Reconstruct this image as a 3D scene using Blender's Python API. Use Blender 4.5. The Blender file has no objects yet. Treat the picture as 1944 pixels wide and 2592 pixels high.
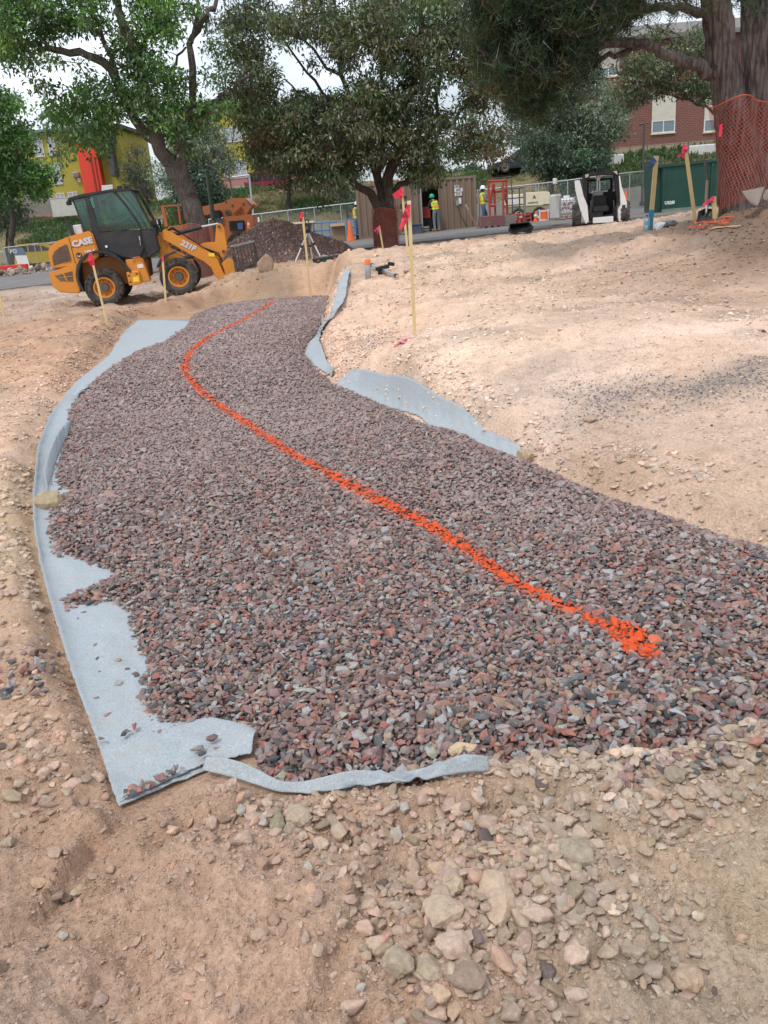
import bpy, bmesh, math, random
import numpy as np
from mathutils import Vector, Matrix, Euler
random.seed(7)
rng = np.random.default_rng(7)
sc = bpy.context.scene
R = math.radians

# ---------------------------------------------------------------- camera
F, CX, CY = 2100.0, 972.0, 1296.0          # focal length and centre, in photograph pixels
PITCH, ROLL, EYE = R(20.4), R(4.6), 1.55
fw = np.array([0, math.cos(PITCH), -math.sin(PITCH)])
u0 = np.array([0, math.sin(PITCH), math.cos(PITCH)])
r0 = np.array([1.0, 0, 0])
rt = r0 * math.cos(ROLL) - u0 * math.sin(ROLL)
up = r0 * math.sin(ROLL) + u0 * math.cos(ROLL)
cam_d = bpy.data.cameras.new('camera')
cam = bpy.data.objects.new('camera', cam_d)
sc.collection.objects.link(cam)
cam.matrix_world = Matrix(((rt[0], up[0], -fw[0], 0), (rt[1], up[1], -fw[1], 0), (rt[2], up[2], -fw[2], EYE), (0, 0, 0, 1)))
cam_d.sensor_fit = 'VERTICAL'
cam_d.sensor_height = 24
cam_d.lens = 24 * F / 2592
cam_d.clip_start, cam_d.clip_end = 0.05, 5000
sc.camera = cam

# ---------------------------------------------------------------- light
SUN_EL, SUN_AZ = R(58), R(215)
world = bpy.data.worlds.new('World')
sc.world = world
world.use_nodes = True
wt = world.node_tree
wt.nodes.clear()
def wn(t, **k):
    n = wt.nodes.new(t)
    for a, b in k.items():
        setattr(n, a, b)
    return n
sky = wn('ShaderNodeTexSky', sky_type='NISHITA', sun_disc=False, sun_elevation=SUN_EL, sun_rotation=SUN_AZ, air_density=1.0, dust_density=2.5)
tc = wn('ShaderNodeTexCoord')
mp = wn('ShaderNodeMapping')
mp.inputs['Scale'].default_value = (1.0, 1.0, 2.6)
nz = wn('ShaderNodeTexNoise')
nz.inputs['Scale'].default_value = 2.2
nz.inputs['Detail'].default_value = 6
nz.inputs['Roughness'].default_value = 0.55
cr = wn('ShaderNodeValToRGB')
cr.color_ramp.elements[0].position, cr.color_ramp.elements[0].color = 0.36, (0.30, 0.30, 0.30, 1)
cr.color_ramp.elements[1].position, cr.color_ramp.elements[1].color = 0.62, (1, 1, 1, 1)
mx = wn('ShaderNodeMix', data_type='RGBA')
mx.inputs['B'].default_value = (11.4, 12.3, 13.4, 1)      # thick bright cloud, in the sky texture's own units
bg = wn('ShaderNodeBackground')
bg.inputs['Strength'].default_value = 0.098
wo = wn('ShaderNodeOutputWorld')
L = wt.links.new
L(tc.outputs['Generated'], mp.inputs['Vector']); L(mp.outputs[0], nz.inputs['Vector'])
L(nz.outputs['Fac'], cr.inputs['Fac']); L(cr.outputs[0], mx.inputs['Factor'])
L(sky.outputs[0], mx.inputs['A']); L(mx.outputs['Result'], bg.inputs['Color']); L(bg.outputs[0], wo.inputs[0])
sd_ = bpy.data.lights.new('sun', 'SUN')
sd_.energy, sd_.angle, sd_.color = 1.5, R(10), (1.0, 0.965, 0.92)
sun = bpy.data.objects.new('sun', sd_)
sc.collection.objects.link(sun)
sun.rotation_euler = Vector((math.cos(SUN_EL) * math.sin(SUN_AZ), math.cos(SUN_EL) * math.cos(SUN_AZ), math.sin(SUN_EL))).to_track_quat('Z', 'Y').to_euler()
vs = sc.view_settings
vs.view_transform, vs.look, vs.gamma, vs.exposure, vs.use_curve_mapping = 'Standard', 'None', 1.0, 0.22, False
sc.cycles.max_bounces = 6
sc.cycles.transparent_max_bounces = 12

# ---------------------------------------------------------------- materials
MATS = {}
class NT:
    def __init__(s, name):
        s.m = bpy.data.materials.new(name); s.m.use_nodes = True
        s.t = s.m.node_tree; s.n = s.t.nodes
        s.b = s.n['Principled BSDF']; s.out = s.n['Material Output']
    def new(s, t, ins=None, **k):
        n = s.n.new(t)
        for a, b in k.items(): setattr(n, a, b)
        for a, b in (ins or {}).items():
            if hasattr(b, 'is_output') or isinstance(b, bpy.types.NodeSocket): s.t.links.new(b, n.inputs[a])
            else: n.inputs[a].default_value = b
        return n
    def link(s, a, b): s.t.links.new(a, b)
    def pos(s, kind='Object', scale=None):
        o = s.new('ShaderNodeTexCoord').outputs[kind]
        if scale: o = s.new('ShaderNodeMapping', {'Vector': o, 'Scale': scale}).outputs[0]
        return o
    def noise(s, vec, sc_, det=4, rough=0.55):
        return s.new('ShaderNodeTexNoise', {'Vector': vec, 'Scale': sc_, 'Detail': det, 'Roughness': rough}).outputs['Fac']
    def ramp(s, f, stops):
        r = s.new('ShaderNodeValToRGB', {'Fac': f}); e = r.color_ramp.elements
        for i, (p, c) in enumerate(stops):
            x = e[i] if i < 2 else e.new(p)
            x.position = p; x.color = (*c, 1) if not isinstance(c, (int, float)) else (c, c, c, 1)
        return r.outputs[0]
    def mix(s, f, a, b, mode='MIX'):
        n = s.n.new('ShaderNodeMix'); n.data_type = 'RGBA'; n.blend_type = mode
        for i, v in (('Factor', f), ('A', a), ('B', b)):
            if isinstance(v, bpy.types.NodeSocket): s.t.links.new(v, n.inputs[i])
            else: n.inputs[i].default_value = v if isinstance(v, (int, float)) else (*v, 1)[:4]
        return n.outputs['Result']
    def math(s, op, a, b=0.0):
        n = s.n.new('ShaderNodeMath'); n.operation = op
        for i, v in enumerate((a, b)):
            if isinstance(v, bpy.types.NodeSocket): s.t.links.new(v, n.inputs[i])
            else: n.inputs[i].default_value = v
        return n.outputs[0]
    def bump(s, h, strength=0.3, dist=0.01):
        n = s.new('ShaderNodeBump', {'Height': h, 'Strength': strength, 'Distance': dist})
        s.link(n.outputs[0], s.b.inputs['Normal'])
    def attr(s, name, kind='GEOMETRY', out='Color'):
        return s.new('ShaderNodeAttribute', attribute_name=name, attribute_type=kind).outputs[out]
    def setc(s, c):
        if isinstance(c, bpy.types.NodeSocket): s.link(c, s.b.inputs['Base Color'])
        else: s.b.inputs['Base Color'].default_value = (*c, 1)
    def set(s, **k):
        for a, b in k.items(): s.b.inputs[a.replace('_', ' ')].default_value = b

def plain(name, c, rough=0.6, metal=0.0, dirt=0.25, dirtc=(0.36, 0.27, 0.2), bump=0.0, scale=3.0, spec=0.4):
    """a painted / moulded surface with dust and wear of its own"""
    if name in MATS: return MATS[name]
    t = NT(name)
    p = t.pos('Object')
    n1 = t.noise(p, scale, 6, 0.65)
    n2 = t.noise(p, scale * 9, 4, 0.6)
    f = t.math('MULTIPLY', t.ramp(n1, [(0.42, 0.0), (0.72, 1.0)]), dirt)
    f = t.math('ADD', f, t.math('MULTIPLY', t.ramp(n2, [(0.5, 0.0), (0.8, 1.0)]), dirt * 0.6))
    t.setc(t.mix(f, c, dirtc))
    t.link(t.ramp(n1, [(0.3, max(0.05, rough - 0.08)), (0.75, min(1, rough + 0.2))]), t.b.inputs['Roughness'])
    t.set(Metallic=metal)
    t.b.inputs['Specular IOR Level'].default_value = spec
    if bump: t.bump(n2, bump, 0.005)
    MATS[name] = t.m
    return t.m

# ---------------------------------------------------------------- objects
COL = sc.collection
def mk(name, verts, faces, mat, parent=None, smooth=False, loc=None):
    me = bpy.data.meshes.new(name)
    me.from_pydata([tuple(map(float, v)) for v in verts], [], faces)
    me.validate(); me.update()
    if mat: me.materials.append(mat)
    if smooth: me.polygons.foreach_set('use_smooth', [True] * len(me.polygons))
    o = bpy.data.objects.new(name, me)
    COL.objects.link(o)
    if parent: o.parent = parent
    if loc is not None: o.location = loc
    return o
def tag(o, label=None, cat=None, group=None, kind=None):
    if label: o['label'] = label
    if cat: o['category'] = cat
    if group: o['group'] = group
    if kind: o['kind'] = kind
    return o
def empty(name, loc, rz=0.0, rx=0.0, ry=0.0, scale=1.0):
    o = bpy.data.objects.new(name, None); COL.objects.link(o)
    o.location = loc; o.rotation_euler = (rx, ry, rz); o.scale = (scale,) * 3
    o.empty_display_size = 0.1
    return o
def children(o): return [c for c in COL.objects if c.parent == o]
def copy_tree(o, parent=None):
    c = o.copy(); COL.objects.link(c); c.parent = parent
    for ch in children(o): copy_tree(ch, c)
    return c

class MB:
    """collects shapes into one mesh"""
    def __init__(s): s.v = []; s.f = []
    def add(s, vs, fs):
        k = len(s.v); s.v += [tuple(v) for v in vs]; s.f += [tuple(i + k for i in f) for f in fs]; return s
    def box(s, c, d, rot=(0, 0, 0), bev=0.0):
        hx, hy, hz = d[0] / 2, d[1] / 2, d[2] / 2
        E = Euler(rot).to_matrix(); c = Vector(c)
        b = min(bev, hx * .9, hy * .9, hz * .9)
        if b <= 0:
            vs = [c + E @ Vector((x * hx, y * hy, z * hz)) for x in (-1, 1) for y in (-1, 1) for z in (-1, 1)]
            return s.add(vs, [(0, 1, 3, 2), (4, 6, 7, 5), (0, 4, 5, 1), (2, 3, 7, 6), (0, 2, 6, 4), (1, 5, 7, 3)])
        vs = []; idx = {}
        for x in (-1, 1):
            for y in (-1, 1):
                for z in (-1, 1):
                    for a, w in enumerate(((hx, hy - b, hz - b), (hx - b, hy, hz - b), (hx - b, hy - b, hz))):
                        idx[(x, y, z, a)] = len(vs); vs.append(c + E @ Vector((x * w[0], y * w[1], z * w[2])))
        fs = []
        I = idx
        for x in (-1, 1): fs.append([I[(x, y, z, 0)] for y, z in ((-1, -1), (1, -1), (1, 1), (-1, 1))][::x])
        for y in (-1, 1): fs.append([I[(x, y, z, 1)] for x, z in ((-1, -1), (-1, 1), (1, 1), (1, -1))][::y])
        for z in (-1, 1): fs.append([I[(x, y, z, 2)] for x, y in ((-1, -1), (1, -1), (1, 1), (-1, 1))][::z])
        for x in (-1, 1):
            for y in (-1, 1): fs.append((I[(x, y, -1, 0)], I[(x, y, 1, 0)], I[(x, y, 1, 1)], I[(x, y, -1, 1)]))
        for x in (-1, 1):
            for z in (-1, 1): fs.append((I[(x, -1, z, 0)], I[(x, 1, z, 0)], I[(x, 1, z, 2)], I[(x, -1, z, 2)]))
        for y in (-1, 1):
            for z in (-1, 1): fs.append((I[(-1, y, z, 1)], I[(1, y, z, 1)], I[(1, y, z, 2)], I[(-1, y, z, 2)]))
        for x in (-1, 1):
            for y in (-1, 1):
                for z in (-1, 1): fs.append((I[(x, y, z, 0)], I[(x, y, z, 1)], I[(x, y, z, 2)]))
        return s.add(vs, fs)
    def bb(s, x0, x1, y0, y1, z0, z1, bev=0.0):
        return s.box(((x0 + x1) / 2, (y0 + y1) / 2, (z0 + z1) / 2), (abs(x1 - x0), abs(y1 - y0), abs(z1 - z0)), bev=bev)
    def cyl(s, p0, p1, ra, rb=None, n=12, cap=True):
        return s.tube([p0, p1], [ra, ra if rb is None else rb], n, cap)
    def tube(s, path, rad, n=8, cap=True):
        P = [Vector(p) for p in path]
        if isinstance(rad, (int, float)): rad = [rad] * len(P)
        k = len(s.v); prev = None; vs = []
        for i, p in enumerate(P):
            d = (P[min(i + 1, len(P) - 1)] - P[max(i - 1, 0)])
            if d.length < 1e-9: d = Vector((0, 0, 1))
            d.normalize()
            a = prev if prev is not None else (Vector((0, 0, 1)) if abs(d.z) < 0.9 else Vector((1, 0, 0)))
            a = a - d * a.dot(d)
            if a.length < 1e-6: a = d.orthogonal()
            a.normalize()
            prev = a; b = d.cross(a)
            for j in range(n):
                t = 2 * math.pi * j / n
                vs.append(p + (a * math.cos(t) + b * math.sin(t)) * rad[i])
        fs = []
        for i in range(len(P) - 1):
            for j in range(n):
                fs.append((i * n + j, i * n + (j + 1) % n, (i + 1) * n + (j + 1) % n, (i + 1) * n + j))
        if cap:
            fs.append(tuple(range(n))[::-1]); fs.append(tuple((len(P) - 1) * n + j for j in range(n)))
        return s.add(vs, fs)
    def prism(s, poly, y0, y1, axis='y'):
        """polygon in (x,z) drawn out along y (or x: polygon in (y,z); or z: (x,y))"""
        n = len(poly)
        def pt(a, b, c): return (a, c, b) if axis == 'y' else ((c, a, b) if axis == 'x' else (a, b, c))
        vs = [pt(a, b, y0) for a, b in poly] + [pt(a, b, y1) for a, b in poly]
        fs = [tuple(range(n)), tuple(range(n, 2 * n))[::-1]] + [(i, (i + 1) % n, n + (i + 1) % n, n + i)[::-1] for i in range(n)]
        return s.add(vs, fs)
    def ring(s, prof, c, axis='y', n=32):
        """lathe of a closed profile [(radius, along)] about an axis"""
        m = len(prof); vs = []; fs = []
        for i in range(n):
            t = 2 * math.pi * i / n
            for r, a in prof:
                u, w = r * math.cos(t), r * math.sin(t)
                q = (u, a, w) if axis == 'y' else ((a, u, w) if axis == 'x' else (u, w, a))
                vs.append((c[0] + q[0], c[1] + q[1], c[2] + q[2]))
        for i in range(n):
            for j in range(m):
                fs.append((i * m + j, i * m + (j + 1) % m, ((i + 1) % n) * m + (j + 1) % m, ((i + 1) % n) * m + j))
        return s.add(vs, fs)
    def build(s, name, mat, parent=None, smooth=False, bevel=0.0, angle=40):
        me = bpy.data.meshes.new(name)
        me.from_pydata([tuple(map(float, v)) for v in s.v], [], s.f)
        bm = bmesh.new(); bm.from_mesh(me)
        bmesh.ops.remove_doubles(bm, verts=bm.verts, dist=1e-5)
        if bevel > 0:
            es = [e for e in bm.edges if len(e.link_faces) == 2 and e.calc_face_angle(0) > R(30)]
            bmesh.ops.bevel(bm, geom=es, offset=bevel, segments=2, affect='EDGES', clamp_overlap=True)
        bmesh.ops.recalc_face_normals(bm, faces=bm.faces)
        bm.to_mesh(me); bm.free()
        me.materials.append(mat)
        if smooth or bevel > 0:
            me.polygons.foreach_set('use_smooth', [True] * len(me.polygons))
            me.set_sharp_from_angle(angle=R(angle))
        o = bpy.data.objects.new(name, me); COL.objects.link(o)
        if parent: o.parent = parent
        return o

def text_mesh(name, txt, size, mat, parent, loc, rot, depth=0.004, shear=0.0, bold=0.0, wide=1.0):
    cu = bpy.data.curves.new(name, 'FONT'); cu.body = txt; cu.size = size; cu.extrude = depth; cu.shear = shear
    cu.align_x = 'CENTER'; cu.align_y = 'CENTER'; cu.offset = bold; cu.resolution_u = 2
    tmp = bpy.data.objects.new(name, cu); COL.objects.link(tmp)
    dg = bpy.context.evaluated_depsgraph_get()
    me = bpy.data.meshes.new_from_object(tmp.evaluated_get(dg))
    bpy.data.objects.remove(tmp)
    me.materials.clear(); me.materials.append(mat)
    o = bpy.data.objects.new(name, me); COL.objects.link(o)
    o.location = loc; o.rotation_euler = rot; o.scale = (wide, 1, 1)
    if parent: o.parent = parent
    return o

# ---------------------------------------------------------------- noise
def _h(ix, iy, s):
    n = (ix.astype(np.int64) * 374761393 + iy.astype(np.int64) * 668265263 + s * 1442695041) & 0xffffffff
    n = ((n ^ (n >> 13)) * 1274126177) & 0xffffffff
    return ((n ^ (n >> 16)) & 0xffff) / 65535.0
def vnoise(x, y, s=0):
    ix, iy = np.floor(x), np.floor(y); fx, fy = x - ix, y - iy
    fx, fy = fx * fx * (3 - 2 * fx), fy * fy * (3 - 2 * fy)
    a, b, c, d = _h(ix, iy, s), _h(ix + 1, iy, s), _h(ix, iy + 1, s), _h(ix + 1, iy + 1, s)
    return (a + (b - a) * fx) * (1 - fy) + (c + (d - c) * fx) * fy
def fbm(x, y, f, o=4, s=0, g=0.5):
    t = 0; a = 1; n = 0
    for i in range(o):
        t = t + a * vnoise(x * f + 17.3 * i, y * f - 9.1 * i, s + i); n += a; a *= g; f *= 2.03
    return t / n
def sstep(a, b, x):
    t = np.clip((x - a) / (b - a), 0, 1); return t * t * (3 - 2 * t)
# ---------------------------------------------------------------- photograph pixels -> places on the ground
V = 1944 / 1659.0
def pdir(px, py):
    px, py = np.asarray(px, float), np.asarray(py, float)
    xc, yc = (px - CX) / F, (CY - py) / F
    return fw[:, None] + rt[:, None] * xc.ravel() + up[:, None] * yc.ravel()
def atY(px, py, Y):
    d = pdir(px, py); t = np.asarray(Y, float) / d[1]
    return (np.array([[0], [0], [EYE]]) + d * t).T.squeeze()
def atZ(px, py, z):
    d = pdir(px, py); t = (np.asarray(z, float) - EYE) / d[2]
    return (np.array([[0], [0], [EYE]]) + d * t).T.squeeze()
def pix(p):
    q = np.atleast_2d(np.asarray(p, float)) - np.array([0, 0, EYE])
    d = q @ fw
    return np.stack([CX + F * (q @ rt) / d, CY - F * (q @ up) / d, d], 1)

class TPS:
    def __init__(s, pts, lam=0.02):
        P = np.array(pts, float); s.P = P[:, :2]; n = len(P)
        K = s.k(s.P, s.P) + lam * np.eye(n)
        A = np.block([[K, np.c_[np.ones(n), s.P]], [np.c_[np.ones(n), s.P].T, np.zeros((3, 3))]])
        s.w = np.linalg.solve(A, np.r_[P[:, 2], 0, 0, 0])
    def k(s, A, B):
        d2 = ((A[:, None, :] - B[None, :, :]) ** 2).sum(2)
        return 0.5 * d2 * np.log(d2 + 1e-9)
    def __call__(s, x, y):
        sh = np.shape(x); Q = np.stack([np.ravel(x), np.ravel(y)], 1); out = np.empty(len(Q))
        for i in range(0, len(Q), 20000):
            q = Q[i:i + 20000]
            out[i:i + 20000] = s.k(q, s.P) @ s.w[:-3] + s.w[-3] + q @ s.w[-2:]
        return out.reshape(sh)

def plane(x, y):                                  # the lot beyond the dug area
    return 0.33 + 0.03 * np.clip(x, -45, 45) - 0.01 * np.clip(y, 20, 70)
inner = [atZ(a * V, b * V, z) for a, b, z in [(600, 1700, -.07), (300, 1650, -.06), (300, 1500, -.08), (1200, 1600, -.06), (1659, 1590, -.04), (100, 1200, -.08), (1000, 1200, -.08),
    (1659, 1190, 0.0), (800, 900, -.10), (400, 750, -.16), (1100, 990, -.03), (700, 690, -.24), (520, 672, -.28), (200, 900, -.10), (240, 780, -.14), (680, 790, -.12), (1659, 1400, -.03)]]
ZI = TPS(inner + [np.array([3.5, 2.5, 0]), np.array([5, 3.5, 0])])
outer = [atZ(a * V, b * V, z) for a, b, z in [(0, 2212, .02), (800, 2212, .03), (1659, 2212, .02), (400, 1950, .03), (1200, 1900, .04), (1659, 1700, .04), (700, 1760, 0.0), (0, 1700, .02), (0, 1300, .04),
    (0, 1000, .05), (60, 1150, .03), (60, 880, .0), (1250, 1000, .10), (1400, 1080, .10), (1659, 1130, .13), (1659, 900, .27), (1400, 900, .20), (1130, 960, .09), (900, 860, .13), (760, 790, .08)]]
outer += [atZ(a * V, b * V, z) for a, b, z in [(100, 2000, -.05), (300, 2120, -.06), (650, 1980, .05), (950, 1990, .06), (1480, 2120, .0)]]
outer += [atY(a, b, y) for a, b, y in [(745, 668, 23.5), (812, 655, 23.2), (832, 669, 21.5), (880, 655, 22), (1050, 850, 7.5), (1034, 655, 14.5), (1075, 622, 25), (265, 812, 14.5), (100, 820, 15.5), (420, 765, 18), (775, 675, 18.3), (800, 706, 16.3), (700, 715, 17.0), (560, 735, 16.6),
    (265, 779, 21.5), (458, 755, 22.2), (350, 790, 18.5), (60, 780, 23), (600, 695, 22), (1645, 585, 13.6), (1650, 560, 17.5), (1850, 545, 12.5), (1944, 540, 11.5), (1944, 520, 14.5), (1944, 700, 9.5), (1500, 700, 10.5), (1300, 630, 17), (1480, 583, 21), (1250, 608, 24),
    (1300, 800, 8.2), (870, 690, 13.2), (690, 690, 18.5), (900, 640, 19.5)]]
for q in [(-14, 6, .1), (14, 4, .5), (-7, -2, .05), (7, -2, .1), (0, -6, 0), (-12, 22, -.75), (14, 25, .7), (-18, 30, -.8), (0, 31, -.1), (8, 31, .2), (18, 31, .5), (-8, 31, -.5), (-16, 14, -.2), (18, 14, 1.2)]:
    outer.append(np.array(q, float))
ZO = TPS(outer)

def footline(x): return 52.0 + 21.0 * sstep(-10, -26, x) - 2.0 * sstep(6, 14, x)
def embank(x, y):
    f = footline(x); h = 3.7 - 0.45 * sstep(-3, 3, x) + 0.9 * sstep(10, 18, x) + 0.3 * sstep(-26, -40, x)
    return h * sstep(0, 15, y - f)
def base_outer(x, y):
    r = np.hypot(x, np.where(y > 0, y, y * 1.0))
    a = ZO(x, y); a = np.clip(a, -1.2, 1.6)
    far = plane(x, y) + embank(x, y)
    far = np.where(y < 5, 0.1 + 0 * far, far)
    return a + (far - a) * sstep(25, 31, r)

def resample(P, n):
    P = np.asarray(P, float); s = np.r_[0, np.cumsum(np.hypot(*np.diff(P, axis=0).T[:2]))]
    t = np.linspace(0, s[-1], n)
    return np.stack([np.interp(t, s, P[:, k]) for k in range(P.shape[1])], 1)
def march(hf, px, py, t0=0.9, t1=150.0, n=420):
    d = pdir(px, py); ts = t0 * (t1 / t0) ** (np.arange(n) / (n - 1.0))
    m = d.shape[1]; hit = np.full(m, t1); lo = np.full(m, t0); done = np.zeros(m, bool)
    for k in range(0, n, 20):
        T = ts[k:k + 20]
        x = d[0][:, None] * T; y = d[1][:, None] * T; z = EYE + d[2][:, None] * T
        below = z < hf(x, y)
        any_ = below.any(1) & ~done; first = below.argmax(1) + k
        hit[any_] = ts[first[any_]]; lo[any_] = ts[np.maximum(first[any_] - 1, 0)]; done |= any_
        if done.all(): break
    hi = hit.copy()
    for _ in range(14):
        mid = (lo + hi) / 2; b = (EYE + d[2] * mid) < hf(d[0] * mid, d[1] * mid)
        hi = np.where(b, mid, hi); lo = np.where(b, lo, mid)
    return np.stack([d[0] * hi, d[1] * hi, EYE + d[2] * hi], 1)

def sdist(poly, x, y):
    """signed distance to a polygon, negative inside"""
    sh = np.shape(x); X, Y = np.ravel(x), np.ravel(y); A = poly; B = np.roll(poly, -1, 0)
    out = np.empty(len(X))
    for i in range(0, len(X), 30000):
        px, py = X[i:i + 30000, None], Y[i:i + 30000, None]
        ex, ey = (B - A)[:, 0], (B - A)[:, 1]
        t = np.clip(((px - A[:, 0]) * ex + (py - A[:, 1]) * ey) / (ex * ex + ey * ey + 1e-12), 0, 1)
        d = np.sqrt(((px - A[:, 0] - t * ex) ** 2 + (py - A[:, 1] - t * ey) ** 2).min(1))
        c = ((A[:, 1] <= py) != (B[:, 1] <= py)) & (px < A[:, 0] + (py - A[:, 1]) / (ey + 1e-12 * (ey == 0)) * ex)
        out[i:i + 30000] = np.where(c.sum(1) % 2 == 1, -d, d)
    return out.reshape(sh)

def polyV(pts): return np.array(pts, float) * V
GRAVEL_V = polyV([(415, 685), (470, 664), (550, 654), (640, 648), (722, 642), (722, 660), (718, 690), (700, 700), (688, 725), (665, 742), (657, 770), (680, 797), (722, 834), (742, 842), (800, 866), (870, 897), (930, 926), (1000, 938),
    (1060, 972), (1115, 992), (1170, 1012), (1250, 1052), (1350, 1092), (1450, 1122), (1550, 1162), (1659, 1192), (1900, 1275), (2400, 1400), (2400, 1560), (1900, 1600), (1659, 1585), (1560, 1600), (1480, 1630), (1400, 1655), (1300, 1650), (1200, 1662),
    (1055, 1672), (900, 1692), (740, 1695), (600, 1712), (545, 1665), (556, 1640), (560, 1585), (540, 1560), (450, 1556), (345, 1592), (310, 1560), (295, 1530), (300, 1450), (322, 1462), (298, 1415), (275, 1390), (270, 1320), (235, 1310), (165, 1325), (128, 1345), (112, 1300),
    (135, 1300), (245, 1250), (150, 1212), (112, 1228), (100, 1190), (102, 1100), (118, 1075), (160, 1068), (115, 1050), (125, 1000), (140, 935), (150, 880), (178, 850), (232, 800), (298, 762), (345, 748), (400, 712)])
PIT_V = polyV([(300, 688), (415, 672), (470, 656), (550, 648), (640, 640), (722, 634), (733, 640), (730, 660), (722, 690), (704, 705), (695, 725), (680, 742), (672, 770), (700, 800), (728, 832), (745, 838), (800, 858), (870, 885), (940, 915), (1010, 930),
    (1070, 962), (1125, 985), (1175, 1008), (1255, 1047), (1355, 1087), (1455, 1117), (1555, 1157), (1659, 1187), (1900, 1268), (2400, 1390), (2400, 1580), (1900, 1615), (1659, 1600), (1560, 1615), (1480, 1645), (1400, 1668), (1300, 1665), (1200, 1675),
    (1055, 1685), (900, 1705), (740, 1712), (600, 1722), (450, 1690), (270, 1762), (255, 1700), (205, 1580), (160, 1480), (120, 1350), (90, 1240), (75, 1150), (75, 1080), (85, 980), (112, 900), (165, 825), (235, 765), (268, 715)])
def to_world(polypx, hf): return march(hf, polypx[:, 0], polypx[:, 1])[:, :2]
GRAVEL = to_world(resample(np.vstack([GRAVEL_V, GRAVEL_V[:1]]), 260)[:-1], ZI)
PIT = to_world(resample(np.vstack([PIT_V, PIT_V[:1]]), 150)[:-1], ZI)
BX0, BY0, BX1, BY1 = PIT[:, 0].min() - 1, PIT[:, 1].min() - 1, PIT[:, 0].max() + 1, PIT[:, 1].max() + 1
# signed distance to the pit on a lattice, looked up bilinearly (cheap for ray marching)
_gx = np.linspace(BX0, BX1, 420); _gy = np.linspace(BY0, BY1, 760)
_G = sdist(PIT, *np.meshgrid(_gx, _gy))
def pit_sd(x, y):
    u = np.clip((x - BX0) / (BX1 - BX0) * 419, 0, 418.999); v = np.clip((y - BY0) / (BY1 - BY0) * 759, 0, 758.999)
    i, j = u.astype(int), v.astype(int); a, b = u - i, v - j
    s = (_G[j, i] * (1 - a) + _G[j, i + 1] * a) * (1 - b) + (_G[j + 1, i] * (1 - a) + _G[j + 1, i + 1] * a) * b
    out = (x < BX0) | (x > BX1) | (y < BY0) | (y > BY1)
    return np.where(out, 2.0, s)
def base_h(x, y):
    x, y = np.asarray(x, float), np.asarray(y, float)
    s = pit_sd(x, y) + 0.05 * (fbm(x, y, 3.0, 3, 5) - 0.5)
    w = sstep(0.0, 0.05 + 0.022 * np.clip(y, 0, 16), s)
    return ZI(x, y) * (1 - w) + base_outer(x, y) * w
# coarse lattice of the whole floor for marching
_bx = np.r_[np.linspace(-60, -9, 60), np.linspace(-8.8, 8.8, 300), np.linspace(9, 60, 60)]
_by = np.r_[np.linspace(-8, 0.5, 20), np.geomspace(0.6, 20, 420), np.linspace(20.2, 110, 200)]
_BH = base_h(*np.meshgrid(_bx, _by))
def fast_h(x, y):
    x, y = np.asarray(x, float), np.asarray(y, float)
    i = np.clip(np.searchsorted(_bx, x) - 1, 0, len(_bx) - 2); j = np.clip(np.searchsorted(_by, y) - 1, 0, len(_by) - 2)
    a = np.clip((x - _bx[i]) / (_bx[i + 1] - _bx[i]), 0, 1); b = np.clip((y - _by[j]) / (_by[j + 1] - _by[j]), 0, 1)
    return (_BH[j, i] * (1 - a) + _BH[j, i + 1] * a) * (1 - b) + (_BH[j + 1, i] * (1 - a) + _BH[j + 1, i + 1] * a) * b
def rough_h(x, y):
    """relief of the loose dirt, calm inside the pit and on the asphalt"""
    d = np.hypot(x, y); s = pit_sd(x, y)
    out = sstep(-0.05, 0.15, s)
    amp = 1 - 0.75 * sstep(26, 34, d)
    big = (fbm(x, y, 0.9, 3, 11) - 0.5) * 0.10
    mid = (fbm(x, y, 3.4, 4, 12) - 0.5) * 0.075
    cl = np.abs(fbm(x, y, 6.0, 3, 13) - 0.5) * -0.07
    fine = (fbm(x, y, 22, 3, 14) - 0.5) * 0.022 * (1 - sstep(6, 14, d))
    grit = (fbm(x, y, 80, 2, 15) - 0.5) * 0.010 * (1 - sstep(2.5, 6, d))
    rut = ((fbm(x * 0.25 + y * 0.05, y * 1.1, 2.2, 3, 16) - 0.5) * 0.075 + (fbm(x * .5, y * 1.2, 7, 3, 26) - .5) * .04 + (fbm(x, y, 16, 3, 27) - .5) * .034) * sstep(5, 8, y)
    lump = sstep(0.5, 0.8, fbm(x, y, 2.6, 3, 17)) * 0.08 * sstep(9, 12, y)
    near = 1 + 0.9 * sstep(2.8, 1.2, d)
    # slumped scarps in the foreground
    scarp = sstep(0.47, 0.50, fbm(x + 3, y + 1, 1.7, 4, 18)) * 0.06 * sstep(3.2, 1.6, y) - .022 * sstep(.05, 0, np.abs(fbm(x + 9, y + 4, 1.3, 4, 28) - .5)) * sstep(3.0, 1.7, y)
    return ((big + (mid + cl + fine + grit) * near + rut + lump + scarp) * amp * out + (1 - out) * (fbm(x, y, 3, 2, 19) - 0.5) * 0.02)
def H(x, y): return fast_h(x, y) + rough_h(np.asarray(x, float), np.asarray(y, float))
def G(px, py, lift=0.0):
    p = march(lambda x, y: H(x, y), np.atleast_1d(px), np.atleast_1d(py)); p[:, 2] += lift
    return p if np.ndim(px) else p[0]
def gz(x, y): return float(H(np.array([x]), np.array([y]))[0])
def foot(px, py):
    """place on the ground seen at a pixel"""
    p = G(px, py); return Vector(p)
def onY(px, Y):
    """place on the ground at distance Y, in the pixel column px (taken where the ground lies)"""
    py = 600.0
    for _ in range(8):
        q = atY(px, py, Y); z = gz(q[0], q[1]); py = pix([q[0], q[1], z])[0][1]; 
    q = atY(px, py, Y)
    return Vector((q[0], q[1], gz(q[0], q[1])))
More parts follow.
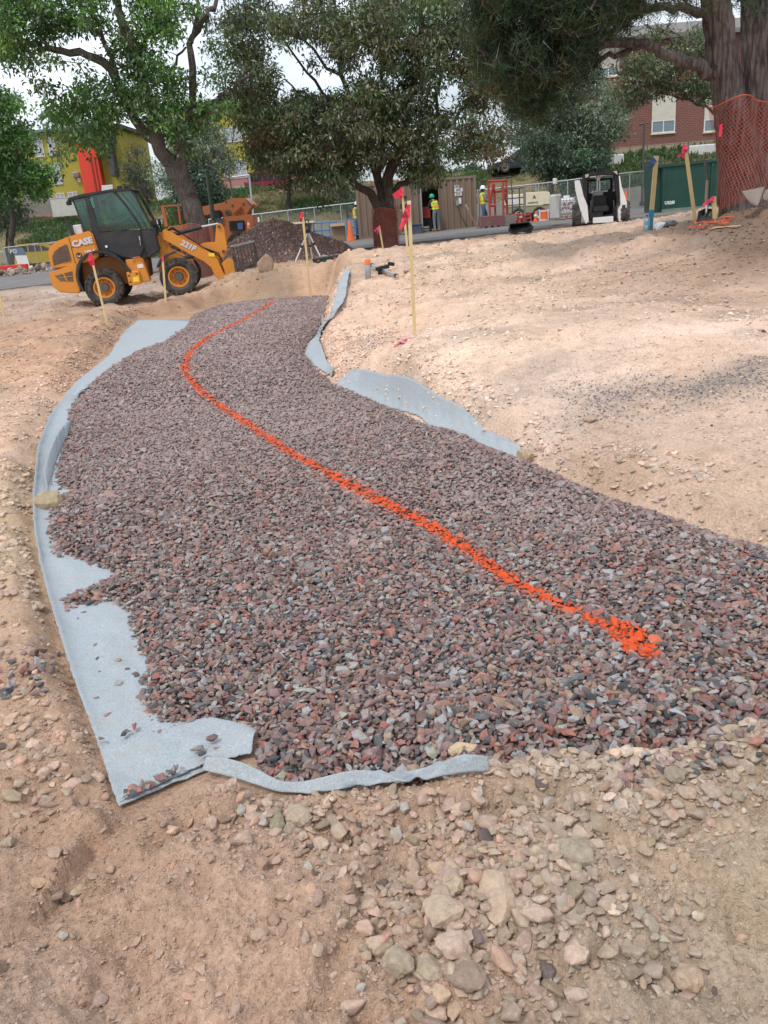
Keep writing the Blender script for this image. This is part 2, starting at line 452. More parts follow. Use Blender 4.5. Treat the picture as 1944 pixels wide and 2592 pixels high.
# ---------------------------------------------------------------- ground
def lin(c): 
    c = np.asarray(c, float) / 255.0
    return np.where(c <= 0.04045, c / 12.92, ((c + 0.055) / 1.055) ** 2.4)
def alb(*c, k=1.4): return tuple(lin(c) / k)
def soilc(c):
    a = np.array(alb(*c, k=.90)); g_ = a.mean(); return g_ + (a - g_) * .74

rings = [0.35, 0.55]
r_ = 0.72
while r_ < 30: rings.append(r_); r_ *= 1.0085
while r_ < 2500: rings.append(r_); r_ *= 1.055
az = np.r_[np.arange(-180, -40, 5.0), np.arange(-40, 40, 0.2), np.arange(40, 180, 5.0)]
rr, aa = np.meshgrid(rings, R(1) * az, indexing='ij')
gx, gy = rr * np.sin(aa), rr * np.cos(aa)
gh = np.empty_like(gx)
near = rr < 150
gh = base_h(gx, gy) + rough_h(gx, gy)
gh = np.where(rr > 140, base_h(gx, gy), gh)
ASPH0 = 31.6
asph_m = sstep(ASPH0 - .3, ASPH0 + .1, gy) * (1 - sstep(-0.5, 0.0, gy - footline(gx) + 1.2))
gh = gh - 0.06 * asph_m
nr, na = gx.shape
verts = np.stack([gx, gy, gh], -1).reshape(-1, 3)
idx = np.arange(nr * na).reshape(nr, na)
a = idx[:-1]; b = idx[1:]
fac = np.stack([a, np.roll(a, -1, 1), np.roll(b, -1, 1), b], -1).reshape(-1, 4)
cap = tuple(int(i) for i in idx[0])

# soil colours of the site, told apart place by place
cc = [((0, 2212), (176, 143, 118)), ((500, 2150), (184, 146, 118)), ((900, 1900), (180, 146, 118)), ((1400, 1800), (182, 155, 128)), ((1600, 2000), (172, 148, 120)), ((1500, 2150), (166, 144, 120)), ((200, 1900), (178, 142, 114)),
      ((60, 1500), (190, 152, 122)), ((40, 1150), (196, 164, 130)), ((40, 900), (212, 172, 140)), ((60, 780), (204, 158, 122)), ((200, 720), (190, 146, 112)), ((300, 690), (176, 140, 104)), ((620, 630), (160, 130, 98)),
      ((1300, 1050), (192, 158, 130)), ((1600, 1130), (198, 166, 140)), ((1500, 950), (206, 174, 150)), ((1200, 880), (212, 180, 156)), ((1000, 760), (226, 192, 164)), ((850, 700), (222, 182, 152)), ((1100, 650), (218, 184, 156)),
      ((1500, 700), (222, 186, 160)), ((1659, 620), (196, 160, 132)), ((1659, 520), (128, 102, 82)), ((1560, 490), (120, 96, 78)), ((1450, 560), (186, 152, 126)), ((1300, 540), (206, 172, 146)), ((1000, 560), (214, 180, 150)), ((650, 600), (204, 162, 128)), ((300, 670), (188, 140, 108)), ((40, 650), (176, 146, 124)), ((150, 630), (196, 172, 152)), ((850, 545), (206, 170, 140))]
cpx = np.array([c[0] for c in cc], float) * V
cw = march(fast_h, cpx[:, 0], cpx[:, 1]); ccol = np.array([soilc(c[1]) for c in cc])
def polar(x, y): r = np.hypot(x, y) + .2; return np.stack([x / r * 3.0, np.log(r) * 1.6], -1)
cq = polar(cw[:, 0], cw[:, 1])
def soil(x, y):
    q = polar(np.ravel(x), np.ravel(y)); out = np.empty((len(q), 3))
    for i in range(0, len(q), 30000):
        w = 1 / (((q[i:i + 30000, None] - cq) ** 2).sum(2) + 0.004) ** 1.7
        out[i:i + 30000] = (w @ ccol) / w.sum(1)[:, None]
    return out
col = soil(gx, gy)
X, Y = gx.ravel(), gy.ravel()
st_ = fbm(X * .35 + Y * .08, Y, 1.3, 4, 33); st2 = fbm(X * .8, Y, 3.1, 4, 34); st3 = fbm(X * .3, Y * 1.2, 5.0, 3, 35)
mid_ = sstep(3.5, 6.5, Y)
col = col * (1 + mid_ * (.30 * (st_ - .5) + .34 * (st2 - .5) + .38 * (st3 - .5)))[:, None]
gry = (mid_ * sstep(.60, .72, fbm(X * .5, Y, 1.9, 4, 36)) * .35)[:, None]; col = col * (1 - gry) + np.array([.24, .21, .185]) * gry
SPW = G(*polyV([(1225, 850), (1290, 825), (1380, 830), (1480, 815), (1659, 785), (1659, 830), (1500, 860), (1340, 870), (1280, 885)]).T)[:, :2]; sk_ = (Y > 2) & (Y < 14) & (np.abs(X) < 9); sdv = np.full(len(X), 9.0); sdv[sk_] = sdist(SPW, X[sk_], Y[sk_])
spk = (.6 * sstep(.4, -.3, sdv + .8 * (fbm(X, Y, 1.8, 3, 71) - .5)))[:, None]; col = col * (1 - spk) + np.array([.21, .20, .195]) * spk
emb = sstep(-0.6, 0.8, Y - footline(X)) 
gr = np.array([0.06, 0.085, 0.025]); dry = np.array([0.22, 0.18, 0.10])
gm = sstep(0.40, 0.62, fbm(X * 0.5, Y, 0.35, 3, 31) + 0.12 * (X < -8) - 0.1 * (X > 9))[:, None]
ecol = dry * (1 - gm) + gr * gm
col = col * (1 - emb[:, None]) + ecol * emb[:, None]
lot = (sstep(29, 33, Y) * (1 - emb))[:, None]
col = col * (1 - lot) + np.array([0.22, 0.18, 0.15]) * lot
me = bpy.data.meshes.new('ground')
me.from_pydata([], [], [])
me.vertices.add(len(verts)); me.vertices.foreach_set('co', verts.ravel())
nf = len(fac)
me.loops.add(nf * 4 + na); me.polygons.add(nf + 1)
me.loops.foreach_set('vertex_index', np.r_[fac.ravel(), np.array(cap[::-1])])
me.polygons.foreach_set('loop_start', np.r_[np.arange(nf) * 4, nf * 4])
me.update(calc_edges=True); me.validate()
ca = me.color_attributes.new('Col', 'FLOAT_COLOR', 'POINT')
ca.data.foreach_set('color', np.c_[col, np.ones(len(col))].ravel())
me.polygons.foreach_set('use_smooth', [True] * len(me.polygons))
ground = bpy.data.objects.new('ground', me); COL.objects.link(ground); tag(ground, kind='structure')
if len(me.polygons) and me.polygons[1000].normal.z < 0: me.flip_normals()

def soil_mat(name, usecol=True):
    t = NT(name); p = t.pos('Object')
    big = t.noise(p, 1.3, 6, 0.6); mid = t.noise(p, 9, 6, 0.7); fine = t.noise(p, 60, 4, 0.7); grit = t.noise(p, 260, 2, 0.6)
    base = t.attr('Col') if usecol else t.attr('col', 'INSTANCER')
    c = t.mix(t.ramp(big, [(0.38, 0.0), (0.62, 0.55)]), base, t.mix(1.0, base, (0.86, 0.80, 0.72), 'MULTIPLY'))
    c = t.mix(t.ramp(mid, [(0.42, 0.0), (0.7, 0.7)]), c, t.mix(1.0, c, (1.22, 1.20, 1.18), 'MULTIPLY'))
    c = t.mix(t.ramp(mid, [(0.30, 0.8), (0.46, 0.0)]), c, t.mix(1.0, c, (0.74, 0.70, 0.66), 'MULTIPLY'))
    c = t.mix(t.ramp(fine, [(0.35, 0.65), (0.52, 0.0)]), c, t.mix(1.0, c, (0.66, 0.62, 0.58), 'MULTIPLY'))
    c = t.mix(t.ramp(fine, [(0.54, 0.0), (0.72, 0.7)]), c, t.mix(1.0, c, (1.35, 1.34, 1.30), 'MULTIPLY'))
    c = t.mix(t.ramp(grit, [(0.45, 0.0), (0.75, 0.5)]), c, t.mix(1.0, c, (0.7, 0.66, 0.62), 'MULTIPLY'))
    v = t.new('ShaderNodeTexVoronoi', {'Vector': p, 'Scale': 70.0, 'Randomness': 1.0})
    sp = t.ramp(v.outputs['Distance'], [(0.16, 1.0), (0.30, 0.0)])
    wh = t.new('ShaderNodeSeparateColor', {'Color': v.outputs['Color']}).outputs[0]
    c = t.mix(t.math('MULTIPLY', sp, t.ramp(wh, [(0.45, 0.0), (0.9, 0.75)])), c, t.mix(1.0, c, (1.45, 1.4, 1.34), 'MULTIPLY'))
    t.setc(c); t.set(Roughness=0.95); t.b.inputs['Specular IOR Level'].default_value = 0.15
    h = t.math('ADD', t.math('MULTIPLY', mid, 1.2), t.math('ADD', t.math('MULTIPLY', fine, 0.5), t.math('MULTIPLY', grit, 0.14)))
    h = t.math('ADD', h, t.math('MULTIPLY', sp, 0.12))
    t.bump(h, 0.9, 0.02)
    return t.m
M_SOIL = soil_mat('soil')
me.materials.append(M_SOIL)

# asphalt of the lot: a slab with a cut edge, standing a little proud of the dirt
xs = np.linspace(-60, 40, 160); ys = np.concatenate([[ASPH0], np.linspace(ASPH0 + .3, 50, 26)])
gxx, gyy = np.meshgrid(xs, ys); gyy = np.where(gyy > ASPH0 + 5, ASPH0 + 5 + (gyy - ASPH0 - 5) / (45 - 0.0) * 1.0 * 0 + (gyy - ASPH0 - 5) * ((footline(gxx) - 1.3 - ASPH0 - 5) / (50 - ASPH0 - 5)), gyy)
gyy[0] += 0.12 * (fbm(xs, xs * 0, 1.3, 3, 40) - 0.5)
azz = base_h(gxx, gyy) + rough_h(gxx, gyy) * 0.4 + 0.035
n0, n1 = gxx.shape
vv = np.stack([gxx, gyy, azz], -1).reshape(-1, 3); lowv = vv[:n1] - np.array([0, 0.02, 0.12])
I = np.arange(n0 * n1).reshape(n0, n1)
ff = np.stack([I[:-1, :-1], I[:-1, 1:], I[1:, 1:], I[1:, :-1]], -1).reshape(-1, 4).tolist()
ff += [(n0 * n1 + i, n0 * n1 + i + 1, i + 1, i) for i in range(n1 - 1)]
t = NT('asphalt'); p = t.pos(); n = t.noise(p, 0.8, 6, 0.6); n2 = t.noise(p, 40, 3, 0.6)
t.setc(t.mix(t.ramp(n2, [(0.4, 0.0), (0.65, 0.5)]), t.mix(t.ramp(n, [(0.4, 0.0), (0.65, 1.0)]), (0.15, 0.14, 0.135), (0.235, 0.20, 0.175)), (0.10, 0.095, 0.095)))
t.set(Roughness=0.9); t.bump(n2, 0.4, 0.004)
asphalt = mk('asphalt', np.r_[vv, lowv], ff, t.m, smooth=False); tag(asphalt, kind='structure')

# ---------------------------------------------------------------- stones
STONES = bpy.data.collections.new('stone_shapes')
def hull_mesh(name, seed, sq=(1, .8, .6), n=14, sub=0, jit=0.25, rough=0):
    g = np.random.default_rng(seed); bm = bmesh.new()
    for _ in range(n):
        v = g.normal(size=3); v /= np.linalg.norm(v); v *= 1 - jit * g.random()
        bm.verts.new((v[0] * sq[0], v[1] * sq[1], v[2] * sq[2]))
    r = bmesh.ops.convex_hull(bm, input=bm.verts)
    bmesh.ops.delete(bm, geom=[e for e in bm.verts if not e.link_faces], context='VERTS')
    if sub:
        bmesh.ops.bevel(bm, geom=list(bm.edges), offset=0.10, segments=1, affect='EDGES', clamp_overlap=True)
    if rough:
        bmesh.ops.triangulate(bm, faces=bm.faces); bmesh.ops.subdivide_edges(bm, edges=bm.edges, cuts=2, use_grid_fill=True); bmesh.ops.triangulate(bm, faces=bm.faces); bmesh.ops.subdivide_edges(bm, edges=bm.edges, cuts=1, use_grid_fill=True)
        from mathutils import noise as mn
        for v in bm.verts:
            q_ = v.co * 1.0; k_ = mn.fractal(q_ * 2.3 + Vector((seed, 0, 0)), 1.0, 2.0, 4) * .09 + mn.fractal(q_ * 7 + Vector((seed, 5, 0)), 1.0, 2.0, 3) * .035
            v.co = v.co * (1 + k_ * rough)
    bmesh.ops.recalc_face_normals(bm, faces=bm.faces)
    m = bpy.data.meshes.new(name); bm.to_mesh(m); bm.free()
    if sub: m.polygons.foreach_set('use_smooth', [True] * len(m.polygons)); m.set_sharp_from_angle(angle=R(38))
    return m

def stone_mat(name, paint=False, rough=0.85):
    t = NT(name)
    p = t.pos('Object')
    base = t.attr('col', 'INSTANCER')
    n = t.noise(p, 2.2, 5, 0.7); n2 = t.noise(p, 9, 5, 0.75)
    c = t.mix(t.ramp(n, [(0.35, 0.0), (0.7, 1.0)]), t.mix(1.0, base, (0.78, 0.76, 0.74), 'MULTIPLY'), t.mix(1.0, base, (1.2, 1.18, 1.16), 'MULTIPLY'))
    c = t.mix(t.ramp(n2, [(0.5, 0.0), (0.75, 0.4)]), c, t.mix(0.5, base, (0.5, 0.42, 0.36)))
    if paint:
        nz_ = t.new('ShaderNodeSeparateXYZ', {'Vector': t.new('ShaderNodeNewGeometry').outputs['Normal']}).outputs['Z']
        wn_ = t.noise(t.new('ShaderNodeNewGeometry').outputs['Position'], 90, 3, .6)
        f = t.math('MULTIPLY', t.math('MULTIPLY', t.attr('paint', 'INSTANCER', 'Fac'), t.ramp(wn_, [(.28, .45), (.46, 1.0)])), t.ramp(t.math('ADD', nz_, t.math('MULTIPLY', n2, 0.3)), [(0.12, 0.0), (0.5, 1.0)]))
        c = t.mix(f, c, (0.86, 0.115, 0.025))
    t.setc(c); t.set(Roughness=rough); t.b.inputs['Specular IOR Level'].default_value = 0.3
    t.bump(n2, 0.5, 0.05)
    return t.m
M_ROCK = stone_mat('crushed_rock', True)
M_DIRTSTONE = stone_mat('dirt_stone', False, 0.95)
def variants(prefix, mat, specs):
    c = bpy.data.collections.new(prefix); out = []
    for i, k in enumerate(specs):
        m = hull_mesh(prefix, **k); m.materials.append(mat)
        o = bpy.data.objects.new('%s_%02d' % (prefix, i), m); c.objects.link(o); out.append(m)
    return c, out
C_ROCK, ROCKS = variants('crushed_rock_shape', M_ROCK, [dict(seed=100 + i, sq=(1, .55 + .3 * ((i * 37) % 10) / 10, .38 + .3 * ((i * 53) % 10) / 10), n=12 + i % 5) for i in range(12)])
C_DIRT, DIRTS = variants('dirt_stone_shape', M_DIRTSTONE, [dict(seed=300 + i, sq=(1, .7 + .25 * ((i * 37) % 10) / 10, .5 + .3 * ((i * 53) % 10) / 10), n=18 + i % 7, sub=1, jit=.15) for i in range(10)])

def node_scatter(coll, nvar):
    g = bpy.data.node_groups.new('spread_' + coll.name, 'GeometryNodeTree')
    g.interface.new_socket('Geometry', in_out='INPUT', socket_type='NodeSocketGeometry')
    g.interface.new_socket('Geometry', in_out='OUTPUT', socket_type='NodeSocketGeometry')
    gi, go = g.nodes.new('NodeGroupInput'), g.nodes.new('NodeGroupOutput')
    ci = g.nodes.new('GeometryNodeCollectionInfo'); ci.inputs['Collection'].default_value = coll
    ci.inputs['Separate Children'].default_value = True; ci.inputs['Reset Children'].default_value = True
    ip = g.nodes.new('GeometryNodeInstanceOnPoints'); ip.inputs['Pick Instance'].default_value = True
    def na_(n, t):
        q = g.nodes.new('GeometryNodeInputNamedAttribute'); q.data_type = t; q.inputs['Name'].default_value = n; return q.outputs['Attribute']
    m2p = g.nodes.new('GeometryNodeMeshToPoints')
    g.links.new(gi.outputs[0], m2p.inputs['Mesh']); g.links.new(m2p.outputs[0], ip.inputs['Points'])
    g.links.new(ci.outputs[0], ip.inputs['Instance']); g.links.new(na_('idx', 'INT'), ip.inputs['Instance Index'])
    g.links.new(na_('rot', 'FLOAT_VECTOR'), ip.inputs['Rotation']); g.links.new(na_('scl', 'FLOAT_VECTOR'), ip.inputs['Scale'])
    g.links.new(ip.outputs[0], go.inputs[0])
    return g
NG = {}
def scatter(name, coll, nvar, pts, rot, scl, col, paint=None, parent=None, kind='stuff'):
    m = bpy.data.meshes.new(name); n = len(pts)
    m.vertices.add(n); m.vertices.foreach_set('co', np.asarray(pts, np.float32).ravel())
    def A(nm, ty, key, data):
        a = m.attributes.new(nm, ty, 'POINT'); a.data.foreach_set(key, np.asarray(data).ravel())
    A('rot', 'FLOAT_VECTOR', 'vector', np.asarray(rot, np.float32)); A('scl', 'FLOAT_VECTOR', 'vector', np.asarray(scl, np.float32))
    A('idx', 'INT', 'value', rng.integers(0, nvar, n).astype(np.int32))
    A('col', 'FLOAT_COLOR', 'color', np.c_[col, np.ones(n)].astype(np.float32))
    if paint is not None: A('paint', 'FLOAT', 'value', np.asarray(paint, np.float32))
    m.update()
    o = bpy.data.objects.new(name, m); COL.objects.link(o)
    if coll.name not in NG: NG[coll.name] = node_scatter(coll, nvar)
    md = o.modifiers.new('spread', 'NODES'); md.node_group = NG[coll.name]
    if parent: o.parent = parent
    if kind: o['kind'] = kind
    return o

# ---------------------------------------------------------------- gravel bed
def grav_sd(x, y): return sdist(GRAVEL, x, y)
x0, x1, y0, y1 = GRAVEL[:, 0].min(), GRAVEL[:, 0].max(), GRAVEL[:, 1].min(), GRAVEL[:, 1].max()
_sx = np.linspace(x0 - .3, x1 + .3, 360); _sy = np.geomspace(max(0.5, y0 - .3), y1 + .3, 520)
_S = grav_sd(*np.meshgrid(_sx, _sy))
def gsd(x, y):
    i = np.clip(np.searchsorted(_sx, x) - 1, 0, 358); j = np.clip(np.searchsorted(_sy, y) - 1, 0, 518)
    a = np.clip((x - _sx[i]) / (_sx[i + 1] - _sx[i]), 0, 1); b = np.clip((y - _sy[j]) / (_sy[j + 1] - _sy[j]), 0, 1)
    s = (_S[j, i] * (1 - a) + _S[j, i + 1] * a) * (1 - b) + (_S[j + 1, i] * (1 - a) + _S[j + 1, i + 1] * a) * b
    return np.where((x < _sx[0]) | (x > _sx[-1]) | (y < _sy[0]) | (y > _sy[-1]), 1.0, s)
def bed_h(x, y):
    s = gsd(x, y)
    return H(x, y) + 0.045 * sstep(0.0, -0.16, s) - 0.06 * sstep(-0.02, 0.06, s) + (fbm(x, y, 1.6, 3, 50) - 0.5) * 0.035 * sstep(0, -.3, s) + 0.004
gxs = _sx; gys = np.geomspace(max(0.5, y0 - .3), y1 + .3, 520)
bxx, byy = np.meshgrid(gxs, gys); bz = bed_h(bxx, byy); keep = gsd(bxx, byy) < 0.05
I = np.arange(bxx.size).reshape(bxx.shape)
q = np.stack([I[:-1, :-1], I[:-1, 1:], I[1:, 1:], I[1:, :-1]], -1).reshape(-1, 4)
k = (keep[:-1, :-1] & keep[:-1, 1:] & keep[1:, 1:] & keep[1:, :-1]).ravel(); q = q[k]
used = np.unique(q); remap = np.full(bxx.size, -1); remap[used] = np.arange(len(used)); q = remap[q]
t = NT('gravel_bed_fill'); p = t.pos()
v = t.new('ShaderNodeTexVoronoi', {'Vector': p, 'Scale': 34.0}); sepc = t.new('ShaderNodeSeparateColor', {'Color': v.outputs['Color']})
c = t.ramp(sepc.outputs[0], [(0.0, (.045, .04, .042)), (0.3, (.12, .085, .082)), (0.6, (.15, .12, .12)), (0.85, (.22, .11, .09)), (1.0, (.30, .24, .22))])
c = t.mix(t.ramp(v.outputs['Distance'], [(0.3, 0.0), (0.7, 0.8)]), c, (0.05, 0.038, 0.036))
t.setc(c); t.set(Roughness=0.95); t.bump(t.ramp(v.outputs['Distance'], [(0.0, 1.0), (0.6, 0.0)]), 1.0, 0.02)
gbed = mk('gravel_bed', np.stack([bxx.ravel()[used], byy.ravel()[used], bz.ravel()[used]], 1), q.tolist(), t.m, smooth=True)
tag(gbed, kind='structure')

PAL = np.array([(.125, .088, .090), (.155, .105, .100), (.20, .085, .070), (.27, .115, .09), (.060, .062, .068), (.042, .050, .055), (.135, .115, .108), (.17, .15, .15), (.30, .20, .18), (.42, .36, .33), (.10, .11, .115), (.115, .080, .068), (.26, .24, .235), (.50, .46, .43), (.19, .135, .10)])
PAL = PAL * np.array([1.05, 1.0, .98])
PW = np.array([14, 13, 9, 5, 7, 5, 9, 8, 5, 2.2, 5, 8, 4, .5, 5]); PW = PW / PW.sum()
lineV = polyV([(588, 660), (555, 684), (500, 714), (450, 740), (420, 764), (404, 790), (400, 810), (410, 833), (440, 866), (500, 908), (560, 950), (620, 990), (680, 1027), (740, 1060), (800, 1095), (860, 1125), (920, 1156), (980, 1192), (1040, 1232), (1090, 1268), (1150, 1303), (1210, 1336), (1260, 1360), (1305, 1385)])
lineW = G(*resample(lineV, 90).T)[:, :2]
wdV = np.interp(np.linspace(0, 1, 89), [0, .1, .3, .42, .5, .55, .7, .85, .93, 1], [.055, .06, .05, .05, .05, .072, .056, .05, .032, .028])
blobW = G(*polyV([(1308, 1380), (1340, 1378), (1375, 1395), (1400, 1425), (1412, 1448), (1400, 1452), (1370, 1445), (1335, 1415)]).T)[:, :2]
tickW = G(*polyV([(385, 808), (403, 808), (420, 806)]).T)[:, :2]
def segd(P, x, y):
    A, B = P[:-1], P[1:]; e = B - A
    t = np.clip(((x[:, None] - A[:, 0]) * e[:, 0] + (y[:, None] - A[:, 1]) * e[:, 1]) / (e ** 2).sum(1), 0, 1)
    d = np.hypot(x[:, None] - A[:, 0] - t * e[:, 0], y[:, None] - A[:, 1] - t * e[:, 1])
    k = d.argmin(1); return d[np.arange(len(x)), k], k
def paint_at(x, y):
    d, k = segd(lineW, x, y)
    core = sstep(wdV[k] * .80, wdV[k] * .45, d + 0.016 * (rng.random(len(x)) - .5))
    over = 0.35 * (rng.random(len(x)) < 0.35) * sstep(wdV[k] * 1.7, wdV[k] * .7, d)
    b = sstep(0.035, 0.01, sdist(blobW, x, y) + 0.012 * (rng.random(len(x)) - .5))
    tk, _ = segd(tickW, x, y)
    return np.maximum.reduce([core, over, b, 0.6 * sstep(.07, .02, tk)])
def jitter(x0, x1, y0, y1, s):
    gx_, gy_ = np.meshgrid(np.arange(x0, x1, s), np.arange(y0, y1, s))
    n = gx_.size; return gx_.ravel() + (rng.random(n) - .5) * s * 1.1, gy_.ravel() + (rng.random(n) - .5) * s * 1.1
def gravel_points(ya, yb, s, size, layers):
    P = []; S = []
    for l in range(layers):
        x, y = jitter(x0, x1, ya, yb, s)
        d = gsd(x, y); edge = 0.02 * rng.random(len(x)) - 0.005
        k = d < (edge if l == 0 else -0.02); 
        if l: k &= rng.random(len(x)) < 0.55
        # keep to what can be seen plus a margin
        pp = pix(np.c_[x, y, x * 0 - .1]); k &= (pp[:, 0] > -350) & (pp[:, 0] < 4600) & (pp[:, 1] < 2700)
        x, y = x[k], y[k]
        z = bed_h(x, y) + size * (0.10 + 0.55 * l + 0.3 * rng.random(len(x)))
        P.append(np.c_[x, y, z]); S.append(size * np.exp(rng.normal(0, .34, len(x))) * .62)
    return np.vstack(P), np.concatenate(S)
gp = [gravel_points(y0 - .1, 2.3, .0178, .0265, 2), gravel_points(2.3, 4.0, .0170, .0225, 2), gravel_points(4.0, 7.5, .0205, .0235, 2), gravel_points(7.5, y1 + .1, .030, .030, 2)]
GP = np.vstack([g[0] for g in gp]); GS = np.concatenate([g[1] for g in gp])
# loose stones lying on the bare fabric and past the edges
def loose_along(Vpts, n, spread, size=.034):
    w = G(*resample(polyV(Vpts), n).T)
    w[:, :2] += rng.normal(0, spread, (len(w), 2)); return w
loose = np.vstack([loose_along([(105, 1215), (115, 1255), (122, 1285), (150, 1300)], 26, .008), loose_along([(150, 1232), (178, 1238)], 4, .006), loose_along([(270, 1748), (290, 1742), (320, 1730)], 9, .008), loose_along([(350, 1715), (365, 1705), (390, 1695)], 8, .008),
    loose_along([(268, 1615), (300, 1600), (330, 1590), (350, 1588)], 8, .006), loose_along([(222, 1625), (224, 1626)], 1, .002), loose_along([(440, 1660), (441, 1661)], 1, .002), loose_along([(290, 1450), (300, 1470)], 3, .01), loose_along([(130, 1345), (165, 1345), (185, 1335)], 12, .015),
    loose_along([(150, 1075), (150, 1090)], 3, .01), loose_along([(118, 1180), (116, 1100), (128, 1010), (150, 920), (190, 850), (250, 795), (340, 752)], 240, .022), loose_along([(250, 1560), (215, 1440), (150, 1400)], 9, .03), loose_along([(420, 1640), (500, 1620), (520, 1610)], 6, .02), loose_along([(60, 1400), (90, 1450), (80, 1480)], 34, .05), loose_along([(0, 1440), (40, 1530)], 26, .06), loose_along([(1659, 1590), (1500, 1650), (1300, 1680)], 70, .03)])
loose[:, 2] += .012; lp_ = pix(loose)[:, 1] / V; li_ = (lp_ > 1590) & (pix(loose)[:, 0] / V < 460); loose[li_, 2] += .03; loose[li_, 1] += .02
GP = np.vstack([GP, loose]); GS = np.r_[GS, .030 * .62 * np.exp(rng.normal(0, .2, len(loose)))]
ng = len(GP)
gc = PAL[rng.choice(len(PAL), ng, p=PW)] * np.exp(rng.normal(.80, .17, (ng, 1))); gc = np.minimum(gc, .44)
# dust from the trucks has greyed the middle and the far end
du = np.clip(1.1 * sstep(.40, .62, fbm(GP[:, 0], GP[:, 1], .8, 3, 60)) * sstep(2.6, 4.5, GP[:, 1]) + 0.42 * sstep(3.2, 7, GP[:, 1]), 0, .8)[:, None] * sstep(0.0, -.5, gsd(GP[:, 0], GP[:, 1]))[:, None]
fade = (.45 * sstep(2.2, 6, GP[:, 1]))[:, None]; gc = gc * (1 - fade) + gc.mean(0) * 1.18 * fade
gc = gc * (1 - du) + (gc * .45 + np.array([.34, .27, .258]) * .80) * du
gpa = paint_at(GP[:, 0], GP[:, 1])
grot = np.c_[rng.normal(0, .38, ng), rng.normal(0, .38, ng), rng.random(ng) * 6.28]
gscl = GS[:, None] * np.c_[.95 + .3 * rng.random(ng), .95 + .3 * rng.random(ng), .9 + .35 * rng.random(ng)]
# the stones that show largest are objects of their own
pp = pix(GP); show = gscl[:, 0] / pp[:, 2] * ((pp[:, 0] > 0) & (pp[:, 0] < 1944) & (pp[:, 1] > 0) & (pp[:, 1] < 2560))
big = np.argsort(-show)[:290]; rest = np.setdiff1d(np.arange(ng), big)
for n_, i in enumerate(big):
    o = bpy.data.objects.new('gravel_stone', ROCKS[n_ % 12]); COL.objects.link(o); o.parent = gbed
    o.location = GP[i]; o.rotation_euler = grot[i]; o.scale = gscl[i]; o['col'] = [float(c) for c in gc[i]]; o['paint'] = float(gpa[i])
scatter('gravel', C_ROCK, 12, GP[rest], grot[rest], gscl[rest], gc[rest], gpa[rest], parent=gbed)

# ---------------------------------------------------------------- pebbles and clods in the dirt
def dirt_points(ra, rb, dens, smin, smax, powr, seed, where=None, squash=1.0):
    g = np.random.default_rng(seed)
    n = int(dens * (rb ** 2 - ra ** 2) * R(35) * 90 / 70)
    r = np.sqrt(g.uniform(ra ** 2, rb ** 2, n)); a_ = g.uniform(R(-37), R(53), n)
    x, y = r * np.sin(a_), r * np.cos(a_)
    k = (pit_sd(x, y) > .03) & (gsd(x, y) > .02); pr = 0.25 + 1.1 * sstep(.40, .62, fbm(x, y, 1.2, 3, 70)) if where is None else where(x, y)
    k &= g.random(n) < pr
    p_ = pix(np.c_[x, y, x * 0]); k &= (p_[:, 0] > -150) & (p_[:, 0] < 3000) & (p_[:, 1] < 2680)
    x, y = x[k], y[k]; s = smin + (smax - smin) * g.random(len(x)) ** powr
    z = H(x, y) + s * (.12 if where is not fgrock else .35)
    return np.c_[x, y, z], s
def fgrock(x, y):      # the stony patch in the right foreground
    p_ = pix(np.c_[x, y, x * 0]); u, v = p_[:, 0] / V, p_[:, 1] / V
    A = np.exp(-(((u - 1080) / 250) ** 2 + ((v - 1990) / 170) ** 2)) + .55 * np.exp(-(((u - 1350) / 230) ** 2 + ((v - 1720) / 90) ** 2)) + .5 * np.exp(-(((u - 620) / 160) ** 2 + ((v - 1760) / 50) ** 2)) + .012
    return np.clip(A * (.5 + .9 * fbm(x, y, 6, 2, 76)), 0, 1)
ds = [dirt_points(.8, 3.0, 11000, .0014, .0045, 1.6, 1, lambda x, y: .65 + 0 * x), dirt_points(.8, 3.4, 3600, .0025, .010, 2.8, 2), dirt_points(.8, 3.6, 9000, .006, .019, 1.8, 3, fgrock),
      dirt_points(3.0, 7, 1500, .003, .012, 2.8, 4), dirt_points(7, 14, 420, .006, .028, 3.2, 5), dirt_points(14, 30, 30, .012, .05, 2.5, 6), dirt_points(1.5, 18, 1100, .008, .030, 1.8, 8, lambda x, y: sstep(.42, .22, pit_sd(x, y)) * sstep(.0, .06, pit_sd(x, y)) * sstep(.35, .6, fbm(x, y, 2.2, 3, 75))), dirt_points(.8, 3.2, 1300, .014, .032, 1.6, 7, fgrock)]
DP = np.vstack([d[0] for d in ds]); DS = np.concatenate([d[1] for d in ds])
nd = len(DP)
dc = soil(DP[:, 0], DP[:, 1]) * np.exp(rng.normal(.06, .14, (nd, 1))) * (1 + rng.normal(0, .025, (nd, 3))) * np.array([.99, 1.0, 1.0])
od = rng.random(nd); dc = dc * 1.16; dc = dc * .85 + dc.mean(1, keepdims=True) * .15; dc[od < .02] = (.52, .47, .42); dc[(od > .03) & (od < .036)] = (.17, .13, .12); dc[(od > .06) & (od < .18)] *= np.array([1.08, .95, .90]); dc[(od > .18) & (od < .30)] *= np.array([.80, .80, .74])
drot = np.c_[rng.normal(0, .3, nd), rng.normal(0, .3, nd), rng.random(nd) * 6.28]
dscl = DS[:, None] * np.c_[1 + .35 * rng.random(nd), .9 + .2 * rng.random(nd), .7 + .3 * rng.random(nd)]
pp = pix(DP); show = dscl[:, 0] / pp[:, 2] * ((pp[:, 0] > 0) & (pp[:, 0] < 1944) & (pp[:, 1] < 2592))
big = np.argsort(-show)[:285]; rest = np.setdiff1d(np.arange(nd), big)
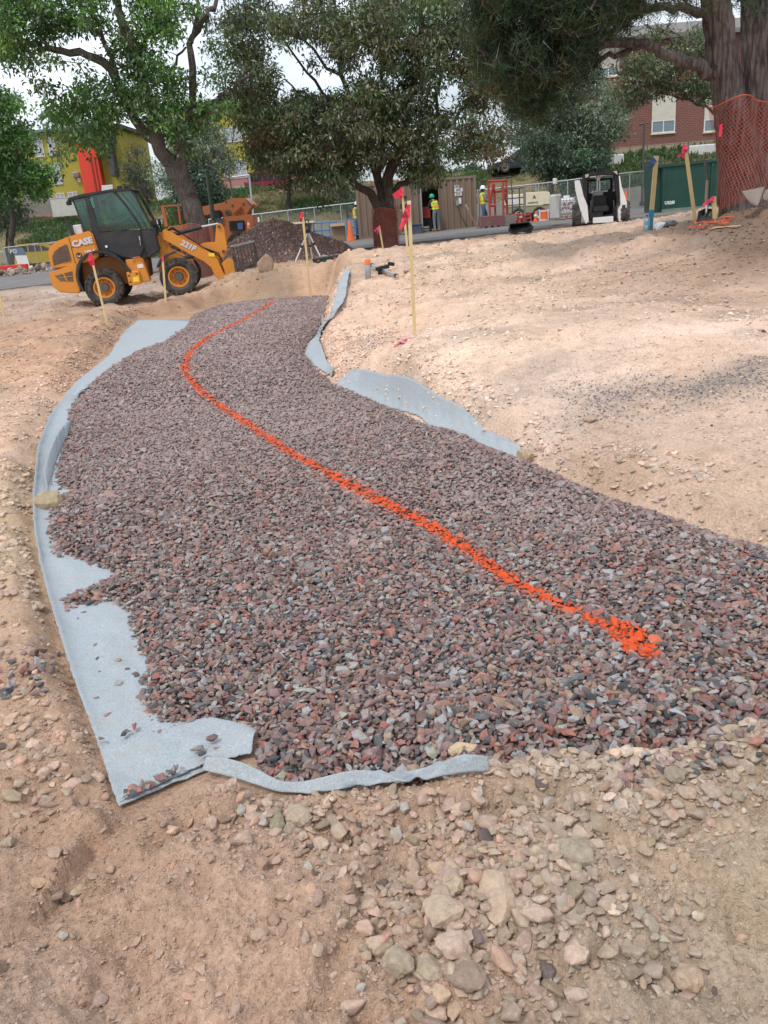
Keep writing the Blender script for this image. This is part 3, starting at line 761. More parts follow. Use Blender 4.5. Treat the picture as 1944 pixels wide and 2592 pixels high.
for n_, i in enumerate(big):
    o = bpy.data.objects.new('stone', DIRTS[n_ % 10]); COL.objects.link(o); o.parent = ground
    o.location = DP[i]; o.rotation_euler = drot[i]; o.scale = dscl[i]; o['col'] = [float(c) for c in dc[i]]
scatter('pebbles', C_DIRT, 10, DP[rest], drot[rest], dscl[rest], dc[rest], parent=ground)

# grey gravel spilled on the dirt
def spill(Vpoly, dens, seed, size=.02, pal=None):
    W_ = G(*polyV(Vpoly).T)[:, :2]; g = np.random.default_rng(seed)
    a0, a1 = W_.min(0) - .3, W_.max(0) + .3; n = int(dens * (a1[0] - a0[0]) * (a1[1] - a0[1]))
    x, y = g.uniform(a0[0], a1[0], n), g.uniform(a0[1], a1[1], n)
    d = sdist(W_, x, y); k = g.random(n) < sstep(.35, -.35, d + .8 * (fbm(x, y, 1.8, 3, 71) - .5)); x, y = x[k], y[k]
    s = size * (.6 + .8 * g.random(len(x))); return np.c_[x, y, H(x, y) + s * .3], s
sp = [spill([(1225, 850), (1290, 825), (1380, 830), (1480, 815), (1659, 785), (1659, 830), (1500, 860), (1340, 870), (1280, 885)], 2600, 1, .0125), spill([(740, 728), (770, 722), (810, 738), (800, 748), (760, 742)], 1500, 2, .014)]
SP = np.vstack([s[0] for s in sp]); SS = np.concatenate([s[1] for s in sp]); n = len(SP)
scatter('spilled_gravel', C_ROCK, 12, SP, np.c_[rng.normal(0, .3, n), rng.normal(0, .3, n), rng.random(n) * 6.28], SS[:, None] * np.ones((n, 3)) * .7,
        np.array([(.155, .145, .15), (.11, .11, .12), (.21, .19, .19), (.26, .23, .22)])[rng.integers(0, 4, n)] * 1.9, np.zeros(n), parent=ground)

# ---------------------------------------------------------------- geotextile
t = NT('geotextile'); p = t.pos(); n1 = t.noise(p, 160, 3, 0.75); n2 = t.noise(p, 6, 5, 0.6); n3 = t.noise(t.pos('Object', (1, 6, 1)), 30, 4, 0.6)
c = t.mix(t.ramp(n1, [(0.35, 0.0), (0.68, 1.0)]), (0.285, 0.32, 0.345), (0.45, 0.49, 0.515))
c = t.mix(t.ramp(n2, [(0.5, 0.0), (0.75, 0.35)]), c, (0.40, 0.36, 0.31))
n4 = t.noise(p, 22, 5, .7); c = t.mix(t.ramp(n4, [(.52, 0.0), (.78, .55)]), c, (.33, .27, .21))
t.setc(c); t.set(Roughness=0.95); t.b.inputs['Specular IOR Level'].default_value = .1
t.b.inputs['Sheen Weight'].default_value = .1
t.bump(t.math('ADD', n1, t.math('MULTIPLY', n3, .6)), .5, .003)
M_FAB = t.m
def fabric(name, label, A, B, nu, nv, lift=(0.006, 0.006), prof=None, group='landscape fabric along the gravel trench', curl=0.0, wav=0.004, seed=0, smooth=0):
    A, B = resample(polyV(A), nu), resample(polyV(B), nu); gf = np.random.default_rng(900 + seed)
    A[1:-1] += gf.normal(0, .8, A[1:-1].shape); B[1:-1] += gf.normal(0, .6, B[1:-1].shape)
    vs = []
    for j in range(nv):
        w = j / (nv - 1.0); P = A * (1 - w) + B * w
        q = G(P[:, 0], P[:, 1])
        u = np.linspace(0, 1, nu)
        l = lift[0] * (1 - w) + lift[1] * w
        if prof: l = l + prof(u, w)
        q[:, 2] = H(q[:, 0], q[:, 1]) * 1.0 + l + (wav * (fbm(q[:, 0], q[:, 1], 5, 3, 80 + seed) - .3) * 4 + wav * 2.2 * np.abs(fbm(q[:, 0] * 1.5 + q[:, 1], q[:, 1] - q[:, 0], 4, 3, 180 + seed) - .5) * 4) * (0.3 + 0.7 * np.sin(np.pi * min(1, w)))
        vs.append(q)
    # smooth the height across the dirt relief so that the cloth bridges small bumps
    Z = np.array([q[:, 2] for q in vs])
    XY = np.array([q[:, :2] for q in vs])
    if smooth:
        for _ in range(smooth):
            for A_ in (Z, XY[..., 0], XY[..., 1]):
                A_[:, 1:-1] = (A_[:, :-2] + A_[:, 1:-1] + A_[:, 2:]) / 3
    for _ in range(3):
        Zs = Z.copy(); Zs[:, 1:-1] = (Z[:, :-2] + Z[:, 1:-1] + Z[:, 2:]) / 3; Z = np.maximum(Zs, Z - 0.002)
    vv = np.concatenate([np.c_[XY[j], Z[j]] for j, q in enumerate(vs)])
    I = np.arange(nu * nv).reshape(nv, nu)
    f = np.stack([I[:-1, :-1], I[:-1, 1:], I[1:, 1:], I[1:, :-1]], -1).reshape(-1, 4).tolist()
    o = mk(name, vv, f, M_FAB, smooth=True)
    md = o.modifiers.new('thickness', 'SOLIDIFY'); md.thickness = .004; md.offset = 0
    tag(o, label, 'fabric', group)
    return o
fabric('landscape_fabric', 'long pale blue-grey cloth strip along the curved left edge of the gravel',
    [(300, 692), (268, 718), (237, 768), (166, 828), (112, 903), (86, 980), (76, 1080), (78, 1150), (92, 1240), (122, 1350), (162, 1480), (208, 1600), (258, 1752)],
    [(412, 692), (400, 722), (345, 775), (250, 820), (200, 880), (170, 960), (150, 1030), (170, 1100), (190, 1180), (300, 1260), (360, 1420), (410, 1530), (470, 1660)], 240, 24, (0.012, 0.004), prof=lambda u, w: 0.05 * np.exp(-w * 12) * sstep(.12, .3, u) * sstep(.92, .6, u) + .010 * (fbm(u * 60, w * 4 + 0 * u, 1, 3, 97) - .4) + .008 * np.exp(-((u - .93) / .03) ** 2) * w, seed=1)
fabric('landscape_fabric', 'flat square end of cloth on the dirt at the near corner of the gravel',
    [(262, 1745), (300, 1728), (360, 1700), (440, 1665), (500, 1652), (545, 1640)],
    [(232, 1655), (270, 1612), (340, 1590), (450, 1556), (530, 1572), (560, 1590)], 90, 26, (0.010, 0.014), prof=lambda u, w: 0.03 * sstep(.75, 1, u) * np.sin(np.pi * np.clip(w, 0, 1)) + .012 * np.exp(-((w - 0.0) / .08) ** 2), seed=2)
fabric('landscape_fabric', 'narrow twisted cloth ribbon standing on edge along the near end of the gravel',
    [(440, 1680), (520, 1700), (600, 1722), (660, 1722), (740, 1712), (850, 1706), (930, 1700), (1000, 1684), (1058, 1676)],
    [(452, 1668), (530, 1688), (610, 1710), (690, 1704), (760, 1700), (850, 1698), (900, 1690), (1000, 1672), (1055, 1670)], 150, 9, (0.022, 0.05), prof=lambda u, w: .014 * np.sin(u * 15) * w + .008 * np.sin(u * 9 + 1), seed=3, smooth=5, wav=0)
fabric('landscape_fabric', 'narrow pale cloth strip climbing the bank beside the far right end of the gravel',
    [(746, 584), (730, 615), (726, 640), (719, 660), (712, 688), (692, 705), (690, 722), (668, 742), (657, 768), (680, 792), (716, 816)],
    [(757, 588), (753, 615), (747, 650), (742, 668), (722, 690), (712, 702), (696, 725), (690, 742), (697, 768), (708, 790), (722, 812)], 150, 9, (0.01, 0.03), prof=lambda u, w: .05 * w * np.abs(np.sin(u * 14)), seed=4)
fabric('landscape_fabric', 'broad grey cloth flap leaning against the right bank of the gravel, dusty in its middle',
    [(722, 838), (760, 848), (800, 866), (850, 884), (905, 900), (925, 920), (960, 930), (1000, 940), (1050, 965), (1118, 992)],
    [(740, 820), (768, 806), (810, 811), (870, 827), (930, 853), (980, 883), (1030, 913), (1070, 943), (1100, 962), (1127, 974)], 150, 16, (0.005, 0.015), prof=lambda u, w: (.035 * np.sin(np.pi * np.clip(u * 1.3, 0, 1)) + .016 * np.sin(u * 22) + .03 * np.abs(fbm(u * 14, u * 0 + w * 3, 1, 3, 99) - .5)) * w, seed=5)
fabric('landscape_fabric', 'small scrap of pale cloth showing through the gravel at its lower right',
    [(1440, 1578), (1455, 1576), (1475, 1590)], [(1445, 1584), (1465, 1590), (1480, 1600)], 14, 4, (0.075, 0.08), seed=6)

fabric('landscape_fabric', 'short upright fold of cloth rising from the left strip just above the tan rock',
    [(104, 1072), (112, 1040), (124, 1005), (136, 970), (150, 945)], [(100, 1040), (112, 1008), (126, 975), (142, 945), (158, 925)], 40, 8, (0.03, 0.085), prof=lambda u, w: .03 * np.sin(np.pi * u) * w, seed=8, wav=0)
fabric('landscape_fabric', 'small bare triangle of cloth showing through the gravel at the upper left',
    [(168, 872), (180, 858), (196, 850)], [(160, 868), (172, 852), (186, 846)], 14, 5, (0.07, 0.075), seed=9)
# ---------------------------------------------------------------- helpers for traced things
def zp(x0, y0, z, pts): return [(x0 + a / z, y0 + b / z) for a, b in pts]
def tr(pts, Y, O):
    q = np.atleast_2d(atY([p[0] for p in pts], [p[1] for p in pts], Y)); return [(p[0] - O[0], p[2] - O[2]) for p in q]
def tr1(x, y, Y, O): return tr([(x, y)], Y, O)[0]

ORANGE = plain('machine_orange', alb(226, 146, 48, k=1.15), .45, 0, .22, (.30, .20, .13), .15)
ORANGE_OLD = plain('faded_machine_orange', alb(190, 112, 66, k=1.15), .6, 0, .45, (.24, .16, .11), .2)
CHAR = plain('charcoal_plastic', (.022, .024, .028), .5, 0, .3, (.12, .10, .085))
BLACK = plain('black_steel', (.016, .016, .018), .5, .3, .3, (.10, .08, .07))
RUBBER = plain('tyre_rubber', (.028, .028, .028), .85, 0, .75, (.17, .14, .115), .3, 5)
STEEL = plain('bright_steel', (.62, .63, .65), .28, .9, .15)
GALV = plain('galvanised_steel', (.46, .48, .50), .45, .6, .2)
DKSTEEL = plain('worn_dark_steel', (.10, .095, .09), .5, .6, .5, (.22, .17, .13))
WHITE = plain('white_paint', (.72, .72, .71), .45, 0, .22)
REDP = plain('red_paint', (.42, .045, .035), .5, 0, .35, (.2, .14, .12))
CREAM = plain('cream_paint', (.72, .66, .47), .5, 0, .25)
LATH = plain('pale_wood', (.66, .50, .24), .7, 0, .35, (.45, .33, .18), .2, 8)
WOODG = plain('grey_wood', (.26, .23, .20), .85, 0, .5, (.16, .14, .12), .3, 6)
PINK = plain('pink_tape', (.85, .07, .17), .6, 0, .05)
REDT = plain('red_tape', (.70, .03, .07), .6, 0, .05)
DARKIN = plain('dark_grille', (.13, .085, .06), .8, 0, .3)
YEL = plain('yellow_decal', (.85, .62, .03), .5, 0, .1)
def glass(name, c=(.55, .8, .72), rough=.03, a=.35):
    if name in MATS: return MATS[name]
    t = NT(name)
    g = t.new('ShaderNodeBsdfGlossy', {'Color': (.9, .95, .95, 1), 'Roughness': rough}); tr_ = t.new('ShaderNodeBsdfTransparent', {'Color': (*c, 1)})
    fr = t.new('ShaderNodeFresnel', {'IOR': 1.5}); f = t.math('ADD', t.math('MULTIPLY', fr.outputs[0], .6), a * .12)
    m = t.new('ShaderNodeMixShader', {0: f, 1: tr_.outputs[0], 2: g.outputs[0]}); t.link(m.outputs[0], t.out.inputs[0])
    MATS[name] = t.m; return t.m
CABGL = glass('cab_glass', (.50, .74, .68))
WINGL = plain('window_glass', (.10, .13, .15), .12, 0, .12, (.4, .4, .4), spec=.8)
CARGL = plain('car_glass', (.02, .025, .03), .08, 0, .1, spec=.8)

def tyre(name, r, w, parent, loc, rimmat, lugs=22, rr=.55, dish=-1, hub=DKSTEEL):
    m = MB(); hw = w / 2
    m.ring([(r * rr, -hw * .75), (r * .72, -hw * 1.02), (r * .90, -hw), (r * .965, -hw * .8), (r * .965, hw * .8), (r * .90, hw), (r * .72, hw * 1.02), (r * rr, hw * .75)], (0, 0, 0), n=40)
    for i in range(lugs):
        for s in (-1, 1):
            a_ = 2 * math.pi * (i + (.5 if s > 0 else 0)) / lugs
            for k, (off, yy) in enumerate(((0, .25), (.5, .62), (.85, .93))):
                t_ = a_ + off * 2 * math.pi / lugs * .55
                m.box((math.cos(t_) * r * (.965 - .012 * k), s * hw * yy, math.sin(t_) * r * (.965 - .012 * k)), (r * .085, hw * .46, r * .16 - .004 * k), (0, -t_, 0))
    t_ = m.build(name, RUBBER, parent); t_.location = loc
    t_.data.polygons.foreach_set('use_smooth', [False] * len(t_.data.polygons))
    q = MB(); d = dish
    q.ring([(r * rr * 1.02, -hw * .78), (r * rr * 1.02, hw * .78), (r * rr * .9, hw * .78), (r * rr * .86, hw * .3 * -d), (r * rr * .62, hw * .42 * d * -1 + hw * .6 * d), (r * .12, hw * .3 * d), (r * .12, hw * .1 * d), (r * rr * .6, hw * .1 * d), (r * rr * .82, -hw * .2), (r * rr * .9, -hw * .78)], (0, 0, 0), n=32)
    q.build('rim', rimmat, t_, smooth=True)
    h = MB(); h.cyl((0, 0, 0), (0, d * hw * .72, 0), r * .27, r * .22, 18)
    for i in range(8): a_ = i * math.pi / 4; h.cyl((math.cos(a_) * r * .36, d * hw * .25, math.sin(a_) * r * .36), (math.cos(a_) * r * .36, d * hw * .5, math.sin(a_) * r * .36), r * .035, n=6)
    h.build('hub', hub, t_)
    return t_

# ---------------------------------------------------------------- wheel loader
O = onY(277, 22.0)
ld = empty('wheel_loader', (O.x, O.y, O.z - .02), R(7), ry=R(-3.2))
ld.scale = (.925, .925, .885)
tag(ld, 'orange wheel loader with black cab and pallet forks, parked beyond the gravel', 'wheel loader')
D = 1.6
for (x, y, d) in ((0, 0, -1), (2.03, 0, -1), (0, D, 1), (2.03, D, 1)): tyre('wheel', .515, .40, ld, (x, y, .515), ORANGE, dish=d)
h = MB(); hood = [(-1.26, 1.22), (-1.27, 1.60), (-1.19, 1.80), (-0.98, 1.915), (-0.66, 1.995), (-0.05, 2.08), (0.0, 2.03), (.06, 1.44), (-.05, 1.30), (-.5, 1.24), (-.62, 1.18)]
h.prism(hood, -.02, D + .02); hd = h.build('engine_hood', ORANGE, ld, bevel=.05)
g_ = MB(); g_.prism([(-1.17, 1.54), (-1.06, 1.68), (-.76, 1.81), (-.70, 1.79), (-.69, 1.38), (-1.19, 1.29)], -.028, -.018); g_.build('grille', DARKIN, hd)
for s in range(9):
    sl = MB(); z = 1.34 + s * .05; x0_ = -1.17; x1_ = -.71; sl.bb(x0_ + max(0, (z - 1.5) * .9), x1_, -.036, -.027, z, z + .012, 0); sl.build('grille_slat', DARKIN, hd)
sm = MB(); sm.bb(-.625, -.612, -.03, -.018, 1.28, 1.98); sm.build('seam', CHAR, hd)
lw = MB(); lw.prism([(-1.37, 1.12), (-1.36, .76), (-1.22, .56), (-.72, .45), (-.66, .52), (-.66, .95), (-.56, 1.25), (-.60, 1.28)], -.05, D + .05); cwt = lw.build('counterweight', ORANGE, ld, bevel=.04)
lv = MB(); lv.prism([(-1.22, 1.02), (-.74, 1.08), (-.78, .80), (-1.12, .86)], -.06, -.048); lv.build('vent', DARKIN, cwt)
lb = MB(); lb.prism([(-1.0, 1.05), (-.97, 1.05), (-.92, .83), (-.95, .83)], -.072, -.055); lb.bb(-1.15, -.76, -.07, -.057, .935, .95); lb.build('vent_bar', ORANGE, cwt)
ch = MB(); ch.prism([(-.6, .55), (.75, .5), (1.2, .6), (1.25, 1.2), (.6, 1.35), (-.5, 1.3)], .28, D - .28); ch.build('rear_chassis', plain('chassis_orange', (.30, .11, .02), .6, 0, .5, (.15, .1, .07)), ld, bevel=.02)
for x in (0, 2.03): ax = MB(); ax.cyl((x, .1, .515), (x, D - .1, .515), .12); ax.build('axle', DKSTEEL, ld)
for y0_, y1_, nm in ((-.13, .27, 0), (D - .27, D + .13, 1)):
    f_ = MB(); out = [(-.60, .48), (-.68, .80), (-.63, 1.07), (-.50, 1.32), (-.28, 1.49), (.0, 1.545), (.28, 1.49), (.50, 1.34), (.68, 1.10), (.82, .80)]
    inn = [(.76, .80), (.62, 1.06), (.45, 1.27), (.24, 1.42), (.0, 1.47), (-.24, 1.42), (-.44, 1.27), (-.56, 1.05), (-.61, .80), (-.54, .48)]
    f_.prism(out + inn, y0_, y1_); f_.build('rear_fender', CHAR, ld, bevel=.012)
    f_ = MB(); f_.prism([(1.48, .86), (1.60, 1.03), (1.80, 1.16), (2.05, 1.22), (2.1, 1.17), (1.85, 1.11), (1.66, .99), (1.53, .84)], y0_, y1_); f_.build('front_fender', CHAR, ld)
tk = MB(); tk.prism([(.70, 1.18), (1.16, 1.16), (1.24, .50), (.70, .48)], -.02, .3); tkp = tk.build('side_tank', ORANGE, ld, bevel=.02)
stp = MB(); stp.bb(.66, 1.0, -.12, .0, .46, .84, .02); stp.build('step_box', ORANGE, ld)
for i, (x, z) in enumerate([(.72, .56), (.72, .74), (.9, .56), (.93, .76)]): q = MB(); q.bb(x - .025, x + .025, -.128, -.118, z - .02, z + .02); q.build('step_hole', CHAR, ld)
q = MB(); q.bb(.80, .96, -.13, -.12, .54, .68); q.build('warning_decal', YEL, tkp)
q = MB(); q.bb(.98, 1.14, -.03, -.021, .90, 1.0); q.build('info_plate', WHITE, tkp)
hn = MB(); hn.tube([(.90, -.03, 1.08), (.93, -.06, 1.2), (1.1, -.06, 1.2), (1.14, -.03, 1.06)], .014, 8); hn.build('grab_handle', ORANGE, ld)
# cab
cy0, cy1 = .12, D - .12
def pillar(nm, pts, w=.035, mat=CHAR):
    for y in (cy0, cy1): m = MB(); m.tube([(a, y, b) for a, b in pts], w, 6); m.build(nm, mat, ld)
rf = MB(); rf.prism([(-.46, 2.90), (-.40, 3.0), (.0, 3.05), (.74, 3.07), (1.24, 3.03), (1.34, 2.97), (1.2, 2.96), (.7, 2.99), (0, 2.96)], cy0 - .06, cy1 + .06); rf.build('cab_roof', CHAR, ld, bevel=.02)
pillar('cab_rear_post', [(-.30, 2.92), (-.20, 2.1)], .02)
for y in (cy0 - .03, cy1 - .05): pm = MB(); pm.prism([(.0, 2.99), (.12, 2.99), (.20, 1.95), (.12, 1.35), (.0, 1.42)], y, y + .08); pm.build('cab_middle_post', CHAR, ld)
pillar('windscreen_post', [(.80, 3.0), (1.02, 2.62), (1.20, 2.2), (1.30, 1.88), (1.28, 1.3)], .035)
pillar('front_post', [(1.24, 3.0), (1.45, 2.45), (1.60, 1.88), (1.60, 1.4)], .028)
dr = MB(); dr.prism([(.14, 2.00), (1.26, 1.92), (1.27, 1.42), (1.10, 1.20), (.90, 1.16), (.62, 1.26), (.34, 1.45), (.14, 1.50)], cy0 - .07, cy0); drp = dr.build('cab_door', CHAR, ld, bevel=.025)
q = MB(); q.cyl((.28, cy0 - .09, 1.60), (.28, cy0 - .06, 1.60), .035); q.build('door_lock', WHITE, drp)
q = MB(); q.tube([(1.2, cy0 - .09, 1.75), (1.2, cy0 - .11, 1.65), (1.18, cy0 - .09, 1.5)], .012); q.build('door_handle', STEEL, drp)
fl = MB(); fl.prism([(.0, 1.95), (1.5, 1.9), (1.6, 1.3), (1.1, 1.1), (.7, 1.2), (.0, 1.45)], cy0 + .02, cy1); fl.build('cab_floor', CHAR, ld)
cw_ = MB(); cw_.prism([(1.28, 1.93), (1.60, 1.88), (1.66, 1.30), (1.3, 1.12), (1.26, 1.4)], cy0 - .02, cy1 + .02); cw_.build('front_cowl', CHAR, ld, bevel=.03)
def pane(nm, pts, y, mat=CABGL):
    m = MB(); m.prism(pts, y, y + .006); return m.build(nm, mat, ld)
for y in (cy0 - .01, cy1 + .01):
    pane('door_glass', [(.14, 2.97), (.76, 3.0), (1.0, 2.6), (1.17, 2.2), (1.26, 1.94), (.2, 2.01)], y)
    pane('rear_side_glass', [(-.28, 2.92), (.0, 2.94), (.02, 2.08), (-.18, 2.1)], y)
    pane('front_side_glass', [(.86, 3.0), (1.24, 2.98), (1.58, 1.9), (1.33, 1.92), (1.24, 2.2), (1.05, 2.6)], y)
m = MB(); m.box((1.43, D / 2, 2.43), (.006, 1.3, 1.12), (0, R(-17.5), 0)); m.build('windscreen', CABGL, ld)
m = MB(); m.box((-.24, D / 2, 2.5), (.006, 1.3, .8), (0, R(-7), 0)); m.build('rear_window', CABGL, ld)
st = MB(); st.box((.28, D / 2, 2.05), (.42, .5, .14), bev=.04); st.box((.08, D / 2, 2.38), (.12, .46, .6), (0, R(-8), 0), bev=.04); st.build('seat', BLACK, ld)
sw = MB(); sw.ring([(.17, -.012), (.19, 0), (.17, .012), (.15, 0)], (0, 0, 0), 'z', 20); sw.cyl((0, 0, -.35), (0, 0, 0), .03); so = sw.build('steering_wheel', BLACK, ld); so.location = (.93, D / 2, 2.25); so.rotation_euler = (0, R(-30), 0)
ex = MB(); ex.prism([(-.63, 2.44), (-.58, 2.47), (-.50, 2.2), (-.47, 2.02), (-.56, 2.0)], .1, .2); ex.build('exhaust_stack', CHAR, ld)
q = MB(); q.bb(-.50, -.27, .25, .8, 2.0, 2.28, .02); q.build('air_intake', WHITE, ld)
for x, y in ((1.2, cy0 - .02), (1.2, cy1)):
    w_ = MB(); w_.tube([(x - .1, y, 3.03), (x + .1, y - .12, 3.1), (x + .32, y - .14, 3.05)], .014); w_.tube([(x + .32, y - .14, 3.05), (x + .42, y - .14, 2.78)], .016); w_.build('mirror_arm', BLACK, ld)
    w_ = MB(); w_.box((x + .40, y - .15, 2.86), (.06, .17, .30), (0, R(-12), 0), bev=.02); w_.build('mirror', BLACK, ld)
for x, z, y in ((.95, 3.08, cy0 + .1), (1.12, 3.07, cy0 + .1), (-.42, 2.86, cy0)):
    w_ = MB(); w_.box((x, y, z), (.12, .16, .11), bev=.02); w_.build('work_light', BLACK, ld)
for y in (.22, D - .22):
    w_ = MB(); w_.tube([(1.68, y, 1.7), (1.68, y, 2.0)], .025); w_.box((1.66, y, 2.06), (.14, .24, .17), bev=.02); w_.build('headlamp', BLACK, ld)
    w_ = MB(); w_.box((1.735, y, 2.06), (.02, .18, .12)); w_.build('headlamp_lens', WHITE, ld)
# front frame and arms
fr_ = MB(); fr_.prism([(1.62, 1.76), (1.80, 1.74), (1.84, 1.3), (2.4, .9), (2.5, .5), (1.7, .45), (1.45, .7), (1.6, 1.2)], .42, D - .42); fr_.build('front_frame', ORANGE, ld, bevel=.02)
arm = [(1.80, 1.80), (1.88, 1.84), (2.01, 1.76), (2.21, 1.60), (2.55, 1.33), (2.82, 1.13), (3.04, .98), (3.15, .80), (3.19, .60), (3.24, .40), (3.46, .20), (3.44, .08), (3.14, .13), (2.99, .35), (2.92, .62), (2.76, .81), (2.42, 1.06), (2.05, 1.36), (1.78, 1.58)]
for y0_, y1_ in ((.28, .38), (D - .38, D - .28)):
    m = MB(); m.prism(arm, y0_, y1_); am = m.build('lift_arm', ORANGE, ld, bevel=.012)
bl = [(3.27, 1.74), (3.34, 1.80), (3.42, 1.76), (3.47, 1.62), (3.47, 1.27), (3.46, 1.06), (3.36, .86), (3.18, .80), (3.02, .92), (2.70, 1.22), (2.76, 1.30), (2.95, 1.31), (3.15, 1.28), (3.20, 1.48)]
for y0_ in (.56, .92): m = MB(); m.prism(bl, y0_, y0_ + .06); m.build('bell_crank', ORANGE, ld, bevel=.01)
for (x, z) in ((3.35, 1.70), (3.34, 1.0)): q = MB(); q.cyl((x, .50, z), (x, 1.04, z), .045); q.build('pivot_pin', DKSTEEL, ld)
q = MB(); q.cyl((2.05, .78, 1.66), (2.86, .78, 1.76), .062); q.cyl((2.70, .78, 1.74), (2.74, .78, 1.745), .075); q.build('tilt_cylinder', CHAR, ld)
q = MB(); q.cyl((2.86, .78, 1.76), (3.33, .78, 1.78), .032); q.build('cylinder_rod', STEEL, ld)
for y in (.46, D - .46):
    q = MB(); q.cyl((1.85, y, .95), (2.75, y, 1.02), .055); q.build('lift_cylinder', DKSTEEL, ld)
cr_ = MB(); cr_.bb(2.72, 2.86, .33, D - .33, .92, 1.06, .02); cr_.build('cross_tube', ORANGE, ld)
for k in range(3):
    q = MB(); q.tube([(1.86, .3 + k * .06, 1.78), (2.1, .33 + k * .06, 1.86 - k * .03), (2.35, .4, 1.62), (2.8, .42 + .03 * k, 1.2), (3.2, .42, .98 - .05 * k), (3.3, .45, .55)], .014, 6); q.build('hydraulic_hose', BLACK, ld)
cp = MB(); cp.prism([(3.24, .70), (3.45, .80), (3.62, .62), (3.58, .16), (3.34, .14), (3.28, .4)], .3, D - .3); cp.build('coupler', ORANGE, ld, bevel=.02)
# fork carriage turned a little to the viewer
def skew(m): m.v = [(x + .36 * y, y, z) for x, y, z in m.v]; return m
skew(MB().bb(3.60, 3.66, -.05, D + .05, 1.10, 1.15)).build('carriage_top_bar', GALV, ld)
BRN = plain('rusty_steel', (.05, .042, .036), .6, .4, .4)
for y in np.linspace(0, D, 7): skew(MB().bb(3.62, 3.64, y - .010, y + .010, .45, 1.12)).build('carriage_bar', BRN, ld)
q = MB(); q.bb(3.60, 3.67, -.05, D + .05, .40, .50); q.bb(3.60, 3.67, -.05, D + .05, .16, .24); q.bb(3.60, 3.66, -.07, -.0, .16, 1.12); q.bb(3.60, 3.66, D, D + .07, .16, 1.12); skew(q).build('carriage_frame', BRN, ld)
for y in (.25, D - .25):
    q = MB(); q.bb(3.67, 3.72, y - .07, y + .07, .05, .66); q.prism([(3.67, .05), (3.67, .10), (4.75, .06), (4.80, .04)], y - .06, y + .06); skew(q).build('fork', DKSTEEL, ld)
# writing
plate = plain('silver_decal', (.62, .64, .66), .35, .3, .15)
LRX = (R(90), 0, 0)
text_mesh('lettering', 'CASE', .225, plate, hd, (-.30, -.04, 1.80), (R(90), 0, R(0)), .006, 0, .012, 1.05).rotation_euler = (R(90), R(-5), 0)
q = MB(); q.prism([(-.61, 1.68), (.0, 1.75), (.0, 1.755 + .16), (-.61, 1.84 + .04)][:0] or [(-.60, 1.70), (.0, 1.76), (-.0, 1.772), (-.60, 1.712)], -.034, -.022); q.build('lettering_line', CHAR, hd)
text_mesh('lettering', '221F', .21, plate, ld, (2.42, .272, 1.30), (R(90), R(36), 0), .006, .1, .010, 1.0)
text_mesh('small_lettering', 'TIER 4', .10, WHITE, hd, (-.17, -.04, 1.53), (R(90), R(-5), 0), .004, 0, .004)
q = MB(); q.cyl((-.47, -.045, 1.47), (-.47, -.02, 1.47), .075, n=20); q.build('round_emblem', CHAR, hd)
q = MB(); q.prism([(-.52, 1.50), (-.47, 1.44), (-.42, 1.50), (-.44, 1.43), (-.50, 1.43)], -.052, -.046); q.build('emblem_mark', WHITE, hd)
q = MB(); q.prism([(2.92, .93), (3.08, .90), (3.09, 1.0 - .0), (2.93, 1.03)], .265, .279); q.build('warning_decal', YEL, ld)
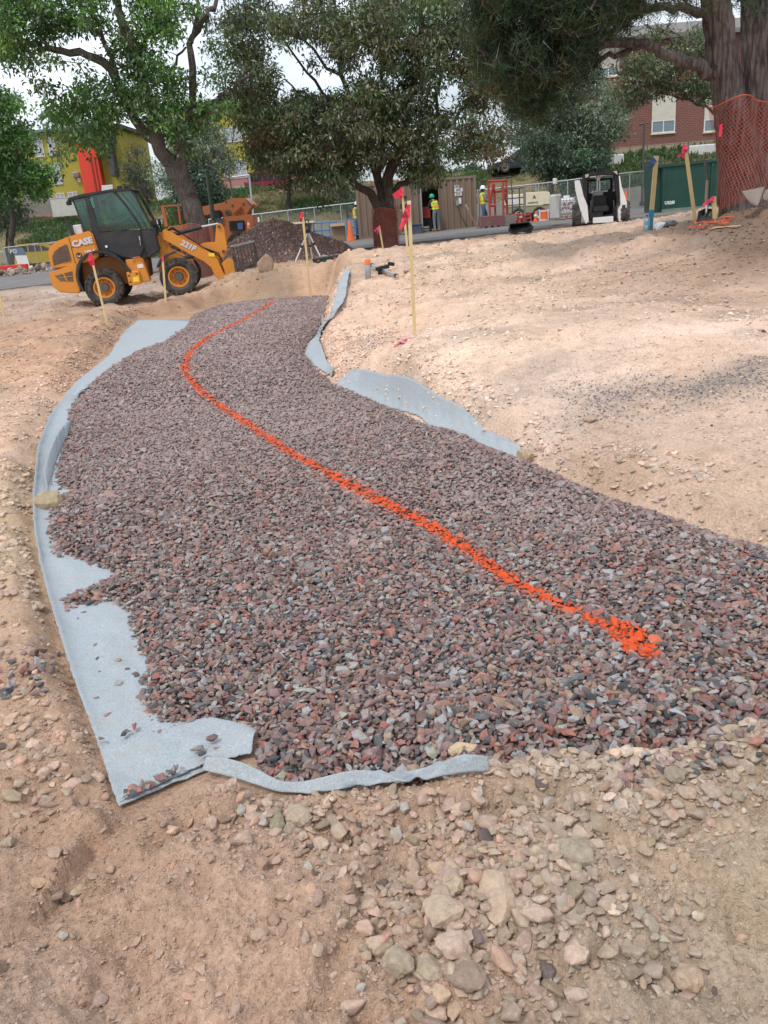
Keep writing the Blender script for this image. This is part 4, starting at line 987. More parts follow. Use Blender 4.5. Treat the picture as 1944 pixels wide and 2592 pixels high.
if 1:
    # ---------------------------------------------------------------- telehandler behind
    TY = 34.0; O = onY(520, TY); Z = lambda pts: tr(zp(380, 440, 5.53, pts), TY, O)
    th = empty('telehandler', O); tag(th, 'faded orange telehandler with its boom lowered, parked behind the wheel loader', 'telehandler')
    def tp(nm, pts, y0_, y1_, mat=ORANGE_OLD, bev=.015, par=None): m = MB(); m.prism(Z(pts), y0_, y1_); return m.build(nm, mat, par or th, bevel=bev)
    tp('boom', [(560, 500), (700, 455), (1040, 390), (1060, 520), (700, 590), (560, 610)], .7, 1.15)
    tp('boom_head', [(880, 500), (1020, 375), (1120, 340), (1330, 335), (1450, 430), (1455, 465), (1400, 470), (1330, 560), (1380, 580), (1330, 600), (1150, 600), (960, 610)], .5, 1.35)
    tp('boom_rod', [(1310, 335), (1330, 335), (1430, 425), (1410, 435)], .40, .48, STEEL, 0)
    tp('boom_cylinder', [(1130, 540), (1240, 440), (1260, 460), (1150, 560)], .36, .46)
    q = MB(); a_ = Z([(1065, 545)])[0]; q.ring([(.11, -.04), (.11, .04), (.06, .04), (.06, -.04)], (a_[0], .42, a_[1]), n=18); q.build('boom_pin', DKSTEEL, th)
    for k, (zx, zy) in enumerate([(1125, 440), (1030, 385), (1280, 420)]): q = MB(); a_ = Z([(zx, zy)])[0]; q.cyl((a_[0], .47, a_[1]), (a_[0], .5, a_[1]), .04); q.build('bolt', DKSTEEL, th)
    tp('chassis', [(1000, 600), (1430, 575), (1445, 770), (1430, 930), (1140, 940), (560, 1080), (200, 1120), (200, 800), (1000, 700)], .3, 1.7)
    tp('side_locker', [(1090, 665), (1300, 650), (1310, 790), (1105, 800)], .22, .32, BLACK, 0)
    tp('blue_canister', [(1210, 690), (1290, 685), (1295, 780), (1220, 785)], .16, .24, plain('blue_plastic', (.05, .12, .30), .4), .01)
    tp('cab_post', [(140, 460), (190, 455), (250, 760), (200, 770)], .1, .2)
    tp('cab_post', [(370, 440), (395, 435), (430, 700), (405, 705)], .1, .2)
    tp('cab_post', [(480, 500), (500, 495), (545, 600), (520, 610)], .1, .2)
    tp('cab_roof', [(130, 445), (440, 425), (450, 445), (140, 470)], .1, .9)
    tp('cab_rear_panel', [(270, 530), (480, 505), (500, 640), (290, 680)], .8, .84, DARKIN, 0)
    tp('engine_cover', [(200, 740), (540, 700), (540, 900), (200, 940)], .1, 1.6)
    tp('hydraulic_tank', [(830, 520), (970, 510), (985, 620), (840, 640)], .1, .5, BLACK, .03)
    a_ = Z([(1380, 730)])[0]
    for (zx, zy, r_2) in ((330, 1010, .55), (1250, 980, .55)):
        a_ = Z([(zx, zy)])[0]; tyre('wheel', r_2, .4, th, (a_[0], .2, .55), ORANGE_OLD)
        tyre('wheel', r_2, .4, th, (a_[0], 1.8, .55), ORANGE_OLD, dish=1)
    tc_ = empty('traffic_cone', (O.x + Z([(1380, 760)])[0][0], O.y + .12, O.z + Z([(1380, 765)])[0][1])); tag(tc_, 'small orange cone hung on the rear of the telehandler', 'traffic cone')
    COR = plain('cone_orange', (.85, .15, .03), .5, 0, .2)
    q = MB(); q.cyl((0, 0, 0), (0, 0, .28), .085, .02, 16); q.build('cone', COR, tc_)
    q = MB(); q.cyl((0, 0, .13), (0, 0, .2), .058, .042, 16); q.build('reflective_band', WHITE, tc_)
# ---------------------------------------------------------------- gravel heap
PC = onY(700, 30.3); rx_, ry_ = 2.9, 2.5
n1, n2 = 46, 110; vs_ = []
def pile_h(x, y):
    u = np.hypot((x - PC.x) / rx_, (y - PC.y) / ry_) * (1 + .18 * (fbm(x, y, .9, 3, 90) - .5) * 2)
    return base_h(x, y) - .05 + 1.6 * np.clip(1 - u, -.15, 1) ** 1.0 * 1.0 - 0.16 * sstep(.25, 0, u) + .05 * (fbm(x, y, 3, 3, 91) - .5)
t_, r_2 = np.meshgrid(np.linspace(0, 2 * math.pi, n2, endpoint=False), np.linspace(0, 1.15, n1)); 
px_, py_ = PC.x + rx_ * r_2 * np.cos(t_), PC.y + ry_ * r_2 * np.sin(t_)
pv = np.stack([px_, py_, pile_h(px_, py_)], -1).reshape(-1, 3); I = np.arange(n1 * n2).reshape(n1, n2)
pf = np.stack([I[:-1], np.roll(I[:-1], -1, 1), np.roll(I[1:], -1, 1), I[1:]], -1).reshape(-1, 4).tolist()
t = NT('heap_fill'); n = t.noise(t.pos(), 30, 4, .7); t.setc(t.ramp(n, [(.3, (.12, .09, .09)), (.7, (.34, .26, .25))])); t.bump(n, 1, .03); heap = mk('gravel_heap', pv, pf, t.m, smooth=True); tag(heap, 'large heap of reddish-grey gravel behind the forks of the loader', 'gravel heap')
g = np.random.default_rng(5); n = 16000; rr_ = np.sqrt(g.random(n)) * 1.12; tt_ = g.random(n) * 6.28; hx, hy = PC.x + rx_ * rr_ * np.cos(tt_), PC.y + ry_ * rr_ * np.sin(tt_)
hc = PAL[g.choice(len(PAL), n, p=PW)] * np.exp(g.normal(.95, .12, (n, 1))) * np.array([1.05, 1.0, .9])
scatter('heaped_gravel', C_ROCK, 12, np.c_[hx, hy, pile_h(hx, hy) + .01], g.normal(0, 1, (n, 3)), (.028 + .02 * g.random((n, 1))) * np.ones((n, 3)), hc, np.zeros(n), parent=heap)
# ---------------------------------------------------------------- shipping container
CYY = 43.0; O = onY(913, CYY)
TAN = plain('container_tan', (.21, .145, .105), .6, 0, .35, (.26, .21, .17), .1, 1.2)
co = empty('shipping_container', O); tag(co, 'brown corrugated shipping container with an open doorway and tools inside', 'container')
xl, xr = 0.0, tr1(1205, 572, CYY, O)[0]; hh = tr1(1070, 457, CYY, O)[1] + .05
zb_ = .12
d0, d1 = tr1(1068, 520, CYY, O)[0], tr1(1111, 520, CYY, O)[0]; dh = tr1(1085, 474, CYY, O)[1]
def corr(x0_, x1_, z0_, z1_, nm):
    m = MB(); n = max(1, int(round((x1_ - x0_) / .28))); w = (x1_ - x0_) / n; pts = []
    for i in range(n): b_ = x0_ + i * w; pts += [(b_, 0), (b_ + w * .36, 0), (b_ + w * .5, .05), (b_ + w * .86, .05)]
    pts += [(x1_, 0)]; k = len(pts)
    vs = [(a, b, z0_) for a, b in pts] + [(a, b, z1_) for a, b in pts]
    m.add(vs, [(i, i + 1, k + i + 1, k + i) for i in range(k - 1)]); return m.build(nm, TAN, co)
corr(xl, d0, zb_, hh - .1, 'corrugated_side'); corr(d1, xr, zb_, hh - .1, 'corrugated_side'); corr(d0, d1, dh, hh - .1, 'corrugated_side')
q = MB(); q.bb(xl - .03, xr + .03, -.02, .10, hh - .12, hh); q.build('top_rail', TAN, co, bevel=.01)
q = MB(); q.bb(xl - .03, d0, -.02, .10, zb_ - .1, zb_ + .04); q.bb(d1, xr + .03, -.02, .10, zb_ - .1, zb_ + .04); q.build('bottom_rail', TAN, co)
for x in (xl, xr): q = MB(); q.bb(x - .07, x + .07, -.03, .12, zb_ - .12, hh + .01); q.build('corner_post', TAN, co, bevel=.01)
q = MB(); q.bb(xl, xr, .1, 2.4, hh - .06, hh - .03); q.build('container_roof', TAN, co)
q = MB(); q.bb(xl, xr, 2.36, 2.4, zb_, hh - .06); q.bb(xl, xl + .03, .1, 2.36, zb_, hh - .06); q.bb(xr - .03, xr, .1, 2.36, zb_, hh - .06); q.build('container_walls', TAN, co)
q = MB(); q.bb(xl, xr, .06, 2.4, zb_ - .08, zb_); q.build('container_floor', DKSTEEL, co)
q = MB(); q.bb(d0 - .06, d0, -.05, .02, zb_, dh); q.build('door_frame', GALV, co)
q = MB(); q.bb(d0 - .06, d1 + .04, -.05, .02, dh, dh + .06); q.bb(d1, d1 + .04, -.05, .02, zb_, dh); q.build('door_frame', TAN, co)
for (x0_, y0_, x1_, y1_, s) in ((1150, 469, 1162, 476, 'USG'), (1150, 477, 1171, 484.5, '264727 8'), (1151, 488, 1169, 495, '22 G1')):
    a_, b_ = tr([(x0_, y0_), (x1_, y1_)], CYY, O); q = MB(); q.bb(a_[0], b_[0], -.015, -.005, b_[1], a_[1]); pl = q.build('marking_plate', WHITE, co)
    text_mesh('marking', s, .15, BLACK, pl, ((a_[0] + b_[0]) / 2, -.017, (a_[1] + b_[1]) / 2), (R(90), 0, 0), .001, 0, .006, (b_[0] - a_[0]) / (.105 * len(s)) * .9)
a_ = tr1(1160, 513, CYY, O); q = MB(); q.bb(a_[0] - .12, a_[0] + .02, -.06, -.01, a_[1] - .12, a_[1] + .1); q.build('lock_box', plain('grey_green', (.25, .3, .26)), co)
q = MB(); q.bb(a_[0] + .02, a_[0] + .15, -.03, -.01, a_[1] - .06, a_[1] + .22); q.build('notice', WHITE, co)
q = MB(); q.tube([(a_[0] - .05, -.04, a_[1] - .15), (a_[0] + .1, -.05, a_[1] - .6), (a_[0] + .4, -.06, .2)], .012, 6); q.build('cable', BLACK, co)
RED2 = plain('red_plastic', (.38, .03, .02), .45)
def thing_at(nm, px, Y, label, cat, rz=0, group=None, dz=0.0):
    p = onY(px, Y); e = empty(nm, (p.x, p.y, p.z + dz), rz); tag(e, label, cat, group); return e
e = thing_at('tool_box', 1080, 43.6, 'red tool box standing on a black chest inside the container doorway', 'tool box'); e.location.z = O.z + zb_ + .02
q = MB(); q.bb(-.3, .3, -.2, .3, 0, .62, .02); q.build('chest', BLACK, e); q = MB(); q.bb(-.28, .22, -.22, .25, .62, 1.15, .02); q.build('box', RED2, e)
q = MB(); q.tube([(-.15, 0, 1.15), (-.15, 0, 1.22), (.1, 0, 1.22), (.1, 0, 1.15)], .02); q.build('handle', BLACK, e)
e = thing_at('step_crate', 1068, 42.3, 'low grey wooden crate on the asphalt below the container doorway', 'crate')
for z in (0.03, .14, .25): q = MB(); q.bb(-.35, .35, -.25, .25, z, z + .07); q.build('board', WOODG, e)
e = thing_at('storage_bin', 1053, 42.0, 'blue-grey plastic bin on the asphalt left of the container doorway', 'bin')
q = MB(); q.prism([(-.24, 0), (.24, 0), (.3, .42), (-.3, .42)], -.2, .2); q.build('bin_body', plain('slate_blue', (.04, .07, .12), .5), e, bevel=.02); q = MB(); q.bb(-.33, .33, -.23, .23, .42, .48, .01); q.build('lid', plain('slate_blue', (.04, .07, .12)), e)

# ---------------------------------------------------------------- chain-link fences
def chain_mat():
    t = NT('chain_link'); p = t.pos('Object')
    sx = t.new('ShaderNodeSeparateXYZ', {'Vector': p}); x, z = sx.outputs[0], sx.outputs[2]
    def wires(s):
        a_ = t.math('MULTIPLY', t.math('ADD', x, t.math('MULTIPLY', z, s)), 13.0); fr = t.math('FRACT', a_)
        return t.math('LESS_THAN', fr, .075)
    f = t.math('MAXIMUM', wires(1.0), wires(-1.0))
    tb = t.new('ShaderNodeBsdfTransparent'); m = t.new('ShaderNodeMixShader', {0: f, 1: tb.outputs[0], 2: t.b.outputs[0]}); t.link(m.outputs[0], t.out.inputs[0])
    t.setc((.42, .45, .45)); t.set(Metallic=.5, Roughness=.5); return t.m
CHAIN = chain_mat()
def fence(label, ends, h, n, rail=.03, group='chain-link fence runs behind the lot', double=False, top=True):
    (xa, ya), (xb, yb) = ends
    e = empty('chain_link_fence', (xa, ya, gz(xa, ya)), math.atan2(yb - ya, xb - xa)); tag(e, label, 'fence', group)
    Lh = math.hypot(xb - xa, yb - ya); z0 = e.location.z
    pts = []
    for i in range(n + 1):
        w = i / n; x, y = xa + (xb - xa) * w, ya + (yb - ya) * w; pts.append((Lh * w, gz(x, y) - z0))
    for i, (x, z) in enumerate(pts):
        for dx in ((-.06, .06) if double and i % 2 == 0 else (0,)):
            q = MB(); q.cyl((x + dx, 0, z - .1), (x + dx, 0, z + h + .03), .03, n=8); q.build('fence_post', GALV, e)
    for i in range(n):
        a_, b_ = pts[i], pts[i + 1]
        q = MB(); q.cyl((a_[0], 0, a_[1] + h), (b_[0], 0, b_[1] + h), rail, n=8); q.build('top_rail', GALV, e)
        m = mk('wire_mesh', [(a_[0], .02, a_[1] + .03), (b_[0], .02, b_[1] + .03), (b_[0], .02, b_[1] + h), (a_[0], .02, a_[1] + h)], [(0, 1, 2, 3)], CHAIN, e)
    return e
def fx_(px, Y): return (onY(px, Y).x, Y)
fence('chain-link fence run between the gravel heap and the container', (fx_(540, 49.5), fx_(935, 49.5)), 1.82, 6)
fence('chain-link fence run between the container and the green dumpster', (fx_(1210, 46.5), fx_(1750, 45.0)), 1.72, 7, double=True)
fence('portable chain-link panels in front of the yellow car', (fx_(-140, 62), fx_(22, 62)), 1.4, 1); fence('portable chain-link fence in front of the yellow car with the end panel open', (fx_(22, 61), fx_(330, 61)), 1.62, 4, double=True)
# low concrete wall at the foot of the bank
CONC = plain('old_concrete', (.30, .30, .27), .9, 0, .5, (.17, .16, .13), .2, .6)
def strip_wall(nm, label, xs_, dy, h, mat, thick=.25, lift=0, cat='wall'):
    vs = []; 
    for x in xs_:
        y = float(footline(np.array([x]))[0]) + dy; z = gz(x, y) + lift
        vs += [(x, y, z - .3), (x, y, z + h), (x, y + thick, z + h), (x, y + thick, z - .3)]
    f = []
    for i in range(len(xs_) - 1):
        for j in range(4): f.append((i * 4 + j, i * 4 + (j + 1) % 4, i * 4 + 4 + (j + 1) % 4, i * 4 + 4 + j)[::-1])
    o = mk(nm, vs, f, mat); tag(o, label, cat); return o
strip_wall('retaining_wall', 'low stained concrete wall at the foot of the grassy bank, behind the fence', np.linspace(-12, 24, 40), -.4, 1.0, CONC)

# ---------------------------------------------------------------- skid steer
SY = 31.0; O = onY(1460, SY); O = Vector((O.x, O.y, O.z - .1)); S = lambda pts: tr(zp(1400, 330, 3.05, pts), SY, O)
ss = empty('skid_steer_loader', O); ss.rotation_euler.z = R(-14); tag(ss, 'white skid-steer loader with black open cab, facing the viewer on the lot', 'skid steer')
bz = S([(350, 745)])[0][1]
def sp_(nm, pts, y0_, y1_, mat, bev=.012): m = MB(); m.prism(S(pts), y0_, y1_); return m.build(nm, mat, ss, bevel=bev)
sp_('lift_arm', [(165, 388), (205, 385), (232, 500), (262, 580), (272, 700), (250, 722), (215, 640), (190, 540), (172, 460)], -.25, .25, WHITE)
for x in (-.78, .72): q = MB(); q.bb(x - .06, x + .06, .2, 2.2, 1.55, 1.75, .02); q.bb(x - .2, x + .2, .9, 2.4, .35, 1.2, .05); q.build('side_body', WHITE, ss)
sp_('lift_arm', [(492, 355), (500, 350), (512, 430), (535, 500), (552, 560), (548, 620), (515, 700), (492, 700), (485, 610), (505, 570), (500, 470)], -.25, .25, WHITE)
sp_('cab_side_frame', [(222, 350), (262, 338), (262, 420), (258, 560), (300, 640), (300, 700), (275, 705), (262, 600), (235, 520)], -.15, 1.3, BLACK)
sp_('cab_side_frame', [(455, 320), (492, 312), (498, 400), (500, 520), (480, 600), (482, 690), (455, 690), (450, 620), (480, 560), (470, 420)], -.15, 1.3, BLACK)
sp_('cab_top_frame', [(240, 345), (262, 330), (480, 308), (494, 318), (490, 360), (455, 342), (290, 352), (262, 385), (240, 390)], -.15, 1.35, BLACK)
sp_('cab_lower_frame', [(258, 560), (300, 640), (360, 660), (440, 645), (480, 600), (480, 655), (452, 690), (305, 700), (262, 640)], -.2, 0, BLACK)
sp_('cab_rear_wall', [(250, 490), (480, 470), (480, 660), (262, 700)], 1.1, 1.2, BLACK)
sp_('cab_rear_frame', [(262, 380), (455, 362), (455, 376), (275, 398), (275, 500), (262, 500)], 1.2, 1.26, BLACK)
sp_('cab_rear_frame', [(440, 368), (460, 365), (460, 480), (425, 490), (420, 460), (440, 450)], 1.2, 1.26, BLACK)
sp_('seat_back', [(310, 505), (400, 498), (415, 590), (310, 600)], .75, .9, CHAR, .03)
sp_('seat_cushion', [(300, 590), (420, 580), (425, 625), (305, 635)], .3, .85, CHAR, .03)
for x in (285, 455): sp_('control_lever', [(x, 540), (x + 8, 540), (x + 8, 620), (x, 620)], .1, .14, DKSTEEL, 0)
sp_('grab_bar', [(282, 395), (288, 395), (290, 470), (284, 470)], -.1, -.06, BLACK, 0)
sp_('front_bumper', [(302, 672), (452, 658), (452, 705), (302, 715)], -.3, .1, WHITE)
sp_('cab_lamp', [(245, 342), (272, 338), (270, 358), (248, 370)], -.2, -.15, plain('lamp_amber', (.5, .42, .3)), .005)
sp_('cab_lamp', [(450, 318), (480, 315), (484, 345), (468, 335)], -.2, -.15, plain('lamp_amber', (.5, .42, .3)), .005)
sp_('rear_hood', [(300, 480), (440, 468), (440, 520), (300, 530)], 1.3, 2.2, WHITE)
sp_('latch_plate', [(515, 575), (540, 572), (540, 610), (517, 612)], -.27, -.255, CHAR, 0)
for x in (182, 528):
    a_ = S([(x, 705)])[0]
    for yy in (.0, 1.3): 
        w_ = tyre('wheel', .42, .28, ss, (a_[0] + (-.0 if x < 300 else .05), yy + .1, bz + .38), WHITE, lugs=16, dish=-1); w_.rotation_euler = (0, 0, R(-90) if x < 300 else R(90))

# ---------------------------------------------------------------- dumpster
DY = 34.0; O = onY(1680, DY); S = lambda pts: tr(zp(1400, 330, 3.05, pts), DY, O)
DG = plain('dumpster_green', (.006, .050, .034), .5, 0, .3, (.05, .12, .09), .1, 1.5)
du_ = empty('dumpster', O); du_.rotation_euler.z = R(-6); tag(du_, 'dark green roll-off dumpster behind the leaning survey stakes', 'dumpster')
fp_ = S([(838, 285), (1300, 225), (1300, 590), (838, 628)]); m = MB(); m.prism(fp_, 0, 2.2); m.build('dumpster_body', DG, du_, bevel=.02)
sd2 = S([(795, 275), (838, 290), (838, 628), (795, 640)]); m = MB(); m.prism(sd2, .15, 2.1); m.build('end_wall', DG, du_)
for k, x in enumerate((850, 940, 1030, 1120, 1210)):
    a_, b_ = S([(x, 290 - (x - 838) * .13), (x + 2, 620 - (x - 838) * .08)]); q = MB(); q.bb(a_[0], a_[0] + .09, -.06, .0, b_[1] + .05, a_[1] - .05)
    if k in (0, 4): q.build('stiffener', DG, du_)
tp_ = S([(790, 268), (1300, 218), (1300, 238), (795, 292)]); m = MB(); m.prism(tp_, -.08, .1); m.build('top_rail', DG, du_, bevel=.01)
tp_ = S([(838, 610), (1300, 570), (1300, 592), (838, 632)]); m = MB(); m.prism(tp_, -.06, .1); m.build('bottom_rail', plain('worn_green', (.1, .2, .15), .6, 0, .6), du_)
a_ = S([(888, 560)])[0]; text_mesh('container_number', 'FR38288', .16, WHITE, du_, (a_[0], -.006, a_[1]), (R(90), R(0), 0), .002, .2, .006, .8)
for x in (870, 1180): a_ = S([(x, 640)])[0]; q = MB(); q.cyl((a_[0], .1, a_[1] + .05), (a_[0], .25, a_[1] + .05), .1, n=14); q.build('wheel', DKSTEEL, du_)

# ---------------------------------------------------------------- racks, tanks and crates beside the container
RY = 39.0; O = onY(1290, RY); zz = lambda pts: tr(zp(1190, 440, 5.72, pts), RY, O)
rk = empty('steel_rack', O); tag(rk, 'red welded steel rack with a mesh side, standing beside the worker in a white helmet', 'rack')
def bar(nm, a_, b_, w=.045, y=0.0, mat=REDP): P = zz([a_, b_]); q = MB(); q.cyl((P[0][0], y, P[0][1]), (P[1][0], y, P[1][1]), w, n=6); q.build(nm, mat, rk)
for a_, b_, y in (((262, 105), (288, 620), 0), ((352, 140), (292, 465), .3), ((360, 150), (382, 615), .3), ((480, 100), (480, 615), 0), ((555, 100), (572, 600), .6), ((490, 170), (560, 420), .6)): bar('upright', a_, b_, .05, y)
for a_, b_, y in (((255, 108), (490, 98), 0), ((490, 98), (560, 98), .3), ((288, 465), (385, 458), .15), ((355, 262), (560, 240), .3)): bar('cross_bar', a_, b_, .05, y)
for x in (615, 720): bar('mesh_bar', (x - 8, 215), (x, 615), .03, 0, DKSTEEL)
for y_ in (215, 355, 455): bar('mesh_bar', (480, y_ + 12), (775, y_ - 15), .025, 0, DKSTEEL)
bar('mesh_bar', (130, 90), (150, 620), .02, .2, DKSTEEL); bar('mesh_bar', (130, 95), (600, 40), .02, .2, DKSTEEL); bar('mesh_bar', (604, 40), (612, 240), .02, .2, DKSTEEL)
P = zz([(150, 620), (480, 600), (480, 740), (150, 770)]); m = MB(); m.prism(P, -.3, .7); m.build('base_panel', plain('stained_red', (.20, .07, .07), .7, 0, .7, (.18, .15, .13), .1, 2), rk)
P = zz([(480, 600), (650, 590), (650, 720), (480, 738)]); m = MB(); m.prism(P, -.25, .5); m.build('base_panel', plain('stained_grey', (.24, .18, .17), .7, 0, .6, (.16, .13, .12), .1, 2), rk)
for x0_ in (600, 690, 790):
    for a_, b_ in (((x0_, 600), (x0_ + 80, 585)), ((x0_, 600), (x0_ + 4, 705)), ((x0_ + 80, 585), (x0_ + 84, 690)), ((x0_, 650), (x0_ + 80, 636))): bar('bracket', a_, b_, .035, -.1)
P = zz([(765, 175), (800, 172), (800, 600), (775, 605)]); m = MB(); m.prism(P, -.15, 0); m.build('timber_post', WOODG, rk)
for x0_ in (160, 240, 330, 420, 500): P = zz([(x0_, 772 - (x0_ - 160) * .06), (x0_ + 40, 770 - (x0_ - 160) * .06), (x0_ + 40, 790 - (x0_ - 160) * .06), (x0_, 792 - (x0_ - 160) * .06)]); m = MB(); m.prism(P, -.3, .7); m.build('pallet_block', WOODG, rk)
# towable generator
GY = 41.5; O = onY(1340, GY); zz = lambda pts: tr(zp(1190, 440, 5.72, pts), GY, O)
ge = empty('generator_trailer', O, R(-9)); tag(ge, 'cream towable generator with a dark emblem, behind the black tub', 'generator')
m = MB(); m.prism(zz([(800, 285), (830, 270), (1120, 252), (1150, 270), (1155, 440), (1060, 445), (1050, 460), (800, 470), (570, 490), (480, 480), (480, 310), (600, 300)]), 0, 1.5); m.build('upper_housing', CREAM, ge, bevel=.05)
m = MB(); m.prism(zz([(480, 485), (1152, 445), (1155, 545), (1140, 560), (490, 590)]), .03, 1.45); m.build('lower_housing', plain('khaki', (.30, .28, .19), .6), ge, bevel=.03)
m = MB(); m.prism(zz([(560, 590), (1160, 550), (1180, 565), (1180, 590), (1120, 690), (900, 690), (560, 640)]), .1, 1.4); m.build('trailer_frame', BLACK, ge, bevel=.02)
m = MB(); m.prism(zz([(575, 320), (690, 312), (710, 465), (600, 472)]), -.03, .02); m.build('white_panel', WHITE, ge, bevel=.01)
for a_ in (zz([(905, 365), (925, 300), (955, 360), (935, 350), (925, 335)]),): m = MB(); m.prism(a_, -.02, -.004); m.build('emblem', CHAR, ge)
a_ = zz([(905, 415)])[0]; text_mesh('lettering', 'sunbelt.org', .12, DKSTEEL, ge, (a_[0], -.006, a_[1]), (R(90), R(-1), 0), .002, 0, .003, .85)
for x in (700, 1000): a_ = zz([(x, 670)])[0]; tyre('wheel', .33, .2, ge, (a_[0], .05, .33), WHITE, lugs=4)
# crated white tanks
def ibc(px0, px1, py0, py1, Y, label, txt=None, group='white liquid totes in wire cages'):
    O = onY((px0 + px1) / 2, Y); e = empty('liquid_tote', O, R(-13)); tag(e, label, 'tote', group)
    a_, b_ = tr([(px0, py0), (px1, py1)], Y, O); w, h0, h1 = (b_[0] - a_[0]), b_[1], a_[1]
    pz = max(.05, h0)
    m = MB(); m.bb(-w / 2 + .05, w / 2 - .05, .05, w - .05, pz + .16, h1 - .02, .06); m.build('tank', WHITE, e)
    m = MB(); m.cyl((0, w / 2, h1 - .02), (0, w / 2, h1 + .1), .14, n=16); m.build('filler_cap', WHITE, e)
    for i in range(7): x = -w / 2 + w * i / 6; q = MB(); q.cyl((x, 0, pz + .12), (x, 0, h1), .014, n=5); q.build('cage_bar', GALV, e)
    for i in range(5): z = pz + .14 + (h1 - pz - .14) * i / 4; q = MB(); q.tube([(-w / 2, w, z), (-w / 2, 0, z), (w / 2, 0, z), (w / 2, w, z)], .014, 5); q.build('cage_bar', GALV, e)
    for i in range(5): q = MB(); x = -w / 2 + w * i / 4; q.bb(x - .06, x + .06, 0, w, pz + .06, pz + .12); q.build('pallet_board', plain('orange_wood', (.35, .12, .05), .7), e)
    for x in (-w / 2 + .05, 0, w / 2 - .05): q = MB(); q.bb(x - .05, x + .05, .02, w, pz - .06, pz + .06); q.build('pallet_block', plain('orange_wood', (.35, .12, .05), .7), e)
    if txt: text_mesh('painted_letters', txt, .48, plain('faded_red', (.40, .10, .12)), e, (-.08, .04, (pz + h1) / 2 + .08), (R(90), 0, 0), .004, .05, .01, .72)
    return e
ibc(1411, 1457, 503, 552, 38.5, 'white tote in a wire cage with red letters, beside the skid steer', 'RAC')
# cones and drum on the asphalt
CONEO = plain('cone_orange', (.85, .15, .03), .5, 0, .2)
def cone(px, Y, label, h=.7, group='traffic cones standing on the lot'):
    e = thing_at('traffic_cone', px, Y, label, 'traffic cone', group=group, dz=.03)
    q = MB(); q.bb(-.17, .17, -.17, .17, 0, .03); q.build('cone_base', CONEO, e); q = MB(); q.cyl((0, 0, .03), (0, 0, h), .12 * h / .7 + .02, .025, 16); q.build('cone', CONEO, e)
    q = MB(); q.cyl((0, 0, h * .52), (0, 0, h * .72), .092, .067, 16); q.build('reflective_band', WHITE, e); return e
cone(889, 42.0, 'tall orange cone with white band, left of the container', 1.0)
cone(1313, 39.5, 'small white-banded cone below the red steel rack', .45); cone(1356, 40.2, 'small pale cone below the cream generator', .45); cone(1401, 39.8, 'slim cone between the striped drum and the caged tote', .7)
cone(1583, 38, 'orange cone beside the right arm of the skid steer', .95)
e = thing_at('barricade_drum', 1377, 39.8, 'orange drum with white bands standing below the cream generator', 'drum', dz=.03)
e.scale = (.75, .75, .8); q = MB(); q.cyl((0, 0, 0), (0, 0, .6), .24, .2, 20); q.build('drum', CONEO, e)
for z in (.02, .5): q = MB(); q.cyl((0, 0, z), (0, 0, z + .08), .245 - z * .05, n=20); q.build('reflective_band', WHITE, e)
for x in (-.26, .24): q = MB(); q.bb(x - .04, x + .04, -.1, .1, 0, .62, .01); q.build('side_strip', WHITE, e)
# black tub
TY = 29.5; O = onY(1316, TY); zz = lambda pts: tr(zp(1190, 440, 5.72, pts), TY, O)
e = empty('mortar_tub', O); tag(e, 'large black tub lying tilted on the asphalt, nearest the dirt', 'tub')
m = MB(); P = zz([(558, 820), (610, 735), (895, 705), (915, 770), (880, 850), (620, 880)])
base_v = [(P[0][0], 0, P[0][1]), (P[5][0], -.05, P[5][1]), (P[4][0], -.05, P[4][1]), (P[3][0], 0, P[3][1]), (P[2][0], .5, P[2][1]), (P[1][0], .5, P[1][1])]
cx_ = (P[0][0] + P[3][0]) / 2; cz_ = (P[0][1] + P[2][1]) / 2
inn = [(cx_ + (a - cx_) * .72, b + .28, cz_ + (c - cz_) * .6 - .06) for a, b, c in base_v]
m.add(base_v + inn, [(i, (i + 1) % 6, 6 + (i + 1) % 6, 6 + i) for i in range(6)] + [(6, 7, 8, 9, 10, 11)]); m.build('tub_body', BLACK, e)
q = MB(); q.tube(base_v + base_v[:1], .02, 6); q.build('tub_rim', CHAR, e)
# things left of the container
BLUE = plain('blue_cart', (.03, .16, .40), .5)
def cart(px, Y, w, h, label, group='blue steel carts by the fence'):
    e = thing_at('steel_cart', px, Y, label, 'cart', group=group, dz=.03)
    for z in (.25, h * .6, h): q = MB(); q.tube([(-w / 2, 0, z), (w / 2, 0, z), (w / 2, .6, z), (-w / 2, .6, z), (-w / 2, 0, z)], .025, 6); q.build('rail', BLUE, e)
    for i in range(5): x = -w / 2 + w * i / 4; q = MB(); q.cyl((x, 0, .2), (x, 0, h), .018, n=6); q.build('bar', BLUE, e)
    for x in (-w / 2 + .1, w / 2 - .1): q = MB(); q.cyl((x, -.03, .11), (x, .04, .11), .11, n=14); q.build('wheel', RUBBER, e)
    q = MB(); q.bb(-w / 2, w / 2, 0, .6, .22, .25); q.build('deck', BLUE, e); return e
cart(818, 46, 1.6, .95, 'long blue wire cart by the fence, right of the gravel heap'); cart(900, 43.2, .75, 1.0, 'small blue cart with black wheels beside the worker at the container end')
e = thing_at('cardboard_box', 858, 44, 'brown cardboard box on the asphalt between two blue carts', 'box', dz=.03)
q = MB(); q.bb(-.36, .36, 0, .5, 0, .72, .01); q.build('box_body', plain('cardboard', (.30, .20, .13), .85), e); q = MB(); q.box((0, -.1, .78), (.7, .3, .01), (R(25), 0, 0)); q.build('box_flap', plain('cardboard', (.30, .20, .13)), e)
TY = 45.5; O = onY(762, TY); zz = lambda pts: tr(zp(600, 420, 3.318, pts), TY, O)
e = empty('work_bench', O); tag(e, 'pale work bench with white fittings behind the top of the gravel heap', 'bench')
